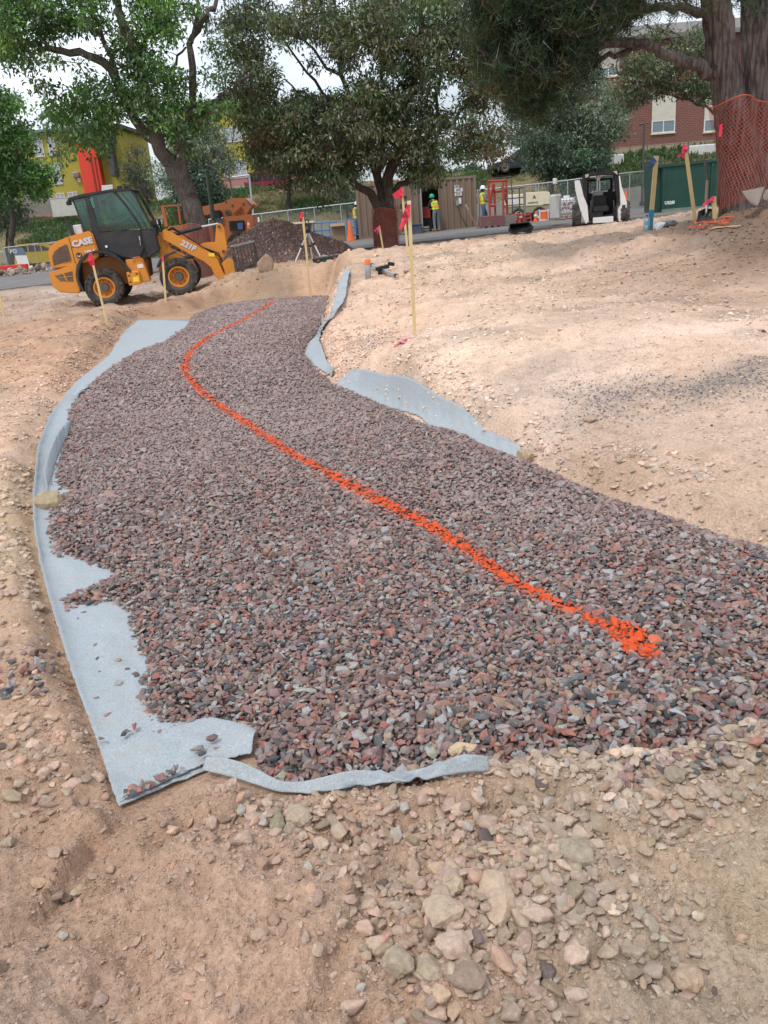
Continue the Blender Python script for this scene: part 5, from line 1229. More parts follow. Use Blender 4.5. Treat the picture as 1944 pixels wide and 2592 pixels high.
m = MB(); m.prism(zz([(420, 482), (640, 462), (645, 475), (425, 495)]), 0, .8); m.build('bench_top', CREAM, e)
m = MB(); m.prism(zz([(440, 495), (630, 478), (640, 580), (450, 580)]), .3, .7); m.build('bench_cabinet', plain('stone_grey', (.28, .27, .22)), e)
for x in (445, 632): P = zz([(x, 480), (x, 640)]); q = MB(); q.cyl((P[0][0], .05, P[0][1]), (P[1][0], .05, 0), .025, n=6); q.build('bench_leg', GALV, e)
e = thing_at('fence_sign', 650, 49.3, 'blank white board hung on the fence behind the telehandler', 'sign'); P = tr([(641, 551), (655, 562)], 49.3, e.location); q = MB(); q.bb(P[0][0], P[1][0] + .05, -.01, .01, P[1][1], P[0][1]); q.build('board', WHITE, e)
for a_ in (-.1, .12): q = MB(); q.cyl((a_, 0, P[0][1] - .02), (a_, .06, P[0][1] + .04), .008, n=5); q.build('tie', GALV, e)

# ---------------------------------------------------------------- cars
def car(px, Y, L_, h, label, paint, kind='suv', rz=0, z=None, dz=0.0, extra=None):
    O = onY(px, Y)
    if z is not None: O.z = z
    e = empty('parked_car', (O.x, O.y, O.z + dz), rz); tag(e, label, 'car')
    lo = h * (.62 if kind == 'suv' else .54); W_ = 1.75
    if kind == 'suv': body = [(0, .35), (.02, lo), (L_ * .70, lo), (L_ * .97, lo * .86), (L_, .45), (L_ * .98, .32), (0.05, .32)]; roof = [(.05, lo), (L_ * .06, h * .96), (L_ * .1, h), (L_ * .36, h), (L_ * .38, h * .96), (L_ * .60, h * .96), (L_ * .74, lo)]
    elif kind == 'sedan': body = [(0, .35), (.02, lo * 1.05), (L_ * .2, lo * 1.1), (L_ * .70, lo * 1.1), (L_ * .97, lo * .8), (L_, .42), (L_ * .98, .28), (.05, .28)]; roof = [(L_ * .10, lo * 1.08), (L_ * .27, h * .98), (L_ * .5, h), (L_ * .60, h * .92), (L_ * .76, lo * 1.05)]
    else: body = [(0, .4), (0, lo), (L_ * .72, lo), (L_ * .97, lo * .88), (L_, .5), (L_ * .98, .35), (.05, .35)]; roof = [(L_ * .05, lo), (L_ * .08, h), (L_ * .60, h), (L_ * .74, lo)]
    m = MB(); m.prism(body, 0, W_); b_ = m.build('car_body', paint, e, bevel=.05)
    m = MB(); m.prism(roof, .1, W_ - .1); c_ = m.build('cabin', paint, e, bevel=.04)
    n = 3; xs_ = np.linspace(roof[0][0] + .22, roof[-1][0] - .15, n + 1)
    def top(x): return np.interp(x, [p[0] for p in roof], [p[1] for p in roof]) - .12
    for i in range(n):
        x0_, x1_ = xs_[i] + .05, xs_[i + 1] - .05
        for y in (.085, W_ - .095): m = MB(); m.prism([(x0_, lo + .08), (x0_ + .0, max(lo + .1, top(x0_))), (x1_, max(lo + .1, top(x1_))), (x1_, lo + .08)], y, y + .012); m.build('side_window', CARGL, e)
    x0_, z0_, x1_, z1_ = roof[-1][0], roof[-1][1], roof[-2][0], roof[-2][1]
    m = MB(); m.prism([(x0_ - .03, z0_ + .04), (x1_ + .03, z1_ - .06), (x1_ + .06, z1_ - .05), (x0_ + .02, z0_ + .06)], .22, W_ - .22); m.build('windscreen', CARGL, e)
    m = MB(); m.prism([(.02, .22), (.02, .36), (L_ * .99, .36), (L_ * .99, .22)], -.02, W_ + .02); m.build('sill', CHAR, e, bevel=.03)
    for x in (L_ * .19, L_ * .80):
        for y, d in ((.02, -1), (W_ - .02, 1)): w_ = tyre('wheel', .37, .22, e, (x, y, .37), GALV, lugs=2, dish=d)
    for y in (.3, W_ - .3): m = MB(); m.box((L_ - .02, y, .62), (.08, .3, .16), bev=.02); m.build('headlight', WHITE, e)
    for y in (.12, W_ - .12): m = MB(); m.box((.0, y, .8), (.06, .14, .35), bev=.01); m.build('tail_light', RED2, e)
    for y in (-.1, W_ + .1): m = MB(); m.box((L_ * .66, y, lo + .15), (.12, .2, .14), bev=.02); m.build('wing_mirror', paint, e)
    return e
c_ = car(38, 68, 4.6, 1.80, 'yellow off-road car parked behind the portable fence panels', plain('car_yellow', (.95, .62, .02), .4, 0, .03), 'suv', R(4))
q = MB(); q.bb(.5, 2.0, .3, .35, 1.83, 1.87); q.bb(.5, 2.0, 1.4, 1.45, 1.83, 1.87); q.build('roof_rack', CHAR, c_)
p_ = atY(622, 500, 74.0); car(622, 74, 4.9, 1.62, 'dark red and silver pickup parked above the grassy bank', plain('car_red', (.20, .02, .04), .35, 0, .15), 'pickup', R(3), z=gz(p_[0], 74.0))
p_ = atY(1240, 440, 63.0); car(1236, 63, 4.4, 1.42, 'dark grey sedan parked above the bank, right of the container', plain('car_grey', (.035, .045, .055), .3, 0, .1), 'sedan', R(185), z=gz(p_[0], 63.0)).location.x += 4.2
# white panel with a red beam and rubble at the far left
e = thing_at('portable_sign', 48, 58.5, 'white standing sign board with a blue-grey header, left of the yellow car', 'sign'); P = tr(zp(0, 560, 5.184, [(150, 350), (300, 345), (345, 620), (215, 640)]), 58.5, e.location)
m = MB(); m.prism([P[0], P[1], (P[1][0] + .12, P[1][1] - .5), (P[0][0] + .1, P[0][1] - .5)], 0, .03); m.build('header_panel', plain('slate_panel', (.12, .17, .22)), e)
a_ = ((P[0][0] + P[1][0]) / 2 - .3, (P[0][1] + P[1][1]) / 2 - .22); text_mesh('lettering', 'PO', .36, WHITE, e, (a_[0], -.006, a_[1]), (R(90), R(0), 0), .002, 0, .004)
m = MB(); m.prism([(P[0][0] + .1, P[0][1] - .5), (P[1][0] + .12, P[1][1] - .5), (P[1][0] + .2, P[1][1] - 1.05), (P[0][0] + .2, P[0][1] - 1.05)], 0, .03); m.build('panel', WHITE, e)
for s in (P[0][0] + .15, P[1][0] + .1): q = MB(); q.cyl((s, .02, P[0][1] - 1.0), (s + .12, .02, -.02), .045, n=6); q.build('sign_leg', WHITE, e)
e = thing_at('barrier_beam', 32, 52, 'long bright red beam lying on the rubble at the far left', 'beam'); e.location.z += .1
q = MB(); q.box((0, 0, .3), (2.0, .25, .32), (0, R(0), 0), bev=.03); q.build('beam', plain('bright_red', (.62, .03, .02), .5, 0, .15), e)
for x in (-.8, .8): q = MB(); q.bb(x - .1, x + .1, -.25, .25, -.05, .14, .02); q.build('foot', DKSTEEL, e)
# ---------------------------------------------------------------- apartment building in yellow and red
BY = 90.0
YWALL = plain('mustard_render', alb(190, 178, 78, k=1.35), .8, 0, .15, (.3, .27, .12), .05, .5)
REDW = plain('coral_render', alb(236, 78, 58, k=1.2), .8, 0, .1, (.5, .12, .08), .05, .5)
ORW = plain('amber_render', alb(228, 148, 40, k=1.2), .8, 0, .15)
CREAMT = plain('cream_trim', (.62, .55, .34), .7); DARKP = plain('dark_roof', (.035, .04, .05), .7); PINKW = plain('faded_pink_wall', (.42, .20, .19), .85, 0, .3)
CURT = plain('curtain', (.50, .51, .54), .9, 0, .15, (.2, .2, .22), 0, 14)
O = Vector((atY(200, 520, BY)[0], BY, 3.3)); zz = lambda pts: tr(zp(0, 280, 4.1475, pts), BY, O)
bd = empty('apartment_building', O); tag(bd, 'three-storey mustard apartment block with a coral red stair tower', 'building')
def bp(nm, pts, y0_, y1_, mat, par=None, bev=0): m = MB(); m.prism(pts, y0_, y1_); return m.build(nm, mat, par or bd, bevel=bev)
def rect(x0_, y0_, x1_, y1_): a_, b_ = zz([(x0_, y0_), (x1_, y1_)]); return a_[0], b_[0], b_[1], a_[1]
X0, _, _, ZT = rect(-200, 262, 0, 300); X1 = zz([(1290, 500)])[0][0]; ZT = zz([(300, 262)])[0][1]
m = MB(); m.bb(X0, X1, 0, 12, -1.5, ZT); m.build('wall', YWALL, bd)
m = MB(); m.bb(X0 - .3, X1 + .4, -.5, 12.3, ZT, ZT + .35); m.build('roof', DARKP, bd)
m = MB(); m.bb(X0 - .3, X1 + .4, -.56, -.5, ZT + .18, ZT + .40); m.build('roof_trim', plain('teal_trim', (.10, .25, .27)), bd)
m = MB(); m.bb(X0, X1, -.05, 0, -1.2, .25); m.build('plinth', PINKW, bd)
def window(x0_, y0_, x1_, y1_, split=True):
    a_, b_, c_, d_ = rect(x0_, y0_, x1_, y1_)
    f = MB(); t_ = .07
    for q_ in ((a_, a_ + t_, c_, d_), (b_ - t_, b_, c_, d_), (a_ + t_, b_ - t_, c_, c_ + t_), (a_ + t_, b_ - t_, d_ - t_, d_)): f.bb(q_[0], q_[1], -.10, .03, q_[2], q_[3])
    if split: f.bb((a_ + b_) / 2 - .03, (a_ + b_) / 2 + .03, -.09, .03, c_ + t_, d_ - t_)
    fr = f.build('window', WHITE, bd)
    m = MB(); m.bb(a_ + t_, b_ - t_, -.05, -.03, c_ + t_, d_ - t_); m.build('pane', WINGL, fr)
    m = MB()
    n = 7; w = (b_ - a_ - 2 * t_) * .44 / n
    for k in range(n): 
        for base in (a_ + t_ + .02, b_ - t_ - .02 - n * w): m.bb(base + k * w, base + k * w + w * .8, -.062 - .006 * (k % 2), -.054, c_ + t_ + .02, d_ - t_ - .02)
    m.build('curtain', CURT, fr)
for w_ in [(340, 280, 475, 482), (490, 285, 600, 470), (395, 570, 500, 775), (525, 565, 662, 772), (318, 895, 425, 990), (442, 885, 552, 985), (585, 870, 695, 962), (712, 858, 830, 958), (100, 300, 200, 470), (60, 600, 190, 780), (80, 910, 190, 1000)]: window(*w_)
a_ = rect(770, 650, 840, 700); m = MB(); m.bb(a_[0], a_[1], -.45, .05, a_[2], a_[3], .03); ac = m.build('air_conditioner', plain('ac_grey', (.42, .42, .40), .6), bd)
m = MB(); [m.bb(a_[0] + .05, a_[1] - .05, -.47, -.45, a_[2] + .08 * k + .05, a_[2] + .08 * k + .08) for k in range(int((a_[3] - a_[2]) / .08) - 1)]; m.build('ac_louvre', DKSTEEL, ac)
q_ = rect(812, 705, 850, 750); m = MB(); m.bb(q_[0], q_[1], -.05, -.01, q_[2], q_[3]); m.build('vent_cover', WHITE, bd)
q_ = rect(835, 365, 1150, 1000); m = MB(); xr_ = q_[1] + .0; m.bb(q_[0], xr_, -1.2, 0.2, -1.4, q_[3]); tw = m.build('stair_tower', REDW, bd)
for dx in (.62, .82): m = MB(); x = q_[0] + (xr_ - q_[0]) * dx; m.tube([(x, -1.3, q_[3] - 1.2), (x, -1.3, 1.2)], .07, 8); m.build('downpipe', plain('pipe_red', (.42, .05, .04), .6), bd)
q_ = rect(1148, 340, 1262, 690); m = MB(); m.bb(q_[0], q_[1], -1.5, -.1, q_[2], q_[3]); m.build('dark_bay', DARKP, bd)
q_ = rect(900, 300, 1230, 350); m = MB(); m.bb(q_[0] - 0, q_[1], -1.4, 0, q_[2], q_[3] + .2); m.build('dark_fascia', DARKP, bd)
for k in range(4): q_ = rect(1105, 788 + 20 * k, 1222, 800 + 20 * k); m = MB(); m.bb(q_[0], q_[1], -1.3, -1.25, q_[2], q_[3]); m.build('balcony_slat', WHITE, bd)
O = Vector((atY(600, 480, BY)[0], BY, 3.6)); zz = lambda pts: tr(zp(550, 0, 2.552, pts), BY, O)
bd = empty('apartment_building', O); tag(bd, 'mustard and amber apartment block with a cream sloping trim, half hidden by the middle tree', 'building')
X0 = zz([(-330, 900)])[0][0]; X1 = zz([(205, 700)])[0][0]; XA = zz([(330, 950)])[0][0]; XB = zz([(760, 950)])[0][0]; ZT = zz([(100, 690)])[0][1]; ZA = zz([(500, 930)])[0][1]
m = MB(); m.bb(X0, X1, 0, 10, -1.5, ZT); m.build('wall', YWALL, bd); m = MB(); m.bb(X1, XA, .6, 9, -1.5, ZA + 1.5); m.build('wall', YWALL, bd); m = MB(); m.bb(XA, XB, .4, 9, -1.5, ZA); m.build('wall', ORW, bd)
m = MB(); m.bb(X0 - .2, X1 + .3, -.4, 10.3, ZT, ZT + .4); m.build('roof', DARKP, bd); m = MB(); m.bb(X1, XB + .2, .2, 9.2, ZA + 1.5, ZA + 1.8); m.build('roof', DARKP, bd)
P = zz([(120, 690), (145, 690), (215, 930), (205, 945)]); bp('sloping_trim', P, -.5, -.05, CREAMT)
P = zz([(150, 690), (205, 690), (215, 860), (175, 780)]); bp('dark_gable', P, -.3, -.06, DARKP)
for w_ in [(25, 825, 170, 912), (35, 1040, 95, 1185), (98, 1035, 200, 1172), (-120, 1040, -30, 1170), (-110, 830, -20, 915)]: window(*w_)
m = MB(); P = zz([(300, 1055), (470, 1055)]); m.bb(P[0][0], P[1][0], .1, .3, .3, P[0][1]); m.build('balcony_panel', ORW, bd)
for k in range(8): x = P[0][0] + (P[1][0] - P[0][0]) * k / 7; m = MB(); m.bb(x - .05, x + .05, .0, .1, .3, P[0][1]); m.build('balcony_bar', plain('burnt_orange', (.55, .2, .03)), bd)
# long walls along the top of the bank
def long_wall(nm, label, pxa, pxb, Y, z0_, z1_, mat, th_=.25):
    a_ = atY(pxa, 500, Y)[0]; b_ = atY(pxb, 500, Y)[0]; e = empty(nm, (a_, Y, 0)); tag(e, label, 'wall'); m = MB(); m.bb(0, b_ - a_, 0, th_, z0_, z1_, .02); m.build('wall_face', mat, e); m = MB(); m.bb(-.03, b_ - a_ + .03, -.03, th_ + .03, z1_, z1_ + .08); m.build('coping', mat, e); return e
long_wall('terrace_wall', 'faded pink terrace wall below the second apartment block', 500, 850, 83, 2.9, 4.6, PINKW)
long_wall('garden_wall', 'white low wall at the top of the bank below the pink terrace', 440, 905, 79, 2.6, 3.75, plain('white_render', (.55, .55, .5), .85, 0, .4))
long_wall('garden_wall', 'white low wall left of the loader cab at the foot of the mustard block', 125, 235, 84, 2.6, 4.2, plain('white_render', (.55, .55, .5), .85, 0, .4))
pf_ = atY(62, 540, 84.5); e = empty('plank_fence', (pf_[0], 84.5, 3.2)); tag(e, 'weathered grey plank fence at the foot of the mustard block', 'fence')
for k in range(16): m = MB(); m.bb(k * .17, k * .17 + .155, 0, .03, -.3, 1.55 + .04 * (k % 3)); m.build('plank', WOODG, e)
for z in (.2, 1.2): m = MB(); m.bb(0, 2.7, .03, .08, z, z + .09); m.build('fence_rail', WOODG, e)
# ---------------------------------------------------------------- brick building
t = NT('red_brick'); p = t.pos('Object'); mp_ = t.new('ShaderNodeMapping', {'Vector': p, 'Rotation': (R(90), 0, 0)})
br = t.new('ShaderNodeTexBrick', {'Vector': mp_.outputs[0], 'Scale': 1.0, 'Color1': (.20, .065, .048, 1), 'Color2': (.145, .052, .042, 1), 'Mortar': (.26, .18, .15, 1), 'Mortar Size': .012, 'Brick Width': .30, 'Row Height': .11, 'Bias': -.1})
t.setc(t.mix(t.ramp(t.noise(p, .8, 5), [(.4, 0.), (.7, .5)]), br.outputs['Color'], (.20, .09, .07))); t.set(Roughness=.9)
t.bump(br.outputs['Fac'], .4, -.01); BRICK = t.m
KY = 60.0; O = Vector((atY(1500, 400, KY)[0], KY, 4.3)); zz = lambda pts: tr(zp(1150, 0, 2.0894, pts), KY, O)
bd = empty('brick_building', O); tag(bd, 'red-brick building with a grey roof, above the bank behind the right tree', 'building')
P = zz([(560, 700), (1700, 180), (600, 780), (1300, 740)]); XL = P[0][0]; XR = P[1][0] + 3; ZT = zz([(1000, 218)])[0][1]; ZB = zz([(1000, 770)])[0][1]
m = MB(); m.bb(XL, XR, 0, 14, ZB, ZT); m.build('wall', BRICK, bd)
m = MB(); m.bb(XL - .05, XR + .05, -.08, 14.1, -1.2, ZB); m.build('foundation', plain('tan_foundation', (.36, .30, .21), .85, 0, .3), bd)
m = MB(); m.prism([(-.7, ZT), (-.7, ZT + .25), (7, ZT + 2.0), (14.7, ZT + .25), (14.7, ZT)], XL - .4, XR + .4, 'x'); m.build('roof', plain('grey_shingle', (.17, .165, .16), .9, 0, .3), bd)
def window2(x0_, y0_, x1_, y1_, panel=True):
    a_, b_, c_, d_ = rect(x0_, y0_, x1_, y1_); mid = c_ + (d_ - c_) * (.34 if panel else .5)
    f = MB(); t_ = .07
    for q_ in ((a_, a_ + t_, c_, mid), (b_ - t_, b_, c_, mid), (a_ + t_, b_ - t_, c_, c_ + t_), (a_ + t_, b_ - t_, mid - t_, mid), ((a_ + b_) / 2 - .03, (a_ + b_) / 2 + .03, c_ + t_, mid - t_)): f.bb(q_[0], q_[1], -.06, .02, q_[2], q_[3])
    fr = f.build('window', WHITE, bd); m = MB(); m.bb(a_ + t_, b_ - t_, -.03, -.01, c_ + t_, mid - t_); m.build('pane', plain('blue_glass', (.13, .20, .23), .1, 0, .1, spec=.8), fr)
    m = MB(); m.bb(a_, b_, -.05, .01, mid + .005, d_); m.build('panel', plain('cream_panel', (.62, .58, .50), .7), bd)
    m = MB(); m.bb(a_ - .05, b_ + .05, -.1, .01, c_ - .08, c_ - .003); m.build('sill', CREAMT, bd)
for w_ in [(1048, 505, 1165, 698), (1328, 500, 1440, 690), (760, 515, 870, 705), (1050, 250, 1165, 400), (760, 260, 870, 400), (1330, 240, 1440, 390)]: window2(*w_)
for (pa, pb, ya, yb) in ((1508, 1580, 392, 411), (1745, 1815, 366, 386)):
    g0_ = G(pa, yb); YY = min(float(g0_[1]), 58.5); a_, b_ = tr([(pa, yb), (pb, ya)], YY, (0, 0, 0)); e = empty('concrete_block', (a_[0], YY, a_[1] - .25)); tag(e, 'white concrete block on the bank below the brick building, %s' % ('left of the light pole' if pa < 1600 else 'beside the big trunk'), 'block')
    m = MB(); m.bb(0, b_[0] - a_[0], 0, .5, 0, b_[1] - a_[1] + .3, .04); m.build('block_body', plain('white_concrete', (.62, .62, .60), .85, 0, .4, bump=.2), e); m = MB(); m.bb(.05, b_[0] - a_[0] - .05, .05, .45, b_[1] - a_[1] + .3, b_[1] - a_[1] + .33); m.build('block_cap', WHITE, e)
# poles
def pole(px0, py0, px1, py1, Y, label, nm='light_pole', r_2=.07, arm=None, mat=None):
    O = onY(px0, Y); e = empty(nm, O); tag(e, label, 'pole'); a_, b_ = tr([(px0, py0), (px1, py1)], Y, O)
    q = MB(); q.cyl((0, 0, -.1), (b_[0] * .25, 0, b_[1]), r_2, r_2 * .8, 10); q.build('shaft', mat or DKSTEEL, e)
    q = MB(); q.cyl((0, 0, 0), (0, 0, .25), r_2 * 2, n=10); q.build('pole_base', mat or DKSTEEL, e)
    if arm: q = MB(); q.cyl((b_[0] * .25 - arm[0], 0, b_[1] - .05), (b_[0] * .25 + arm[1], 0, b_[1]), .045, n=8); q.build('arm', mat or DKSTEEL, e)
    return e
PG = plain('pole_green', (.03, .075, .055), .5)
pole(1625, 560, 1628, 312, 46.8, 'dark steel pole with a small T head, right of the skid steer', arm=(.25, .25))
pole(556, 690, 527, 430, 31, 'dark green pole between the loader arm and the telehandler', mat=PG, r_2=.09)
pole(650, 560, 640, 442, 51.5, 'grey pole with a side arm rising behind the fence', arm=(1.0, .0), mat=GALV); pole(602, 540, 590, 430, 53, 'thin dark pole behind the boom of the telehandler', r_2=.05)
# fence of dark bars on top of the right bank
e = empty('iron_fence', (atY(1430, 400, 56.5)[0], 56.5, gz(atY(1430, 400, 56.5)[0], 56.5))); tag(e, 'thin dark wire fence along the top of the bank before the brick building', 'fence')
for k in range(7): q = MB(); q.cyl((k * 2.6, 0, -.2), (k * 2.6, 0, 2.1), .035, n=6); q.build('fence_post', DKSTEEL, e)
for z in (.1, 1.1, 2.05): q = MB(); q.cyl((0, 0, z), (15.6, 0, z), .014, n=5); q.build('wire', DKSTEEL, e)
# ---------------------------------------------------------------- trees
def leaf_mat(name, trans=.35, gloss=.06):
    t = NT(name); c = t.attr('Col')
    d = t.new('ShaderNodeBsdfDiffuse', {'Color': c}); tl = t.new('ShaderNodeBsdfTranslucent', {'Color': t.mix(1.0, c, (1.25, 1.35, .7), 'MULTIPLY')}); g_ = t.new('ShaderNodeBsdfGlossy', {'Color': (.8, .85, .9, 1), 'Roughness': .42})
    m1 = t.new('ShaderNodeMixShader', {0: trans, 1: d.outputs[0], 2: tl.outputs[0]}); m2 = t.new('ShaderNodeMixShader', {0: gloss, 1: m1.outputs[0], 2: g_.outputs[0]})
    t.link(m2.outputs[0], t.out.inputs[0]); return t.m
M_LEAF = leaf_mat('leaf'); M_NEEDLE = leaf_mat('needle', .15, .03)
def bark(name, c0, c1, s=7):
    t = NT(name); p = t.pos('Object', (1, 1, .14)); n = t.noise(p, s * 3.2, 6, .75); n0 = t.noise(t.pos('Object'), 1.6, 4, .6); v = t.new('ShaderNodeTexVoronoi', {'Vector': t.new('ShaderNodeMapping', {'Vector': p, 'Scale': (1, 1, 1)}).outputs[0], 'Scale': s * 5.0, 'Randomness': 1.0}).outputs['Distance']
    c = t.mix(t.ramp(n, [(.36, 0.), (.66, 1.)]), c0, c1); c = t.mix(t.ramp(v, [(.35, 0.0), (.75, .75)]), c, tuple(x * .38 for x in c0)); c = t.mix(t.ramp(n0, [(.5, 0.), (.72, .5)]), c, (.26, .24, .23))
    t.setc(c); t.set(Roughness=.95); t.bump(t.math('SUBTRACT', t.math('MULTIPLY', n, 1.3), v), .9, .05)
    return t.m
BARK1 = bark('grey_brown_bark', (.12, .095, .078), (.22, .185, .16)); BARK2 = bark('dark_bark', (.075, .055, .045), (.15, .12, .10)); BARKP = bark('pine_bark', (.075, .05, .042), (.25, .20, .18), 5)
def quads(name, C, Dr, N, L_, W_, col, mat, parent, tri=False):
    n = len(C); S_ = np.cross(Dr, N); S_ /= np.linalg.norm(S_, axis=1)[:, None] + 1e-9
    L_ = np.broadcast_to(L_, n)[:, None]; W_ = np.broadcast_to(W_, n)[:, None]
    if tri: vs = np.stack([C - S_ * W_ / 2, C + S_ * W_ / 2, C + Dr * L_], 1); k = 3
    else: vs = np.stack([C, C + Dr * L_ * .45 + S_ * W_ / 2 + N * L_ * .06, C + Dr * L_, C + Dr * L_ * .45 - S_ * W_ / 2 + N * L_ * .06], 1); k = 4
    me = bpy.data.meshes.new(name); me.vertices.add(n * k); me.vertices.foreach_set('co', vs.astype(np.float32).ravel())
    me.loops.add(n * k); me.loops.foreach_set('vertex_index', np.arange(n * k, dtype=np.int32)); me.polygons.add(n); me.polygons.foreach_set('loop_start', np.arange(n, dtype=np.int32) * k)
    me.update(calc_edges=True); ca = me.color_attributes.new('Col', 'FLOAT_COLOR', 'POINT'); ca.data.foreach_set('color', np.c_[np.repeat(col, k, 0), np.ones(n * k)].astype(np.float32).ravel())
    me.materials.append(mat); o = bpy.data.objects.new(name, me); COL.objects.link(o); o.parent = parent; o.location = -Vector(parent.location); return o
def unit(v): return v / (np.linalg.norm(v, axis=1)[:, None] + 1e-9)
def wob(path, amp, g, n=3):
    """subdivide a limb and give it small bends"""
    P = resample(np.asarray(path, float), max(3, n * (len(path) - 1) + 1)); 
    P[1:-1] += g.normal(0, amp, P[1:-1].shape); return P
def limb(parent, pts, r0_, r1_, Y, mat, name='limb', g=None, n=8, off=None, amp=.03):
    q = np.atleast_2d(atY([p[0] for p in pts], [p[1] for p in pts], [Y + (p[2] if len(p) > 2 else 0) for p in pts])); P = wob(q, amp, g)
    rad = np.linspace(0, 1, len(P)) ** .8 * (r1_ - r0_) + r0_; rad *= np.exp(g.normal(0, .04, len(P)))
    m = MB(); m.tube([tuple(p - np.array(parent.location)) for p in P], list(rad), n); m.build(name, mat, parent, smooth=True); return P
def crown(parent, zones, Y, hd, limbs, mat_b, g, leafL, leafW, cols, droop=.5, mat=M_LEAF, name='crown', needle=False, thr=.36, nfreq=.012, twig=.012, vary=.22, twigs=True):
    """zones: (polygon px, clusters, leaves per cluster, cluster radius m)"""
    LP = np.vstack(limbs); C = []; Dd = []; Nn = []; K = []; cl = []; tw = MB()
    for zone in zones:
        poly, nc, nl, cr_ = zone[:4]; dz = zone[4] if len(zone) > 4 else 0
        P = np.array(poly, float); x0_, y0_ = P.min(0); x1_, y1_ = P.max(0); got = 0; tries = 0
        while got < nc and tries < 60:
            tries += 1; x = g.uniform(x0_, x1_, nc); y = g.uniform(y0_, y1_, nc)
            k = (sdist(P, x, y) < 0) & (fbm(x, y, nfreq, 3, 200 + parent_seed) > thr); x, y = x[k][:nc - got], y[k][:nc - got]
            if len(x) == 0: continue
            got += len(x); cen = np.atleast_2d(atY(x, y, Y + dz + g.uniform(-1, 1, len(x)) * hd)); cl.append((cen, nl, cr_))
    ALL = [(c, nl, cr_) for cen, nl, cr_ in cl for c in cen]; ALL.sort(key=lambda q: np.linalg.norm(LP - q[0], axis=1).min()); nodes = np.empty((len(LP) + len(ALL), 3)); nodes[:len(LP)] = LP; nn = len(LP); o_ = np.array(parent.location)
    if 1:
        for c, nl, cr_ in ALL:
            d = np.linalg.norm(nodes[:nn] - c, axis=1); b_ = nodes[d.argmin()].copy(); nodes[nn] = c; nn += 1
            if twigs and d.min() < 4.5:
                mid = (b_ + c) / 2 + g.normal(0, .10 * d.min(), 3) + np.array([0, 0, .05 * d.min()])
                tw.tube([tuple(b_ - o_), tuple(mid - o_), tuple(c - o_)], [twig * 1.6, twig * 1.2, twig * .7], 3, False)
                if not needle:
                    for _ in range(2): e_ = c + g.normal(0, cr_ * .6, 3); tw.tube([tuple(c - o_), tuple((c + e_) / 2 + g.normal(0, .05, 3) - o_), tuple(e_ - o_)], [twig * .7, twig * .5, twig * .25], 3, False)
            n = int(nl * np.exp(g.normal(0, .25))); sh = 1 + (c * 0)[0]
            axis = unit((c - b_ + np.array([0, 0, .2]))[None])[0]
            off = unit(g.normal(0, 1, (n, 3))) * (g.random((n, 1)) ** .5) * cr_ * np.array([1.15, 1.15, .72])
            cc_ = c + off
            if needle:
                sub = g.normal(0, 1, (max(1, n // 14), 3)) * cr_ * .55 + c; cc_ = sub[g.integers(0, len(sub), n)] + g.normal(0, .018, (n, 3)); dd = unit(g.normal(0, 1, (n, 3)) + axis * .7 + np.array([0, 0, -.35]))
            else: dd = unit(g.normal(0, .75, (n, 3)) + off / cr_ * .5 + np.array([0, 0, -droop]))
            C.append(cc_); Dd.append(dd); Nn.append(unit(g.normal(0, .6, (n, 3)) + np.array([0, -.2, .9])))
            base = cols[g.choice(len(cols))]; K.append(np.array(base) * np.exp(g.normal(0, vary)) * np.exp(g.normal(0, .22, (n, 1))) * (1 + g.normal(0, .06, (n, 3))))
    C, Dd, Nn, K = map(np.vstack, (C, Dd, Nn, K)); n = len(C)
    quads(name, C, Dd, Nn, leafL * np.exp(g.normal(0, .22, n)), leafW * np.exp(g.normal(0, .2, n)), np.clip(K, .004, 1), mat, parent, needle)
    if twigs and tw.v: tw.build('twigs', mat_b, parent)['kind'] = 'stuff'
    return n
def Zp(pts, x0_=0, y0_=0, z=1.707): return [(x0_ + p[0] / z, y0_ + p[1] / z) + tuple(p[2:]) for p in pts]
def blobs(lst, z=1.707, x0_=0, y0_=0, nc=7, nl=55, cr_=.42):
    out = []
    for b_ in lst:
        x, y, r_2 = x0_ + b_[0] / z, y0_ + b_[1] / z, b_[2] / z; a_ = np.linspace(0, 6.28, 13)[:-1]
        out.append(([(x + r_2 * math.cos(t_), y + r_2 * .85 * math.sin(t_)) for t_ in a_], max(2, int(nc * (r_2 / 45) ** 2)), nl, cr_))
    return out
# wrap of orange barrier mesh
def net_mat():
    t = NT('orange_barrier_net'); p = t.new('ShaderNodeTexCoord').outputs['UV']
    sx = t.new('ShaderNodeSeparateXYZ', {'Vector': p}); x, z = sx.outputs[0], sx.outputs[1]
    def w_(a_, fr_, th_): return t.math('LESS_THAN', t.math('FRACT', t.math('MULTIPLY', a_, fr_)), th_)
    n = t.noise(t.pos('Object'), 1.4, 3)
    f = t.math('MAXIMUM', w_(t.math('ADD', x, t.math('MULTIPLY', z, .55)), 21.0, .14), w_(t.math('SUBTRACT', t.math('MULTIPLY', z, .9), t.math('MULTIPLY', x, .5)), 26.0, .13))
    tb = t.new('ShaderNodeBsdfTransparent'); m = t.new('ShaderNodeMixShader', {0: f, 1: tb.outputs[0], 2: t.b.outputs[0]}); t.link(m.outputs[0], t.out.inputs[0])
    t.setc(t.mix(t.ramp(n, [(.35, 0.), (.7, 1.)]), (.52, .10, .06), (.36, .065, .045))); t.set(Roughness=.5); return t.m
NET = net_mat()
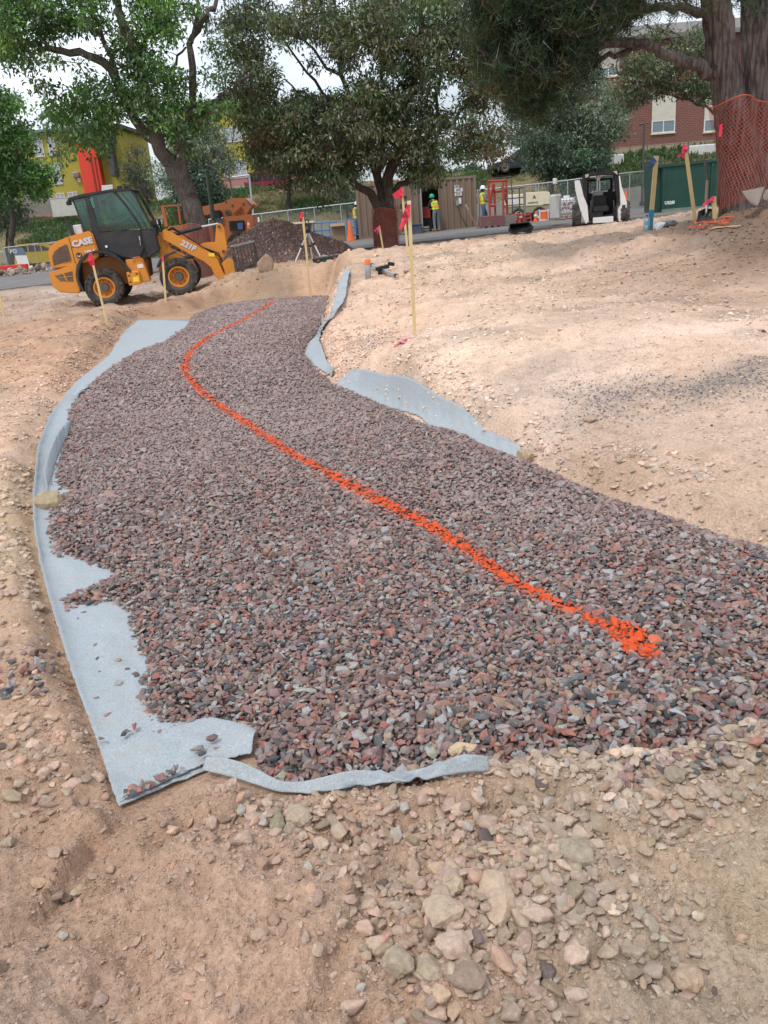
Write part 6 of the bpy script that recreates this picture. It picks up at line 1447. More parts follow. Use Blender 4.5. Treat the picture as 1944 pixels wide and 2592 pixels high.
def wrap(label, paths, z0_, z1_, pad, group=None, seed=3, ragged=.05):
    """net pulled round the silhouette of one or more trunks: paths give (x, y, z, r)"""
    g = np.random.default_rng(seed); n, m_ = 40, 14; vs = []; uv = []; zs = np.linspace(0, 1, m_)
    base = paths[0][0]; e = empty('tree_guard_net', (base[0], base[1], z0_)); tag(e, label, 'barrier net', group)
    for j, w in enumerate(zs):
        per = 0; last = None
        for i in range(n + 1):
            a_ = 2 * math.pi * (i % n) / n; d = np.array([math.cos(a_), math.sin(a_)]); z = z0_ + (z1_ - z0_) * w + (ragged * math.sin(a_ * 3 + 1) if w in (0, 1) else 0)
            best = -9; pt = None
            cs = []
            for P in paths:
                P = np.array(P); c = np.array([np.interp(z, P[:, 2], P[:, k]) for k in (0, 1, 3)]); cs.append(c)
            ctr = np.mean([c[:2] for c in cs], 0); ext = max(np.dot(c[:2] - ctr, d) + c[2] for c in cs) + pad * (1 + .3 * math.sin(a_ * 5 + w * 6))
            q_ = ctr + d * ext; p = (q_[0] - base[0], q_[1] - base[1], z - z0_)
            if last is not None: per += math.dist(p, last)
            last = p
            vs.append(p); uv.append((per, z))
    k = n + 1; f = [(j * k + i, j * k + i + 1, (j + 1) * k + i + 1, (j + 1) * k + i) for j in range(m_ - 1) for i in range(n)]
    o = mk('net', vs, f, NET, e, smooth=True); ul = o.data.uv_layers.new(name='UVMap'); 
    for l in o.data.loops: ul.data[l.index].uv = uv[l.vertex_index]
    q = MB(); q.tube([vs[(m_ - 1) * k + i] for i in range(n)] + [vs[(m_ - 1) * k]], .008, 5); q.build('net_top_edge', plain('net_edge', (.6, .08, .04), .5), e)
    return e
# --- left tree, behind the loader
parent_seed = 1; g = np.random.default_rng(11); LY = 27.0; p = onY(520, LY)
T = empty('deciduous_tree', p); tag(T, 'tall broad-leaved tree with a leaning forked trunk directly behind the wheel loader', 'tree')
L1 = [limb(T, [(524, 712), (512, 640), (500, 570), (478, 500), (452, 440), (420, 395)], .34, .22, LY, BARK1, 'trunk', g, 12)]
for pts, a_, b_ in [([(430, 410), (404, 375), (386, 328), (375, 246), (346, 152), (316, 76), (293, 12), (280, -60)], .22, .07), ([(410, 385), (351, 334), (316, 246), (281, 170), (223, 138), (146, 123), (64, 111), (-20, 90)], .17, .05), ([(340, 300), (300, 215), (268, 120), (240, 40), (220, -40)], .10, .03),
    ([(469, 480), (451, 375), (486, 328), (527, 264), (586, 228), (640, 180)], .14, .04), ([(480, 330), (498, 258), (486, 164), (480, 105), (521, 35), (550, 0), (590, -50)], .11, .04), ([(484, 110), (505, 40), (500, -30)], .06, .03), ([(455, 460), (450, 350), (498, 281), (560, 260), (590, 230)], .09, .03),
    ([(385, 330), (420, 250), (430, 180), (470, 120)], .07, .03), ([(370, 250), (300, 260), (250, 265), (190, 280)], .05, .02), ([(346, 152), (390, 60), (400, -20)], .06, .02)]:
    L1.append(limb(T, [(x, y, g.uniform(-1.2, 1.2) * (i / len(pts))) for i, (x, y) in enumerate(pts)], a_, b_, LY, BARK1, 'limb', g, 8, amp=.05))
GREEN = [(.075, .175, .028), (.095, .21, .034), (.055, .135, .026), (.12, .24, .042), (.04, .095, .022), (.10, .17, .045)]
bl = [(100, 60, 95), (250, 60, 90), (180, 150, 70), (70, 180, 75), (20, 110, 80), (30, 250, 60), (350, 60, 70), (170, 345, 36), (120, 250, 40), (300, 100, 50), (280, 440, 75), (380, 400, 80), (230, 520, 66), (330, 560, 72), (300, 620, 40), (265, 655, 40), (430, 520, 78), (430, 620, 60), (480, 380, 52), (520, 240, 60), (520, 160, 45), (700, 60, 80), (640, 130, 66), (740, 120, 60), (650, 250, 66), (690, 330, 72),
    (620, 400, 60), (700, 450, 66), (760, 360, 56), (640, 520, 50), (710, 560, 50), (790, 440, 50), (800, 540, 60), (760, 640, 44), (860, 520, 56), (900, 460, 56), (960, 430, 40), (920, 190, 44), (930, 320, 50), (440, 110, 50), (590, 50, 50), (820, 40, 46), (880, 100, 30), (560, 330, 50), (200, 270, 36), (0, 0, 80), (150, -60, 110), (400, -60, 110), (650, -60, 110), (520, 440, 60), (600, 470, 55), (350, 300, 34)]
zl = blobs(bl, nc=15, nl=50, cr_=.40)
crown(T, zl, LY, 1.7, L1, BARK1, g, .145, .062, GREEN, .6, thr=.30, vary=.26)
tp_ = L1[0]; wrap('faded orange net round the trunk base behind the loader arm', [[(p[0], p[1], p[2], .42) for p in tp_]], p.z if hasattr(p, 'z') else -.5, 1.35, .06)
# --- middle tree
parent_seed = 2; g = np.random.default_rng(12); MY = 29.0; p = onY(975, MY)
T = empty('deciduous_tree', p); tag(T, 'broad dark olive tree in the middle with several trunks rising from one base', 'tree')
M1 = [limb(T, [(978, 622), (976, 590), (974, 560), (976, 536)], .42, .36, MY, BARK2, 'trunk', g, 12)]
for pts, a_, b_, d in [([(968, 550), (946, 501), (907, 474), (871, 438), (820, 395), (760, 330), (700, 290)], .20, .05, -.8), ([(976, 548), (962, 480), (944, 420), (905, 310), (865, 190), (850, 60), (840, -60)], .22, .06, .5), ([(984, 550), (992, 465), (995, 420), (1030, 300), (1058, 150), (1070, 0), (1080, -80)], .24, .06, 0),
    ([(996, 490), (1030, 446), (1080, 410), (1110, 340), (1160, 285), (1235, 230), (1290, 180)], .13, .04, -.6), ([(946, 430), (985, 330), (960, 200), (980, 80), (960, -50)], .12, .04, .8), ([(905, 310), (820, 240), (760, 160), (700, 60)], .10, .03, -1), ([(871, 438), (840, 330), (790, 250), (720, 200)], .09, .03, 1), ([(1058, 150), (1120, 110), (1190, 60), (1230, -20)], .09, .03, .5),
    ([(1110, 340), (1100, 230), (1150, 120)], .08, .03, 1), ([(907, 474), (850, 450), (790, 430), (730, 440)], .07, .02, -1.2), ([(700, 290), (660, 330), (640, 400)], .04, .02, -1.), ([(865, 190), (780, 120), (650, 40)], .07, .02, .3)]:
    M1.append(limb(T, [(x, y, d * 1.6 * i / len(pts)) for i, (x, y) in enumerate(pts)], a_ * .8, b_ * .8, MY, BARK2, 'limb', g, 8, amp=.06))
OLV = [(.095, .125, .050), (.078, .12, .052), (.12, .145, .06), (.11, .10, .05), (.062, .10, .045), (.12, .11, .055), (.09, .14, .05), (.10, .13, .065)]
BRZ = [(.15, .10, .052), (.13, .095, .055), (.10, .10, .05), (.17, .115, .055), (.09, .105, .05)]
mz = [([(575, -60), (1240, -60), (1300, 60), (1290, 160), (1180, 300), (1060, 330), (900, 300), (700, 300), (590, 240), (560, 80)], 640, 62, .42), ([(600, 230), (760, 250), (900, 300), (900, 400), (780, 420), (640, 400), (600, 330)], 170, 74, .44),
    ([(690, 400), (760, 400), (900, 410), (880, 470), (830, 520), (770, 500), (700, 470)], 62, 60, .36), ([(860, 330), (1110, 320), (1120, 420), (1060, 440), (1000, 420), (940, 430), (880, 430)], 110, 66, .38), ([(640, 390), (700, 400), (700, 440), (650, 440)], 10, 40, .3), ([(1020, 430), (1120, 430), (1130, 460), (1060, 480)], 22, 50, .3), ([(850, 40), (1020, 40), (1020, 330), (870, 330)], 120, 66, .44, -.8), ([(1080, 300), (1230, 280), (1240, 400), (1130, 400)], 40, 60, .36)]
crown(T, mz, MY, 2.6, M1, BARK2, g, .15, .055, OLV, .75, thr=.37, nfreq=.014, vary=.24)
crown(T, [([(1130, 60), (1260, 40), (1310, 200), (1290, 380), (1220, 430), (1180, 330), (1120, 280)], 95, 66, .42), ([(640, 300), (800, 280), (840, 380), (720, 430), (640, 380)], 60, 60, .4)], MY - .5, 1.6, M1, BARK2, g, .15, .055, BRZ, .75, thr=.40, name='bronze_crown')
wrap('orange net wrapped round the base of the middle tree', [[(q[0], q[1], q[2], .40) for q in M1[0]] + [(M1[0][-1][0] - .05, M1[0][-1][1], M1[0][-1][2] + 1.2, .42)]], p.z - .02, p.z + 1.28, .05, seed=4)
# --- right pine with two stems
parent_seed = 3; g = np.random.default_rng(13); PY_ = 12.2; p = onY(1850, PY_)
T = empty('pine_tree', p); tag(T, 'massive two-stemmed pine at the right edge with long limbs reaching left', 'tree')
P1 = []
def trunk(pts, rs):
    q = np.atleast_2d(atY([a[0] for a in pts], [a[1] for a in pts], [PY_ + a[2] for a in pts])); P = resample(np.c_[q, rs], 40); n = 40; m = MB(); vs = []
    for i, s in enumerate(P):
        for j in range(n):
            a_ = 2 * math.pi * j / n; r_2 = s[3] * (1 + .05 * math.sin(a_ * 7 + 2 * math.sin(s[2] * 2)) + .045 * math.sin(a_ * 13 + s[2] * 3) + .04 * g.normal()); vs.append((s[0] + r_2 * math.cos(a_) - T.location.x, s[1] + r_2 * math.sin(a_) - T.location.y, s[2] - T.location.z))
    m.add(vs, [(i * n + j, i * n + (j + 1) % n, (i + 1) * n + (j + 1) % n, (i + 1) * n + j) for i in range(len(P) - 1) for j in range(n)]); m.build('trunk', BARKP, T, smooth=True); return P
tA = trunk([(1886, 575, 0), (1878, 500, 0), (1868, 400, 0), (1848, 280, 0), (1828, 130, 0), (1812, 0, 0), (1796, -120, 0)], [.34, .28, .235, .21, .185, .175, .17])
tB = trunk([(1910, 565, .1), (1914, 480, .1), (1914, 380, .1), (1916, 280, .1), (1916, 130, .1), (1914, 0, .1), (1912, -120, .1)], [.34, .27, .225, .20, .185, .18, .17])
for pts, a_, b_ in [([(1830, 205), (1790, 180), (1740, 160), (1690, 135), (1640, 122), (1590, 112), (1530, 110), (1490, 130), (1460, 160), (1400, 180)], .14, .045), ([(1620, 118), (1570, 135), (1520, 155), (1480, 175), (1430, 200)], .07, .025), ([(1820, 75), (1790, 40), (1740, 22), (1680, 18), (1620, 30), (1560, 45), (1480, 60), (1400, 60)], .10, .04), ([(1815, -20), (1740, -40), (1600, -30), (1450, -10), (1330, 20)], .09, .03), ([(1480, 60), (1400, 120), (1330, 200)], .045, .02), ([(1490, 130), (1400, 240), (1340, 270)], .04, .02), ([(1400, 60), (1300, 110), (1240, 140)], .035, .015)]:
    P1.append(limb(T, [(x, y, -.5 * i / len(pts)) for i, (x, y) in enumerate(pts)], a_ * .68, b_ * .7, PY_, BARKP, 'limb', g, 10, amp=.02))
NED = [(.026, .050, .022), (.034, .062, .026), (.018, .036, .018), (.05, .072, .028), (.038, .052, .022), (.075, .07, .03)]
pz = [([(1195, -60), (1560, -60), (1640, 0), (1560, 60), (1500, 110), (1500, 190), (1440, 210), (1400, 270), (1330, 285), (1270, 250), (1225, 190), (1205, 110)], 420, 120, .19), ([(1420, -80), (1944, -80), (1944, -20), (1600, 20), (1500, 30)], 60, 160, .25), ([(1290, 220), (1390, 230), (1380, 300), (1320, 290)], 16, 170, .2), ([(1540, 60), (1600, 20), (1620, 50), (1560, 90)], 6, 120, .15)]
crown(T, pz, PY_ - .4, .9, P1, BARKP, g, .15, .0085, NED, .4, mat=M_NEEDLE, needle=True, thr=.22, name='needles', vary=.3)
zt = tA[0][2]
wrap('orange net wrapped round both stems of the big pine', [[(q[0], q[1], q[2], q[3]) for q in tA], [(q[0], q[1], q[2], q[3]) for q in tB]], p.z + .16, p.z + 1.46, .035, seed=5)
q_ = onY(1832, 11.55); e = empty('hanging_tape', (q_.x, q_.y, p.z + 1.1)); tag(e, 'short red plastic strip tied high on the net of the big pine', 'tape')
tt = tr([(1821, 320), (1828, 320), (1825, 346), (1818, 346)], 11.55, e.location); m = MB(); m.prism(tt, -.02, .0); m.build('strip', REDT, e); m = MB(); m.cyl((tt[0][0], 0, tt[0][1]), (tt[1][0], 0, tt[1][1] + .02), .012); m.build('knot', REDT, e)
# --- other trees and shrubs
def simple(px, Y, label, zones, base_py, cols, limbs_, mat_b=BARK2, seed=5, hd=2.5, leafL=.2, leafW=.08, droop=.3, thr=.3, name='deciduous_tree', cat='tree', group=None, trunk_r=.18, nfreq=.02):
    global parent_seed
    parent_seed = seed; g = np.random.default_rng(seed * 7); p = onY(px, Y); T = empty(name, p); tag(T, label, cat, group)
    a_ = pix([p.x, p.y, p.z])[0]; Ls = []
    for k, pts in enumerate(limbs_): Ls.append(limb(T, ([(px, a_[1])] if k == 0 else []) + pts, trunk_r if k == 0 else trunk_r * .5, trunk_r * .35, Y, mat_b, 'trunk' if k == 0 else 'limb', g, 8, amp=.05))
    crown(T, zones, Y, hd, Ls, mat_b, g, leafL, leafW, cols, droop, thr=thr, nfreq=nfreq, twig=.02); return T
SILV = [(.17, .22, .155), (.13, .18, .12), (.21, .26, .19), (.10, .14, .09), (.16, .19, .15)]
SILD = [(.11, .15, .10), (.08, .12, .075), (.14, .18, .13)]
simple(28, 62, 'bright green tree with a drooping side branch at the far left edge', [([(-60, 230), (40, 240), (70, 300), (60, 420), (-60, 430)], 120, 60, .9), ([(20, 420), (80, 410), (140, 440), (110, 490), (20, 510), (-40, 470)], 70, 60, .8)], 600, GREEN, [[(34, 560), (26, 480), (20, 400), (10, 320)], [(28, 500), (60, 460), (110, 455)], [(22, 440), (-20, 380)]], seed=21, leafL=.30, leafW=.14, thr=.3, trunk_r=.3)
simple(18, 66, 'silver-grey shrub beneath the bright green tree at the far left', [([(-60, 480), (40, 490), (75, 540), (60, 575), (-60, 590)], 90, 60, .8)], 600, SILD, [[(18, 540), (14, 500)], [(20, 560), (40, 520)]], seed=22, leafL=.28, leafW=.09, name='shrub', cat='shrub', group='silver-leaved shrubs', trunk_r=.15)
simple(560, 58, 'tall silver-leaved tree right of the leaning trunk behind the telehandler', [([(440, 300), (500, 290), (560, 340), (590, 420), (560, 500), (430, 510), (395, 440), (420, 350)], 150, 60, .8)], 540, SILV, [[(540, 480), (510, 400), (500, 320)], [(530, 460), (560, 400)]], seed=23, leafL=.28, leafW=.08, trunk_r=.2)
simple(505, 56, 'dark green bush right of the leaning trunk', [([(455, 430), (500, 420), (545, 440), (560, 500), (540, 530), (450, 530)], 80, 70, .7)], 560, [(.03, .07, .035), (.04, .085, .04), (.025, .055, .03)], [[(505, 500), (500, 450)]], seed=24, name='shrub', cat='shrub', trunk_r=.12)
simple(385, 75, 'small dark olive conifer between the red tower and the leaning trunk', [([(322, 390), (355, 370), (380, 430), (385, 490), (335, 500), (318, 440)], 60, 60, .8)], 560, [(.045, .05, .025), (.06, .065, .03)], [[(360, 480), (350, 420), (345, 385)]], seed=25, name='conifer', trunk_r=.15)
simple(730, 60, 'silver-leaved tree showing through the left side of the middle tree', [([(660, 300), (740, 280), (800, 340), (790, 420), (700, 440), (650, 380)], 90, 60, .8)], 520, SILV, [[(735, 440), (725, 380), (720, 320)]], seed=26, leafL=.28, leafW=.08, trunk_r=.18)
simple(880, 56, 'low silver-leaved bush between the garden wall and the middle tree', [([(830, 430), (880, 415), (910, 440), (915, 490), (870, 510), (830, 490)], 60, 60, .6)], 530, SILV, [[(878, 490), (876, 450)]], seed=27, leafL=.24, leafW=.07, name='shrub', cat='shrub', group='silver-leaved shrubs', trunk_r=.1)
simple(1470, 52, 'large silver-leaved tree before the brick building, above the skid steer', [([(1400, 190), (1490, 165), (1540, 220), (1580, 290), (1590, 350), (1530, 400), (1470, 440), (1400, 380), (1370, 280)], 260, 66, .62), ([(1300, 240), (1400, 240), (1420, 330), (1400, 400), (1330, 400), (1270, 330)], 130, 60, .6)], 470, SILV, [[(1468, 400), (1460, 320), (1470, 230)], [(1462, 350), (1520, 290)], [(1460, 360), (1390, 300), (1330, 290)]], seed=28, leafL=.24, leafW=.07, hd=2.2, trunk_r=.2)
simple(1395, 50, 'grey-green tree with drooping boughs right of the dark sedan', [([(1340, 330), (1400, 330), (1440, 400), (1430, 450), (1380, 470), (1345, 430)], 95, 66, .6)], 480, [(.07, .11, .06), (.09, .13, .075), (.05, .08, .05)], [[(1398, 420), (1390, 350)], [(1396, 400), (1420, 360)]], seed=29, leafL=.22, leafW=.08, trunk_r=.16)
simple(1485, 49.5, 'dark green bush on the bank behind the skid steer', [([(1420, 420), (1470, 385), (1530, 400), (1540, 460), (1500, 475), (1420, 470)], 110, 70, .55)], 480, [(.035, .075, .03), (.05, .10, .035), (.028, .06, .028)], [[(1485, 450), (1480, 410)]], seed=30, name='shrub', cat='shrub', trunk_r=.1)
simple(1700, 42, 'olive-leaved tree seen between the pine limbs and the brick wall', [([(1560, 160), (1680, 120), (1800, 60), (1830, 120), (1830, 230), (1720, 240), (1640, 250), (1580, 290), (1540, 230)], 170, 62, .45), ([(1720, 225), (1830, 225), (1830, 285), (1760, 270)], 18, 40, .35), ([(1540, 110), (1700, 60), (1720, 90), (1560, 150)], 20, 40, .35)], 520, OLV + [(.11, .12, .06), (.13, .13, .075)], [[(1830, 420), (1835, 300), (1800, 230), (1700, 220), (1600, 210)], [(1830, 300), (1760, 255), (1700, 240)], [(1830, 260), (1780, 130), (1700, 100)]], seed=31, leafL=.17, leafW=.07, hd=1.8, trunk_r=.15, thr=.3)
for k, (px, py_, Y, w) in enumerate([(1150, 455, 95, 24), (1195, 430, 120, 12), (1100, 450, 110, 20), (1180, 452, 100, 16), (1225, 455, 90, 12)]):
    simple(px, Y, ['round green tree far behind the container, left of the others', 'narrow dark spruce far behind the container', 'green tree far off just right of the middle trunk', 'small pale green tree far behind the container roof', 'low green tree far off left of the dark sedan'][k], [([(px - w, py_ - w * .3), (px, py_ - w * 1.4), (px + w, py_ - w * .3), (px + w, py_ + w * .8), (px - w, py_ + w * .8)], 26, 60, .9)], 500, [(.035, .075, .03), (.05, .10, .04)], [[(px, py_), (px, py_ - w)]], seed=40 + k, leafL=.34, leafW=.16, hd=1.5, trunk_r=.15)

# --- grass and weeds on the bank (nobody could count it)
g = np.random.default_rng(77); n = 26000; x = g.uniform(-42, 28, n); u = g.random(n) ** .8; y = footline(x) - .3 + u * 17; gm = fbm(x * .5, y, .35, 3, 31) + .12 * (x < -8) - .1 * (x > 9)
k = g.random(n) < .25 + .75 * sstep(.38, .6, gm); x, y, gm = x[k], y[k], gm[k]; n = len(x); per = 5
X = np.repeat(x, per) + g.normal(0, .12, n * per); Y_ = np.repeat(y, per) + g.normal(0, .12, n * per); C = np.c_[X, Y_, base_h(X, Y_) - .02]
kk = np.repeat(sstep(.42, .6, gm), per)[:, None]; tall = np.repeat(np.exp(g.normal(0, .3, n)), per)
cg = (np.array([.22, .19, .10]) * (1 - kk) + np.array([.075, .135, .035]) * kk) * np.exp(g.normal(0, .25, (n * per, 1)))
G_ = bpy.data.objects.new('bank_plants', None); bpy.data.objects.remove(G_)
o = quads('weeds_and_grass', C, unit(g.normal(0, .35, (n * per, 3)) + np.array([0, 0, 1])), unit(g.normal(0, 1, (n * per, 3))), .22 * tall * (.5 + .8 * kk[:, 0]), .10, cg, M_LEAF, ground, False)
o['kind'] = 'stuff'
# ---------------------------------------------------------------- stakes
def stake(bot, top, Y, label, w=.035, nm='survey_stake', group='wooden survey stakes', mat=None, extra=None, dz=-.05):
    """bot/top are seen pixels; the stake stands at distance Y"""
    b_ = atY(bot[0], bot[1], Y); t_ = atY(top[0], top[1], Y); z = gz(b_[0], b_[1]); e = empty(nm, (b_[0], b_[1], z)); tag(e, label, 'stake', group)
    v = Vector(t_) - Vector((b_[0], b_[1], z)); v.y = 0
    m = MB(); L_ = v.length; ang = math.atan2(v.x, v.z); m.box((v.x / 2, 0, v.z / 2 + dz / 2), (w, .012 if w < .05 else .03, L_ - dz), (0, ang, 0)); m.build('lath', mat or LATH, e)
    e['_v'] = tuple(v); return e
def ribbon(e, pts, Y, mat, nm='ribbon', wid=.03, sag=0):
    O = e.location; P = tr(pts, Y, O); m = MB(); n = len(P); vs = []
    for i, (x, z) in enumerate(P):
        a_ = P[max(0, i - 1)]; b_ = P[min(n - 1, i + 1)]; d = Vector((b_[0] - a_[0], 0, b_[1] - a_[1])).normalized(); s = Vector((-d.z, 0, d.x)) * wid / 2
        y = -.02 - .03 * math.sin(i * 2.1); vs += [(x + s.x, y, z + s.z), (x - s.x, y - .012 * math.cos(i * 1.7), z - s.z)]
    m.add(vs, [(2 * i, 2 * i + 1, 2 * i + 3, 2 * i + 2) for i in range(n - 1)]); o = m.build(nm, mat, e); md = o.modifiers.new('t', 'SOLIDIFY'); md.thickness = .002; return o
def topcap(e, mat, L_=.06, w=.04): v = e['_v']; n = Vector(v).normalized(); m = MB(); m.box(tuple(Vector(v) - n * L_ / 2), (w, .016, L_), (0, math.atan2(v[0], v[2]), 0)); m.build('painted_tip', mat, e)
e = stake((1050, 852), (1035, 508), 7.6, 'tall lath with long red ribbon, nearest of the pair right of the path', .030); topcap(e, plain('white_tip', (.7, .62, .5)), .03, .033)
ribbon(e, [(1035, 520), (1026, 535), (1022, 552), (1018, 568), (1012, 580)], 7.6, REDT, wid=.028); ribbon(e, [(1036, 518), (1034, 545), (1022, 570), (1014, 573)], 7.58, REDT, wid=.02)
e = stake((1034, 660), (1017, 476), 14.5, 'lath with a red flag pointing left, behind the tallest lath', .036); topcap(e, PINK, .03)
ribbon(e, [(1018, 482), (1008, 490), (997, 498)], 14.48, REDT, wid=.09); ribbon(e, [(1018, 484), (1014, 495), (1016, 504)], 14.47, REDT, wid=.05)
e = stake((270, 812), (229, 640), 14.3, 'lath with a red ribbon leaning before the rear wheel of the loader', .034); topcap(e, REDT, .06); ribbon(e, [(230, 645), (227, 660), (232, 672), (236, 668), (234, 652)], 14.28, REDT, wid=.055)
e = stake((420, 768), (411, 650), 18.0, 'short lath with a dark tip between the two wheels of the loader', .04); topcap(e, REDT, .10)
e = stake((779, 677), (765, 536), 18.3, 'lath with a red top standing before the tripod', .045); topcap(e, REDT, .10); ribbon(e, [(763, 540), (761, 552), (762, 562)], 18.28, REDT, wid=.05)
e = stake((1211, 580), (1178, 518), 39.5, 'thin pole with a pale pink tip leaning against the container', .06, mat=plain('dusty_pink', (.32, .18, .16))); topcap(e, WHITE, .25, .07)
e = stake((970, 622), (960, 572), 27.5, 'short lath with a pink bow at the foot of the middle tree', .05); ribbon(e, [(960, 574), (953, 580), (948, 586)], 27.4, PINK, wid=.05); ribbon(e, [(960, 575), (957, 586), (955, 592)], 27.4, PINK, wid=.04)
e = stake((1645, 588), (1661, 398), 13.4, 'broad board with a blue painted foot and blue ribbon, before the dumpster', .065, group=None)
bl_ = plain('blue_spray', (.03, .26, .40)); v = Vector(e['_v']); m = MB(); m.box(tuple(v * .14), (.07, .036, v.length * .29), (0, math.atan2(v.x, v.z), 0)); m.build('painted_foot', bl_, e)
m = MB(); m.box(tuple(v * .985), (.07, .034, .07), (0, math.atan2(v.x, v.z), 0)); m.build('painted_tip', plain('white_tip', (.7, .62, .5)), e); ribbon(e, [(1659, 402), (1650, 412), (1649, 424)], 13.36, plain('blue_tape', (.04, .14, .32)), wid=.09)
e = stake((1763, 540), (1736, 376), 13.6, 'round stake with a bright pink bow leaning left before the dumpster', .05, group=None); ribbon(e, [(1737, 366), (1733, 378), (1735, 392), (1728, 396)], 13.56, PINK, wid=.07); ribbon(e, [(1733, 370), (1728, 388), (1719, 396)], 13.55, PINK, wid=.035)
e = stake((1812, 530), (1807, 498), 12.2, 'short stub stake with a pink bow beside the shovel blade', .055, group=None); ribbon(e, [(1808, 498), (1796, 508), (1788, 516), (1780, 522)], 12.16, PINK, wid=.04); ribbon(e, [(1808, 500), (1803, 508), (1801, 512)], 12.15, PINK, wid=.05)
q = onY(22, 15.2); e = stake((12, 818), (-3, 740), 15.2, 'thin lath at the far left edge of the dirt', .03)
for o in list(COL.objects):
    if '_v' in o: del o['_v']
# ---------------------------------------------------------------- shovel and clutter by the pine
SYY = 12.3; b_ = atY(1787, 556, SYY); O = Vector((b_[0], SYY, gz(b_[0], SYY))); S = lambda pts: tr(zp(1600, 440, 4.8227, pts), SYY, O)
e = empty('shovel', O); tag(e, 'long-handled shovel leaning on the pine with its steel blade in the dirt', 'shovel')
H_ = S([(900, 380), (960, 80), (975, -70), (985, -170)]); m = MB(); m.tube([(H_[0][0], .0, H_[0][1]), (H_[1][0], .12, H_[1][1])], .022, 8); m.build('handle', plain('worn_handle', (.22, .16, .11), .7), e)
m = MB(); m.tube([(H_[1][0], .12, H_[1][1]), (H_[3][0], .26, H_[3][1])], .022, 8); m.build('handle_grip', plain('dark_handle', (.05, .05, .055)), e)
m = MB(); P = S([(800, 460), (870, 425), (905, 420), (1020, 432), (1000, 560), (905, 580), (765, 590)]); C_ = S([(895, 480)])[0]
vs = [(x, -.02 - .05 * (z < C_[1]), z) for x, z in P] + [(C_[0], .06, C_[1])]; m.add(vs, [(i, (i + 1) % 7, 7) for i in range(7)]); o = m.build('blade', DKSTEEL, e); o.modifiers.new('t', 'SOLIDIFY').thickness = .006
m = MB(); P = S([(915, 360), (900, 470), (892, 520)]); m.tube([(P[0][0], 0, P[0][1]), (P[1][0], -.01, P[1][1]), (P[2][0], .0, P[2][1])], [.026, .02, .008], 8); m.build('socket', STEEL, e)
# bag
BYY = 12.9; b_ = atY(1705, 582, BYY); O = Vector((b_[0], BYY, gz(b_[0], BYY))); S = lambda pts: tr(zp(1600, 440, 4.8227, pts), BYY, O)
def crumple(nm, pts, depth, mat, par, seed=0):
    g = np.random.default_rng(seed); P = S(pts); c = np.mean(P, 0); bm = bmesh.new()
    for x, z in P:
        for y in (-depth / 2, depth / 2): bm.verts.new((x + g.normal(0, .006), y * (.6 + .3 * g.random()), z))
    for _ in range(5): w = g.dirichlet(np.ones(len(P))); q = (np.array(P) * w[:, None]).sum(0); bm.verts.new((q[0], -depth * .62, q[1]))
    r_ = bmesh.ops.convex_hull(bm, input=bm.verts); bmesh.ops.delete(bm, geom=[v for v in bm.verts if not v.link_faces], context='VERTS'); me = bpy.data.meshes.new(nm); bm.to_mesh(me); bm.free(); me.materials.append(mat)
    o = bpy.data.objects.new(nm, me); COL.objects.link(o); o.parent = par; return o
e = empty('rubbish_bag', O); tag(e, 'crumpled black and grey plastic sheeting on the dirt beside the blue-footed board', 'plastic bag')
GREYP = plain('grey_plastic', (.20, .22, .23), .35); crumple('black_fold', [(340, 640), (380, 590), (475, 562), (560, 610), (560, 690), (420, 700), (345, 690)], .35, plain('black_plastic', (.012, .012, .014), .3), e, 1)
crumple('grey_fold', [(470, 565), (560, 590), (640, 600), (690, 600), (600, 690), (480, 690)], .3, GREYP, e, 2); crumple('grey_fold', [(600, 620), (690, 595), (745, 640), (690, 690), (590, 695)], .3, plain('grey_plastic_dark', (.12, .125, .13), .35), e, 3)
crumple('white_fold', [(275, 640), (330, 585), (400, 590), (345, 680), (280, 690)], .2, WHITE, e, 4); crumple('red_fold', [(275, 670), (335, 665), (335, 712), (280, 715)], .15, plain('pink_plastic', (.55, .09, .10)), e, 5)
# bottle
b_ = atY(1636, 590, 13.2); O = Vector((b_[0], 13.2, gz(b_[0], 13.2))); e = empty('water_bottle', O); tag(e, 'clear plastic water bottle standing left of the blue-footed board', 'bottle')
m = MB(); hb = tr([(1638, 544)], 13.2, O)[0][1]; m.tube([(0, 0, 0), (0, 0, .01), (0, 0, hb * .3), (0, 0, hb * .34), (0, 0, hb * .65), (0, 0, hb * .84), (0, 0, hb * .92)], [.035, .045, .045, .04, .045, .035, .017], 14); m.build('bottle_body', glass('clear_plastic', (.75, .88, .95), .1, .5), e, smooth=True)
m = MB(); m.cyl((0, 0, hb * .4), (0, 0, hb * .62), .047, n=14); m.build('bottle_label', plain('label_blue', (.25, .45, .62)), e); m = MB(); m.cyl((0, 0, hb * .92), (0, 0, hb), .02, n=12); m.build('cap', plain('brown_cap', (.12, .06, .04)), e)
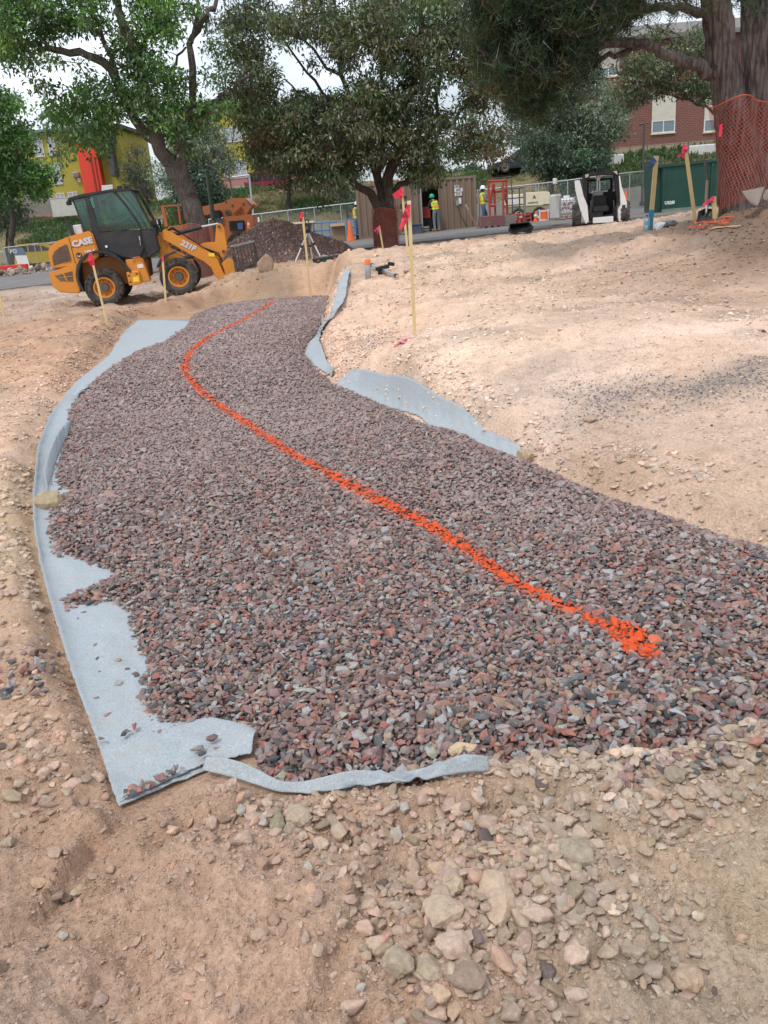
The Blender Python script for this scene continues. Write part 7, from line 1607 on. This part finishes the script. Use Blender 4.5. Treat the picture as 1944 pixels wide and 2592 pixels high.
# scraps of net
g = np.random.default_rng(9); NETS = plain('net_scrap', (.60, .11, .05), .5)
for k, (px, py, w, lab) in enumerate([(1795, 570, .28, 'crumpled strip of torn orange net on the dirt below the shovel'), (1785, 580, .22, 'flat scrap of orange net left of the larger torn strip'), (1840, 558, .16, 'small orange net scrap on the slope right of the shovel'), (1832, 573, .14, 'small orange net scrap lying next to the loose lath')]):
    p = G(px, py); e = empty('net_scrap', Vector(p)); tag(e, lab, 'net scrap')
    for j in range(7):
        a_ = g.uniform(0, 3.1); c = g.normal(0, w * .25, 2); m = MB(); m.tube([(c[0] + w * .5 * math.cos(a_) * s, c[1] + w * .3 * math.sin(a_) * s, .02 + .03 * abs(math.sin(s * 3 + j))) for s in np.linspace(-1, 1, 6)], .006, 5); m.build('strand', NETS, e)
p = G(1834, 578); e = empty('loose_lath', (p[0], p[1], p[2] + .02), R(4)); tag(e, 'loose wooden lath lying flat on the dirt below the orange scraps', 'lath'); m = MB(); m.box((0, 0, 0), (.42, .035, .012)); m.build('lath', LATH, e); m = MB(); m.box((-.19, 0, .004), (.04, .037, .010)); m.build('painted_tip', REDT, e)
# grey cloth by the pine
O = Vector(atY(1900, 515, 11.3)); O.z = gz(O.x, 11.3); S = lambda pts: tr(zp(1600, 440, 4.8227, pts), 11.3, O)
e = empty('cloth_offcut', O); tag(e, 'stiff grey-brown cloth leaning against the foot of the big pine', 'cloth'); CL = plain('dusty_cloth', (.22, .19, .16), .95, 0, .4, bump=.2)
def sheet(nm, pts, par, mat, n=9, curl=.06):
    P = S(pts); vs = []; A = resample(P[:len(P) // 2], n); B = resample(P[len(P) // 2:][::-1], n)
    for j in range(6):
        w = j / 5
        for i in range(n): q = A[i] * (1 - w) + B[i] * w; vs.append((q[0], .12 * w + curl * math.sin(i * .9) * (1 - w), q[1]))
    o = mk(nm, vs, [(j * n + i, j * n + i + 1, (j + 1) * n + i + 1, (j + 1) * n + i) for j in range(5) for i in range(n - 1)], mat, par, smooth=True); md = o.modifiers.new('t', 'SOLIDIFY'); md.thickness = .008; return o
sheet('cloth_panel', [(1430, 330), (1500, 395), (1560, 370), (1640, 240), (1680, 150), (1390, 210)], e, CL); sheet('cloth_panel', [(1620, 320), (1700, 350), (1760, 340), (1760, 180), (1680, 190), (1640, 240)], e, CL)
# ---------------------------------------------------------------- tripod and case
TYY = 23.5; b_ = atY(779, 662, TYY); O = Vector((b_[0], TYY, gz(b_[0], TYY))); S = lambda pts: tr(zp(600, 420, 3.318, pts), TYY, O)
e = empty('survey_tripod', O); tag(e, 'aluminium survey tripod with a dark instrument, before the gravel heap', 'tripod')
F_ = S([(485, 815), (705, 768), (615, 690), (595, 560)]); hub_ = (F_[3][0], 0, F_[3][1])
for k, (x, z, y) in enumerate(((F_[0][0], F_[0][1], 0), (F_[1][0], F_[1][1], 0), (F_[2][0], .0, .6))):
    fz = gz(O.x + x, O.y + y) - O.z; m = MB(); mid = ((x + hub_[0]) / 2, y / 2, (fz + hub_[2]) / 2); m.cyl(hub_, mid, .028, n=8); l_ = m.build('leg', GALV, e)
    m = MB(); m.cyl(mid, (x, y, fz - .02), .018, n=8); m.build('lower_leg', WHITE, l_); m = MB(); m.cyl((x, y, fz - .03), (x, y, fz + .05), .03, .01, 8); m.build('foot', BLACK, l_); m = MB(); m.cyl(mid, tuple(Vector(mid) + (Vector(hub_) - Vector(mid)).normalized() * .06), .036, n=8); m.build('clamp', BLACK, l_)
a_, b_ = S([(565, 480), (618, 560)]); m = MB(); m.bb(a_[0], b_[0], -.08, .1, b_[1], a_[1], .03); ins = m.build('instrument', BLACK, e); m = MB(); m.cyl((hub_[0] - .02, -.13, (a_[1] + b_[1]) / 2), (hub_[0] - .02, -.07, (a_[1] + b_[1]) / 2), .05); m.build('lens', DKSTEEL, ins); m = MB(); m.tube([(a_[0] + .03, 0, a_[1]), (a_[0] + .03, 0, a_[1] + .08), (b_[0] - .03, 0, a_[1] + .08), (b_[0] - .03, 0, a_[1])], .015); m.build('handle', BLACK, ins)
TYY = 22.0; O = Vector(atY(832, 668, TYY)); O.z = gz(O.x, TYY); S = lambda pts: tr(zp(600, 420, 3.318, pts), TYY, O); P = S([(632, 785), (905, 742), (905, 790), (650, 835)]); CASE_ = plain('case_green', (.012, .04, .042), .45, 0, .15)
e = empty('instrument_case', O); tag(e, 'long dark green hard case with red latches on the dirt right of the tripod', 'case'); m = MB(); m.prism([(x, z + .0) for x, z in P], -.02, .4); m.build('case_body', CASE_, e, bevel=.02)
P2 = S([(630, 783), (905, 740), (905, 752), (632, 797)]); m = MB(); m.prism(P2, -.035, .41); m.build('lid', CASE_, e, bevel=.008)
for x in (672, 810): P = S([(x, 790 - (x - 650) * .16), (x + 20, 788 - (x - 650) * .16), (x + 20, 808 - (x - 650) * .16), (x, 810 - (x - 650) * .16)]); m = MB(); m.prism(P, -.05, -.03); m.build('latch', REDP, e)
# marking can and rod
b_ = G(932, 706); O = Vector(b_); e = empty('spray_can', O, ry=R(2)); tag(e, 'grey marking paint can with an orange cap standing on the dirt', 'spray can'); hz_ = tr([(928, 656)], O.y, O)[0][1]
m = MB(); m.tube([(0, 0, 0), (0, 0, .005), (0, 0, hz_ * .70), (0, 0, hz_ * .75)], [.038, .042, .042, .036], 20); m.build('can_body', plain('can_silver', (.36, .40, .42), .35, .5, .1), e, smooth=True); m = MB(); m.tube([(0, 0, hz_ * .74), (0, 0, hz_ * .97), (0, 0, hz_)], [.044, .042, .036], 20); m.build('cap', plain('cap_orange', (.90, .16, .03), .4), e, smooth=True)
A, B = G(938, 682), G(1006, 708); e = empty('grade_rod', Vector((A + B) / 2)); tag(e, 'silver measuring rod with a black clamp lying on the dirt beside the paint can', 'measuring rod'); a_, b_ = Vector(A) - e.location, Vector(B) - e.location
a_.z += .07; b_.z += .05; m = MB(); m.cyl(a_, b_, .022, n=10); rod = m.build('rod', STEEL, e)
for w in (.06, .97): c = a_.lerp(b_, w); m = MB(); m.cyl(c - (b_ - a_).normalized() * .03, c + (b_ - a_).normalized() * .03, .028, n=10); m.build('end_cap', BLACK, rod)
c = a_.lerp(b_, .48); m = MB(); m.box(c + Vector((0, 0, .03)), (.20, .07, .05), (0, R(-8), R(15)), bev=.01); m.box(c + Vector((.13, .02, .07)), (.1, .05, .05), (0, R(10), 0), bev=.01); m.box(c + Vector((-.04, 0, -.03)), (.06, .08, .09), bev=.01); m.build('clamp', BLACK, e)
# pink paint ticks on the dirt
for px, py, L_, lab in ((1020, 868, .20, 'bright pink paint streak on the dirt at the foot of the tall lath'), (1027, 690, .28, 'faint pink paint spot on the dirt left of the tall laths')):
    p = G(px, py); e = empty('paint_mark', Vector(p), R(35)); tag(e, lab, 'paint mark')
    for j in range(9):
        x = g.normal(0, L_ * .30); y = g.normal(0, .022); m = MB(); n_ = 7; rr = [.028 * (.5 + g.random()) for _ in range(n_)]; zq = gz(p[0] + x * .82 - y * .57, p[1] + x * .57 + y * .82) - p[2] + .004
        m.add([(x + 1.6 * rr[i] * math.cos(6.28 * i / n_), y + rr[i] * math.sin(6.28 * i / n_), zq + .001 * j) for i in range(n_)], [tuple(range(n_))]); m.build('paint_splash', plain('pink_paint', (.80, .20, .30), .8), e)
# slab stone by the forks
p = onY(674, 20.3); e = bpy.data.objects.new('boulder', hull_mesh('boulder', 901, (.9, .5, 1.1), 26, 1, .1)); COL.objects.link(e); e.data.materials.append(M_DIRTSTONE); e.location = (p.x, p.y, p.z + .17); e.scale = (.24, .24, .26); e['col'] = [.38, .27, .19]; tag(e, 'upright rounded tan boulder right beside the loader forks', 'boulder')
# rubble at the far left
g = np.random.default_rng(31); n = 170; X = np.c_[g.uniform(-27.5, -17.5, n), g.normal(50, 1.6, n)]; s = .10 + .22 * g.random(n) ** 2; zz_ = H(X[:, 0], X[:, 1]) + s * .3 + .25 * np.exp(-((X[:, 1] - 50) / 1.3) ** 2)
rb = scatter('rubble', C_DIRT, 10, np.c_[X, zz_], g.normal(0, 1, (n, 3)), s[:, None] * np.ones((n, 3)), np.array([.34, .27, .22]) * np.exp(g.normal(0, .25, (n, 1))) * np.ones((n, 3)), parent=ground)

# ---------------------------------------------------------------- single rocks
def rock_at(px, py, w_px, h_px, col, label, seed, flat=.6, rot=0, name='rock', lift=.25, cat='rock', tiltx=0, n=26):
    p = G(px, py + h_px * .25); dep = pix(p)[0][2]; w = w_px / F * dep / 2; h = h_px / F * dep / 2
    me = hull_mesh(name, seed, (1, max(.5, min(2.2, h / w * 1.12)), flat), n, 1, .16, rough=1.0); me.materials.append(M_DIRTSTONE); o = bpy.data.objects.new(name, me); COL.objects.link(o)
    lift = lift + .42; w *= 1.12; o.location = (p[0], p[1], p[2] + w * flat * lift); o.scale = (w, w, w); mu_ = sum(col) / 3; col = [min(.7, (c_ * .8 + mu_ * tq * .2) * 1.25) for c_, tq in zip(col, (1.2, .97, .8))]; o.rotation_euler = (tiltx, 0, rot); o['col'] = list(col); tag(o, label, cat); return o
YT = (.42, .31, .2); TN = (.47, .36, .26); PKk = (.52, .38, .30); GY = (.30, .26, .21)
rock_at(131, 1276, 78, 56, (.38, .30, .18), 'lumpy tan rock lying on the left fabric edge, alone beside the gravel', 501, .75, .1, n=34)
rock_at(1174, 1913, 94, 44, (.58, .44, .27), 'flat oblong pale tan rock on the near edge of the gravel', 502, .35, -.05, lift=1.3)
rock_at(1032, 1918, 30, 46, (.42, .42, .46), 'pale blue-grey pointed stone standing on the near gravel', 503, .5, .9, lift=1.2)
rock_at(1000, 1968, 28, 24, (.62, .60, .56), 'whitish angular stone at the ribbon of fabric, near edge of the gravel', 504, .7, .4, lift=1.2)
rock_at(808, 1968, 22, 18, (.62, .60, .58), 'small white stone above the twisted fabric ribbon, left of the flat rock', 505, .7, .2, lift=1.2)
rock_at(1328, 1158, 46, 40, (.44, .32, .20), 'tan lump of earth at the lower tip of the broad grey flap', 506, .8, .2, name='clod', cat='clod', n=34)
rock_at(1256, 2240, 104, 176, (.50, .37, .26), 'largest rock, tall and pointed, upright in the stony patch at the front', 507, .38, .12, lift=.4, n=20)
rock_at(1126, 2300, 105, 96, TN, 'broad knobbly rock directly left of the tall pointed rock', 508, .6, .5, n=34)
rock_at(1148, 2230, 58, 66, (.46, .36, .24), 'upright rounded rock above the broad knobbly one', 509, .6, .1)
rock_at(1146, 2382, 92, 78, PKk, 'rough pinkish rock below the broad knobbly one', 510, .5, .2)
rock_at(1006, 2430, 82, 80, (.38, .31, .22), 'rounded clod at the left end of the front stone cluster', 511, .7, .8, n=36)
rock_at(1088, 2444, 74, 84, (.40, .33, .23), 'clod between the leftmost clod and the dark brown rock', 512, .65, .4, n=36)
rock_at(1184, 2470, 100, 74, (.30, .22, .165), 'smooth dark brown rock, lowest large one of the front cluster', 513, .6, -.1, n=30)
rock_at(1356, 2314, 82, 44, PKk, 'oblong pink-tan rock right of the tall pointed rock', 514, .5, -.1)
rock_at(1458, 2400, 64, 74, (.54, .39, .30), 'smooth pale pink capsule-shaped rock in the right half of the cluster', 515, .5, -.5, n=40)
rock_at(1306, 2424, 48, 52, (.50, .39, .31), 'pale rounded rock left of the purple-grey stone', 516, .6, .3)
rock_at(1384, 2454, 46, 48, (.17, .13, .12), 'purple-grey round stone in the front cluster', 517, .7, .1, n=30)
rock_at(1206, 2366, 38, 54, (.22, .16, .14), 'small purplish stone wedged beneath the tall pointed rock', 518, .6, .2)
rock_at(1738, 2476, 80, 66, (.44, .32, .22), 'lone rounded tan rock in the lower right corner of the dirt', 519, .7, .2, n=40)
rock_at(1676, 2478, 40, 60, (.42, .32, .24), 'small rough lump touching the left side of the lone rounded rock', 520, .6, .5)
rock_at(1462, 2156, 86, 78, (.36, .30, .22), 'large crumbly grey-tan rock at the upper right of the front cluster', 521, .7, .5, n=40)
rock_at(1522, 2080, 76, 60, (.37, .31, .22), 'large crumbly rock at the top of the stony patch', 522, .6, .2, n=36)
rock_at(1635, 2142, 52, 48, (.44, .33, .23), 'rounded rock with an orange face right of the crumbly rocks', 523, .6, .9)
rock_at(1410, 2146, 40, 46, PKk, 'pinkish egg-shaped rock left of the large crumbly rock', 524, .6, 1.2, n=36)
rock_at(1430, 2072, 44, 40, (.48, .36, .27), 'pale wedge-shaped rock upper left of the stony patch', 525, .5, .3)
rock_at(1463, 2211, 42, 46, (.46, .35, .27), 'rounded pinkish rock below the large crumbly rock', 526, .6, .8)
rock_at(1537, 2280, 46, 50, (.44, .34, .26), 'small oblong rock at the right rim of the stony patch', 527, .5, 2.2)
rock_at(1535, 2408, 62, 38, (.40, .32, .23), 'flat rock right of the pale pink capsule-shaped rock', 528, .5, -.2)
rock_at(1602, 2408, 60, 36, (.38, .31, .22), 'flattish rock at the right end of the front cluster', 529, .5, -.2)
rock_at(1118, 2508, 46, 56, (.55, .38, .26), 'orange-tan rounded rock below the dark brown rock', 530, .6, .2)
rock_at(1152, 2540, 42, 68, (.52, .38, .25), 'yellowish split stone below the dark brown rock', 531, .45, -.2)
rock_at(1106, 2552, 56, 60, (.55, .40, .29), 'pale triangular stone near the lower edge of the picture', 532, .45, .4)
rock_at(1707, 1954, 56, 56, (.30, .25, .185), 'squarish grey-brown rock in the dirt at the right, below the gravel edge', 533, .5, .6)
rock_at(1763, 1938, 46, 34, (.27, .22, .16), 'dark flat rock right of the squarish grey-brown rock', 534, .5, .2)
rock_at(1740, 2000, 48, 48, (.44, .33, .24), 'tan angular rock just below the squarish grey-brown rock', 535, .5, .8)
rock_at(1800, 1996, 54, 58, (.40, .32, .24), 'broad pale rock at the right end of the upper rock row', 536, .5, .3)
rock_at(700, 2075, 40, 66, (.30, .26, .17), 'upright olive-brown clod below the fabric ribbon', 537, .6, .1, n=36, name='clod', cat='clod')
rock_at(756, 2060, 66, 68, (.42, .33, .24), 'wide crumbly pale clod right of the olive-brown clod', 538, .6, .3, n=44, name='clod', cat='clod')
rock_at(728, 2102, 40, 32, (.34, .28, .20), 'small clod below the pair of larger clods', 539, .6, .3, n=36, name='clod', cat='clod')
rock_at(814, 2132, 40, 34, (.50, .38, .28), 'flat pale stone alone on the dirt under the middle of the ribbon', 540, .4, .2)
rock_at(656, 2360, 46, 36, (.46, .33, .24), 'pinkish lump in the lower centre of the dirt bank', 541, .5, .2, n=36)
rock_at(98, 2226, 34, 46, (.48, .33, .20), 'orange-tan stone in the dirt at the lower left', 542, .5, 1.2)
rock_at(22, 2130, 44, 34, (.40, .32, .22), 'pale oblong stone at the left edge below the fabric corner', 543, .5, .5)
rock_at(160, 2366, 26, 26, (.42, .38, .33), 'small grey angular stone in the lower left dirt', 544, .6, .5)
rock_at(1494, 1060, 38, 30, (.42, .30, .22), 'rounded earth lump on the dirt right of the broad flap', 545, .5, .1, n=36)
rock_at(1766, 1282, 30, 16, (.52, .40, .32), 'flat pale stone on the dirt near the right side of the gravel', 546, .5, .1)
# ---------------------------------------------------------------- people
SKIN = plain('skin', (.36, .20, .14), .6, 0, 0); HIVIS = plain('hi_vis', (.55, .75, .03), .7, 0, .12); HIVO = plain('hi_vis_orange_stripe', (.85, .30, .08), .6); DENIM = plain('denim', (.045, .09, .17), .85, 0, .2); DENIML = plain('pale_denim', (.13, .17, .20), .85, 0, .2)
DKSHIRT = plain('dark_shirt', (.03, .03, .035), .9); GRSHIRT = plain('grey_shirt', (.22, .21, .20), .9); BOOT = plain('work_boot', (.25, .19, .13), .8, 0, .3)
def skin(name, V_, E_, rad, mat, parent, root=0, lev=1):
    me = bpy.data.meshes.new(name); me.from_pydata([tuple(v) for v in V_], E_, []); o = bpy.data.objects.new(name, me); COL.objects.link(o)
    m = o.modifiers.new('s', 'SKIN'); m.use_smooth_shade = True
    for i, r_2 in enumerate(rad): me.skin_vertices[0].data[i].radius = (r_2, r_2) if isinstance(r_2, (int, float)) else r_2
    me.skin_vertices[0].data[root].use_root = True
    if lev: o.modifiers.new('u', 'SUBSURF').levels = lev
    dg = bpy.context.evaluated_depsgraph_get(); nm = bpy.data.meshes.new_from_object(o.evaluated_get(dg)); bpy.data.objects.remove(o); bpy.data.meshes.remove(me)
    nm.materials.clear(); nm.materials.append(mat); nm.polygons.foreach_set('use_smooth', [True] * len(nm.polygons)); r_ = bpy.data.objects.new(name, nm); COL.objects.link(r_); r_.parent = parent; return r_
def person(loc, rz, label, J, vest, pants, shirt, helmet=None, h=1.76, sit=False, stripes=True):
    """J: joint places in body space (x right, y facing, z up) for a 1.76 m figure"""
    e = empty('person', loc, rz, scale=h / 1.76); tag(e, label, 'person')
    d = dict(pel=(0, 0, .95), wst=(0, 0, 1.08), chs=(0, .0, 1.30), nck=(0, .0, 1.50), hd=(0, .02, 1.64), chin=(0, .09, 1.575), hipL=(-.10, 0, .92), hipR=(.10, 0, .92), kneL=(-.11, .02, .50), kneR=(.11, .02, .50), ankL=(-.12, -.02, .09), ankR=(.12, -.02, .09), toeL=(-.13, .13, .04), toeR=(.13, .13, .04),
             shL=(-.19, 0, 1.43), shR=(.19, 0, 1.43), elL=(-.25, .0, 1.15), elR=(.25, .0, 1.15), wrL=(-.24, .14, .93), wrR=(.24, .14, .93)); d.update(J); q = {k: Vector(v) for k, v in d.items()}
    V_ = []; E_ = []; Rr = []; ix = {}
    def add(k, p, r_2, par=None): ix[k] = len(V_); V_.append(tuple(p)); Rr.append(r_2); (E_.append((ix[par], ix[k])) if par else None)
    add('pel', q['pel'], (.14, .105)); add('wst', q['wst'], (.13, .095), 'pel'); add('chs', q['chs'], (.15, .11), 'wst'); add('nck', q['nck'], .055, 'chs'); add('hd0', q['hd'] - Vector((0, .0, .05)), .068, 'nck'); add('hd', q['hd'], (.078, .092), 'hd0'); add('top', q['hd'] + Vector((0, 0, .07)), .055, 'hd'); add('chin', q['chin'], .035, 'hd0'); add('nose', q['hd'] + (q['chin'] - q['hd']) * .4 + Vector((0, .075, 0)), .012, 'hd')
    for s in 'LR':
        add('hip' + s, q['hip' + s], .088, 'pel'); add('kne' + s, q['kne' + s], .058, 'hip' + s); add('ank' + s, q['ank' + s], .042, 'kne' + s); add('toe' + s, q['toe' + s], .035, 'ank' + s)
        add('sh' + s, q['sh' + s], .058, 'chs'); add('el' + s, q['el' + s], .042, 'sh' + s); add('wr' + s, q['wr' + s], .029, 'el' + s); dr_ = (q['wr' + s] - q['el' + s]).normalized(); pm = q['wr' + s] + dr_ * .07; add('pm' + s, pm, (.035, .022), 'wr' + s)
        sd = dr_.orthogonal().normalized(); 
        for f_ in range(4): base = pm + sd * (.024 - .016 * f_) + dr_ * .02; tip = base + dr_ * (.045 + .012 * (1 if f_ in (1, 2) else 0)) + Vector((0, 0, -.012)); add('f%d%s' % (f_, s), base, .009, 'pm' + s); add('t%d%s' % (f_, s), tip, .008, 'f%d%s' % (f_, s))
        add('th' + s, q['wr' + s] + dr_ * .05 + sd * .045, .010, 'wr' + s)
    skin('body', V_, E_, Rr, SKIN, e)
    def sub(keys, rads, edges, nm, mat, root=0): return skin(nm, [tuple(q[k]) for k in keys], edges, rads, mat, e, root)
    sub(['pel', 'wst', 'hipL', 'kneL', 'ankL', 'hipR', 'kneR', 'ankR'], [(.155, .12), (.14, .105), .105, .078, .068, .105, .078, .068], [(0, 1), (0, 2), (2, 3), (3, 4), (0, 5), (5, 6), (6, 7)], 'trousers', pants)
    sub(['wst', 'chs', 'shL', 'elL', 'wrL', 'shR', 'elR', 'wrR'], [(.145, .11), (.165, .125), .072, .056, .042, .072, .056, .042], [(0, 1), (1, 2), (2, 3), (3, 4), (1, 5), (5, 6), (6, 7)], 'shirt', shirt, 1)
    up_ = q['chs'] + (q['nck'] - q['chs']) * .62; lo_ = q['wst'] - Vector((0, 0, .08)); m = MB(); n = 20; vs = []
    levels = [(lo_, .175, .145), (q['wst'], .168, .135), (q['chs'] - Vector((0, 0, .08)), .182, .142), (q['chs'] + Vector((0, 0, .06)), .188, .14), (up_ + Vector((0, 0, .02)), .165, .115), (q['nck'] - Vector((0, 0, .01)), .085, .08)]
    for c, a_, b_ in levels:
        for i in range(n): t_ = 6.283 * i / n; vs.append((c.x + a_ * math.cos(t_), c.y + b_ * math.sin(t_), c.z))
    m.add(vs, [(j * n + i, j * n + (i + 1) % n, (j + 1) * n + (i + 1) % n, (j + 1) * n + i) for j in range(len(levels) - 1) for i in range(n)])
    if vest: 
        v_ = m.build('vest', vest, e, smooth=True)
        if stripes:
            for c, a_, b_, hh_ in ((q['wst'] + Vector((0, 0, .03)), .176, .143, .05),):
                s_ = MB(); s_.ring([(1, 0), (1.02, 0), (1.02, hh_), (1, hh_)], (0, 0, 0), 'z', 20); o = s_.build('reflective_stripe', HIVO, v_); o.location = c; o.scale = (a_, b_, 1)
            for sx in (-.09, .09): s_ = MB(); s_.tube([(sx, q['wst'].y - .15, lo_.z), (sx, q['chs'].y - .155, q['chs'].z), (sx, up_.y - .11, up_.z + .03)], .016, 4); s_.build('reflective_stripe', HIVO, v_)
    for s in 'LR':
        b_ = MB(); a_, t_ = q['ank' + s], q['toe' + s]; c = (a_ + t_) / 2; ang = math.atan2(t_.x - a_.x, t_.y - a_.y); b_.box((c.x, c.y, t_.z + .02), (.105, .29, .11), (0, 0, -ang), bev=.03); b_.cyl(a_ - Vector((0, 0, .03)), a_ + Vector((0, 0, .12)), .062, .058, 12); b_.build('boot', BOOT, e)
    hm = MB()
    if helmet:
        c = q['hd'] + Vector((0, 0, .035)); hm.ring([(.0, .145), (.05, .138), (.09, .11), (.112, .06), (.120, .0), (.150, -.008), (.150, -.016), (.105, -.012), (.08, .05), (0, .10)], tuple(c), 'z', 20); hm.box(tuple(c + Vector((0, .15, -.012))), (.16, .07, .012), bev=.004); hm.build('hard_hat', helmet, e, smooth=True)
        hm = MB(); c = q['hd'] - Vector((0, .03, .04)); hm.ring([(.0, .05), (.07, .04), (.094, .0), (.085, -.05), (.05, -.06), (0, -.05)], tuple(c), 'z', 14); hm.build('hair', plain('dark_hair', (.02, .015, .012), .8), e, smooth=True)
    else:
        c = q['hd'] + Vector((0, -.015, .02)); hm.ring([(.0, .10), (.06, .085), (.092, .03), (.094, -.02), (.07, -.06), (0, -.05)], tuple(c), 'z', 16); hm.build('hair', plain('dark_hair', (.02, .015, .012), .8), e, smooth=True)
    return e
HG = plain('helmet_green', (.01, .36, .20), .35, 0, .05); HW = plain('helmet_white', (.80, .80, .80), .35, 0, .05)
def gp_(px, Y): p = onY(px, Y); return (p.x, p.y, p.z + .045)
bend = dict(chs=(0, .10, 1.27), nck=(0, .22, 1.43), hd=(0, .30, 1.53), chin=(0, .37, 1.47), wst=(0, .03, 1.07), shL=(-.19, .14, 1.38), shR=(.19, .14, 1.38), elL=(-.24, .25, 1.12), elR=(.24, .22, 1.12), wrL=(-.13, .43, 1.08), wrR=(.12, .43, 1.05))
person(gp_(1106, 42.3), R(28), 'worker in a green hard hat and hi-vis vest bending towards the container doorway', bend, HIVIS, DENIML, DKSHIRT, HG)
person(gp_(1224, 41.4), R(-80), 'worker in a white hard hat walking right beside the red steel rack', dict(kneL=(-.1, .20, .53), ankL=(-.1, .10, .12), toeL=(-.1, .26, .06), kneR=(.1, -.02, .50), ankR=(.1, -.34, .12), toeR=(.1, -.22, .05), elR=(.24, .08, 1.14), wrR=(.16, .30, 1.08), elL=(-.24, .1, 1.14), wrL=(-.14, .32, 1.10)), HIVIS, DENIM, GRSHIRT, HW)
person(gp_(907, 43.6), R(-100), 'worker in a hi-vis vest and jeans standing at the left end of the container', dict(elR=(.24, .06, 1.15), wrR=(.16, .28, 1.12), hd=(0, .08, 1.61), chin=(0, .15, 1.55)), HIVIS, DENIM, GRSHIRT, HW)
person(gp_(1031, 42.0), R(150), 'worker in dark clothes partly hidden behind the two tall laths', dict(elR=(.25, .1, 1.15), wrR=(.1, .3, 1.1), elL=(-.25, .08, 1.15), wrL=(-.12, .3, 1.15), hd=(0, .06, 1.62)), None, DENIM, DKSHIRT, None, stripes=False)
lm = ld.matrix_world if False else (Matrix.Translation(ld.location) @ ld.rotation_euler.to_matrix().to_4x4() @ Matrix.Diagonal((*ld.scale, 1)))
sp0 = lm @ Vector((.28, D / 2, 1.20))
person(tuple(sp0), ld.rotation_euler.z + R(-90), 'driver in a hi-vis vest seated inside the wheel loader cab', dict(hipL=(-.10, .02, .93), hipR=(.10, .02, .93), kneL=(-.13, .42, .90), kneR=(.13, .42, .90), ankL=(-.13, .50, .52), ankR=(.13, .50, .52), toeL=(-.13, .64, .48), toeR=(.13, .64, .48), elL=(-.24, .12, 1.16), elR=(.24, .12, 1.16), wrL=(-.14, .38, 1.20), wrR=(.14, .38, 1.20)), HIVIS, DENIM, GRSHIRT, HW, h=1.55)
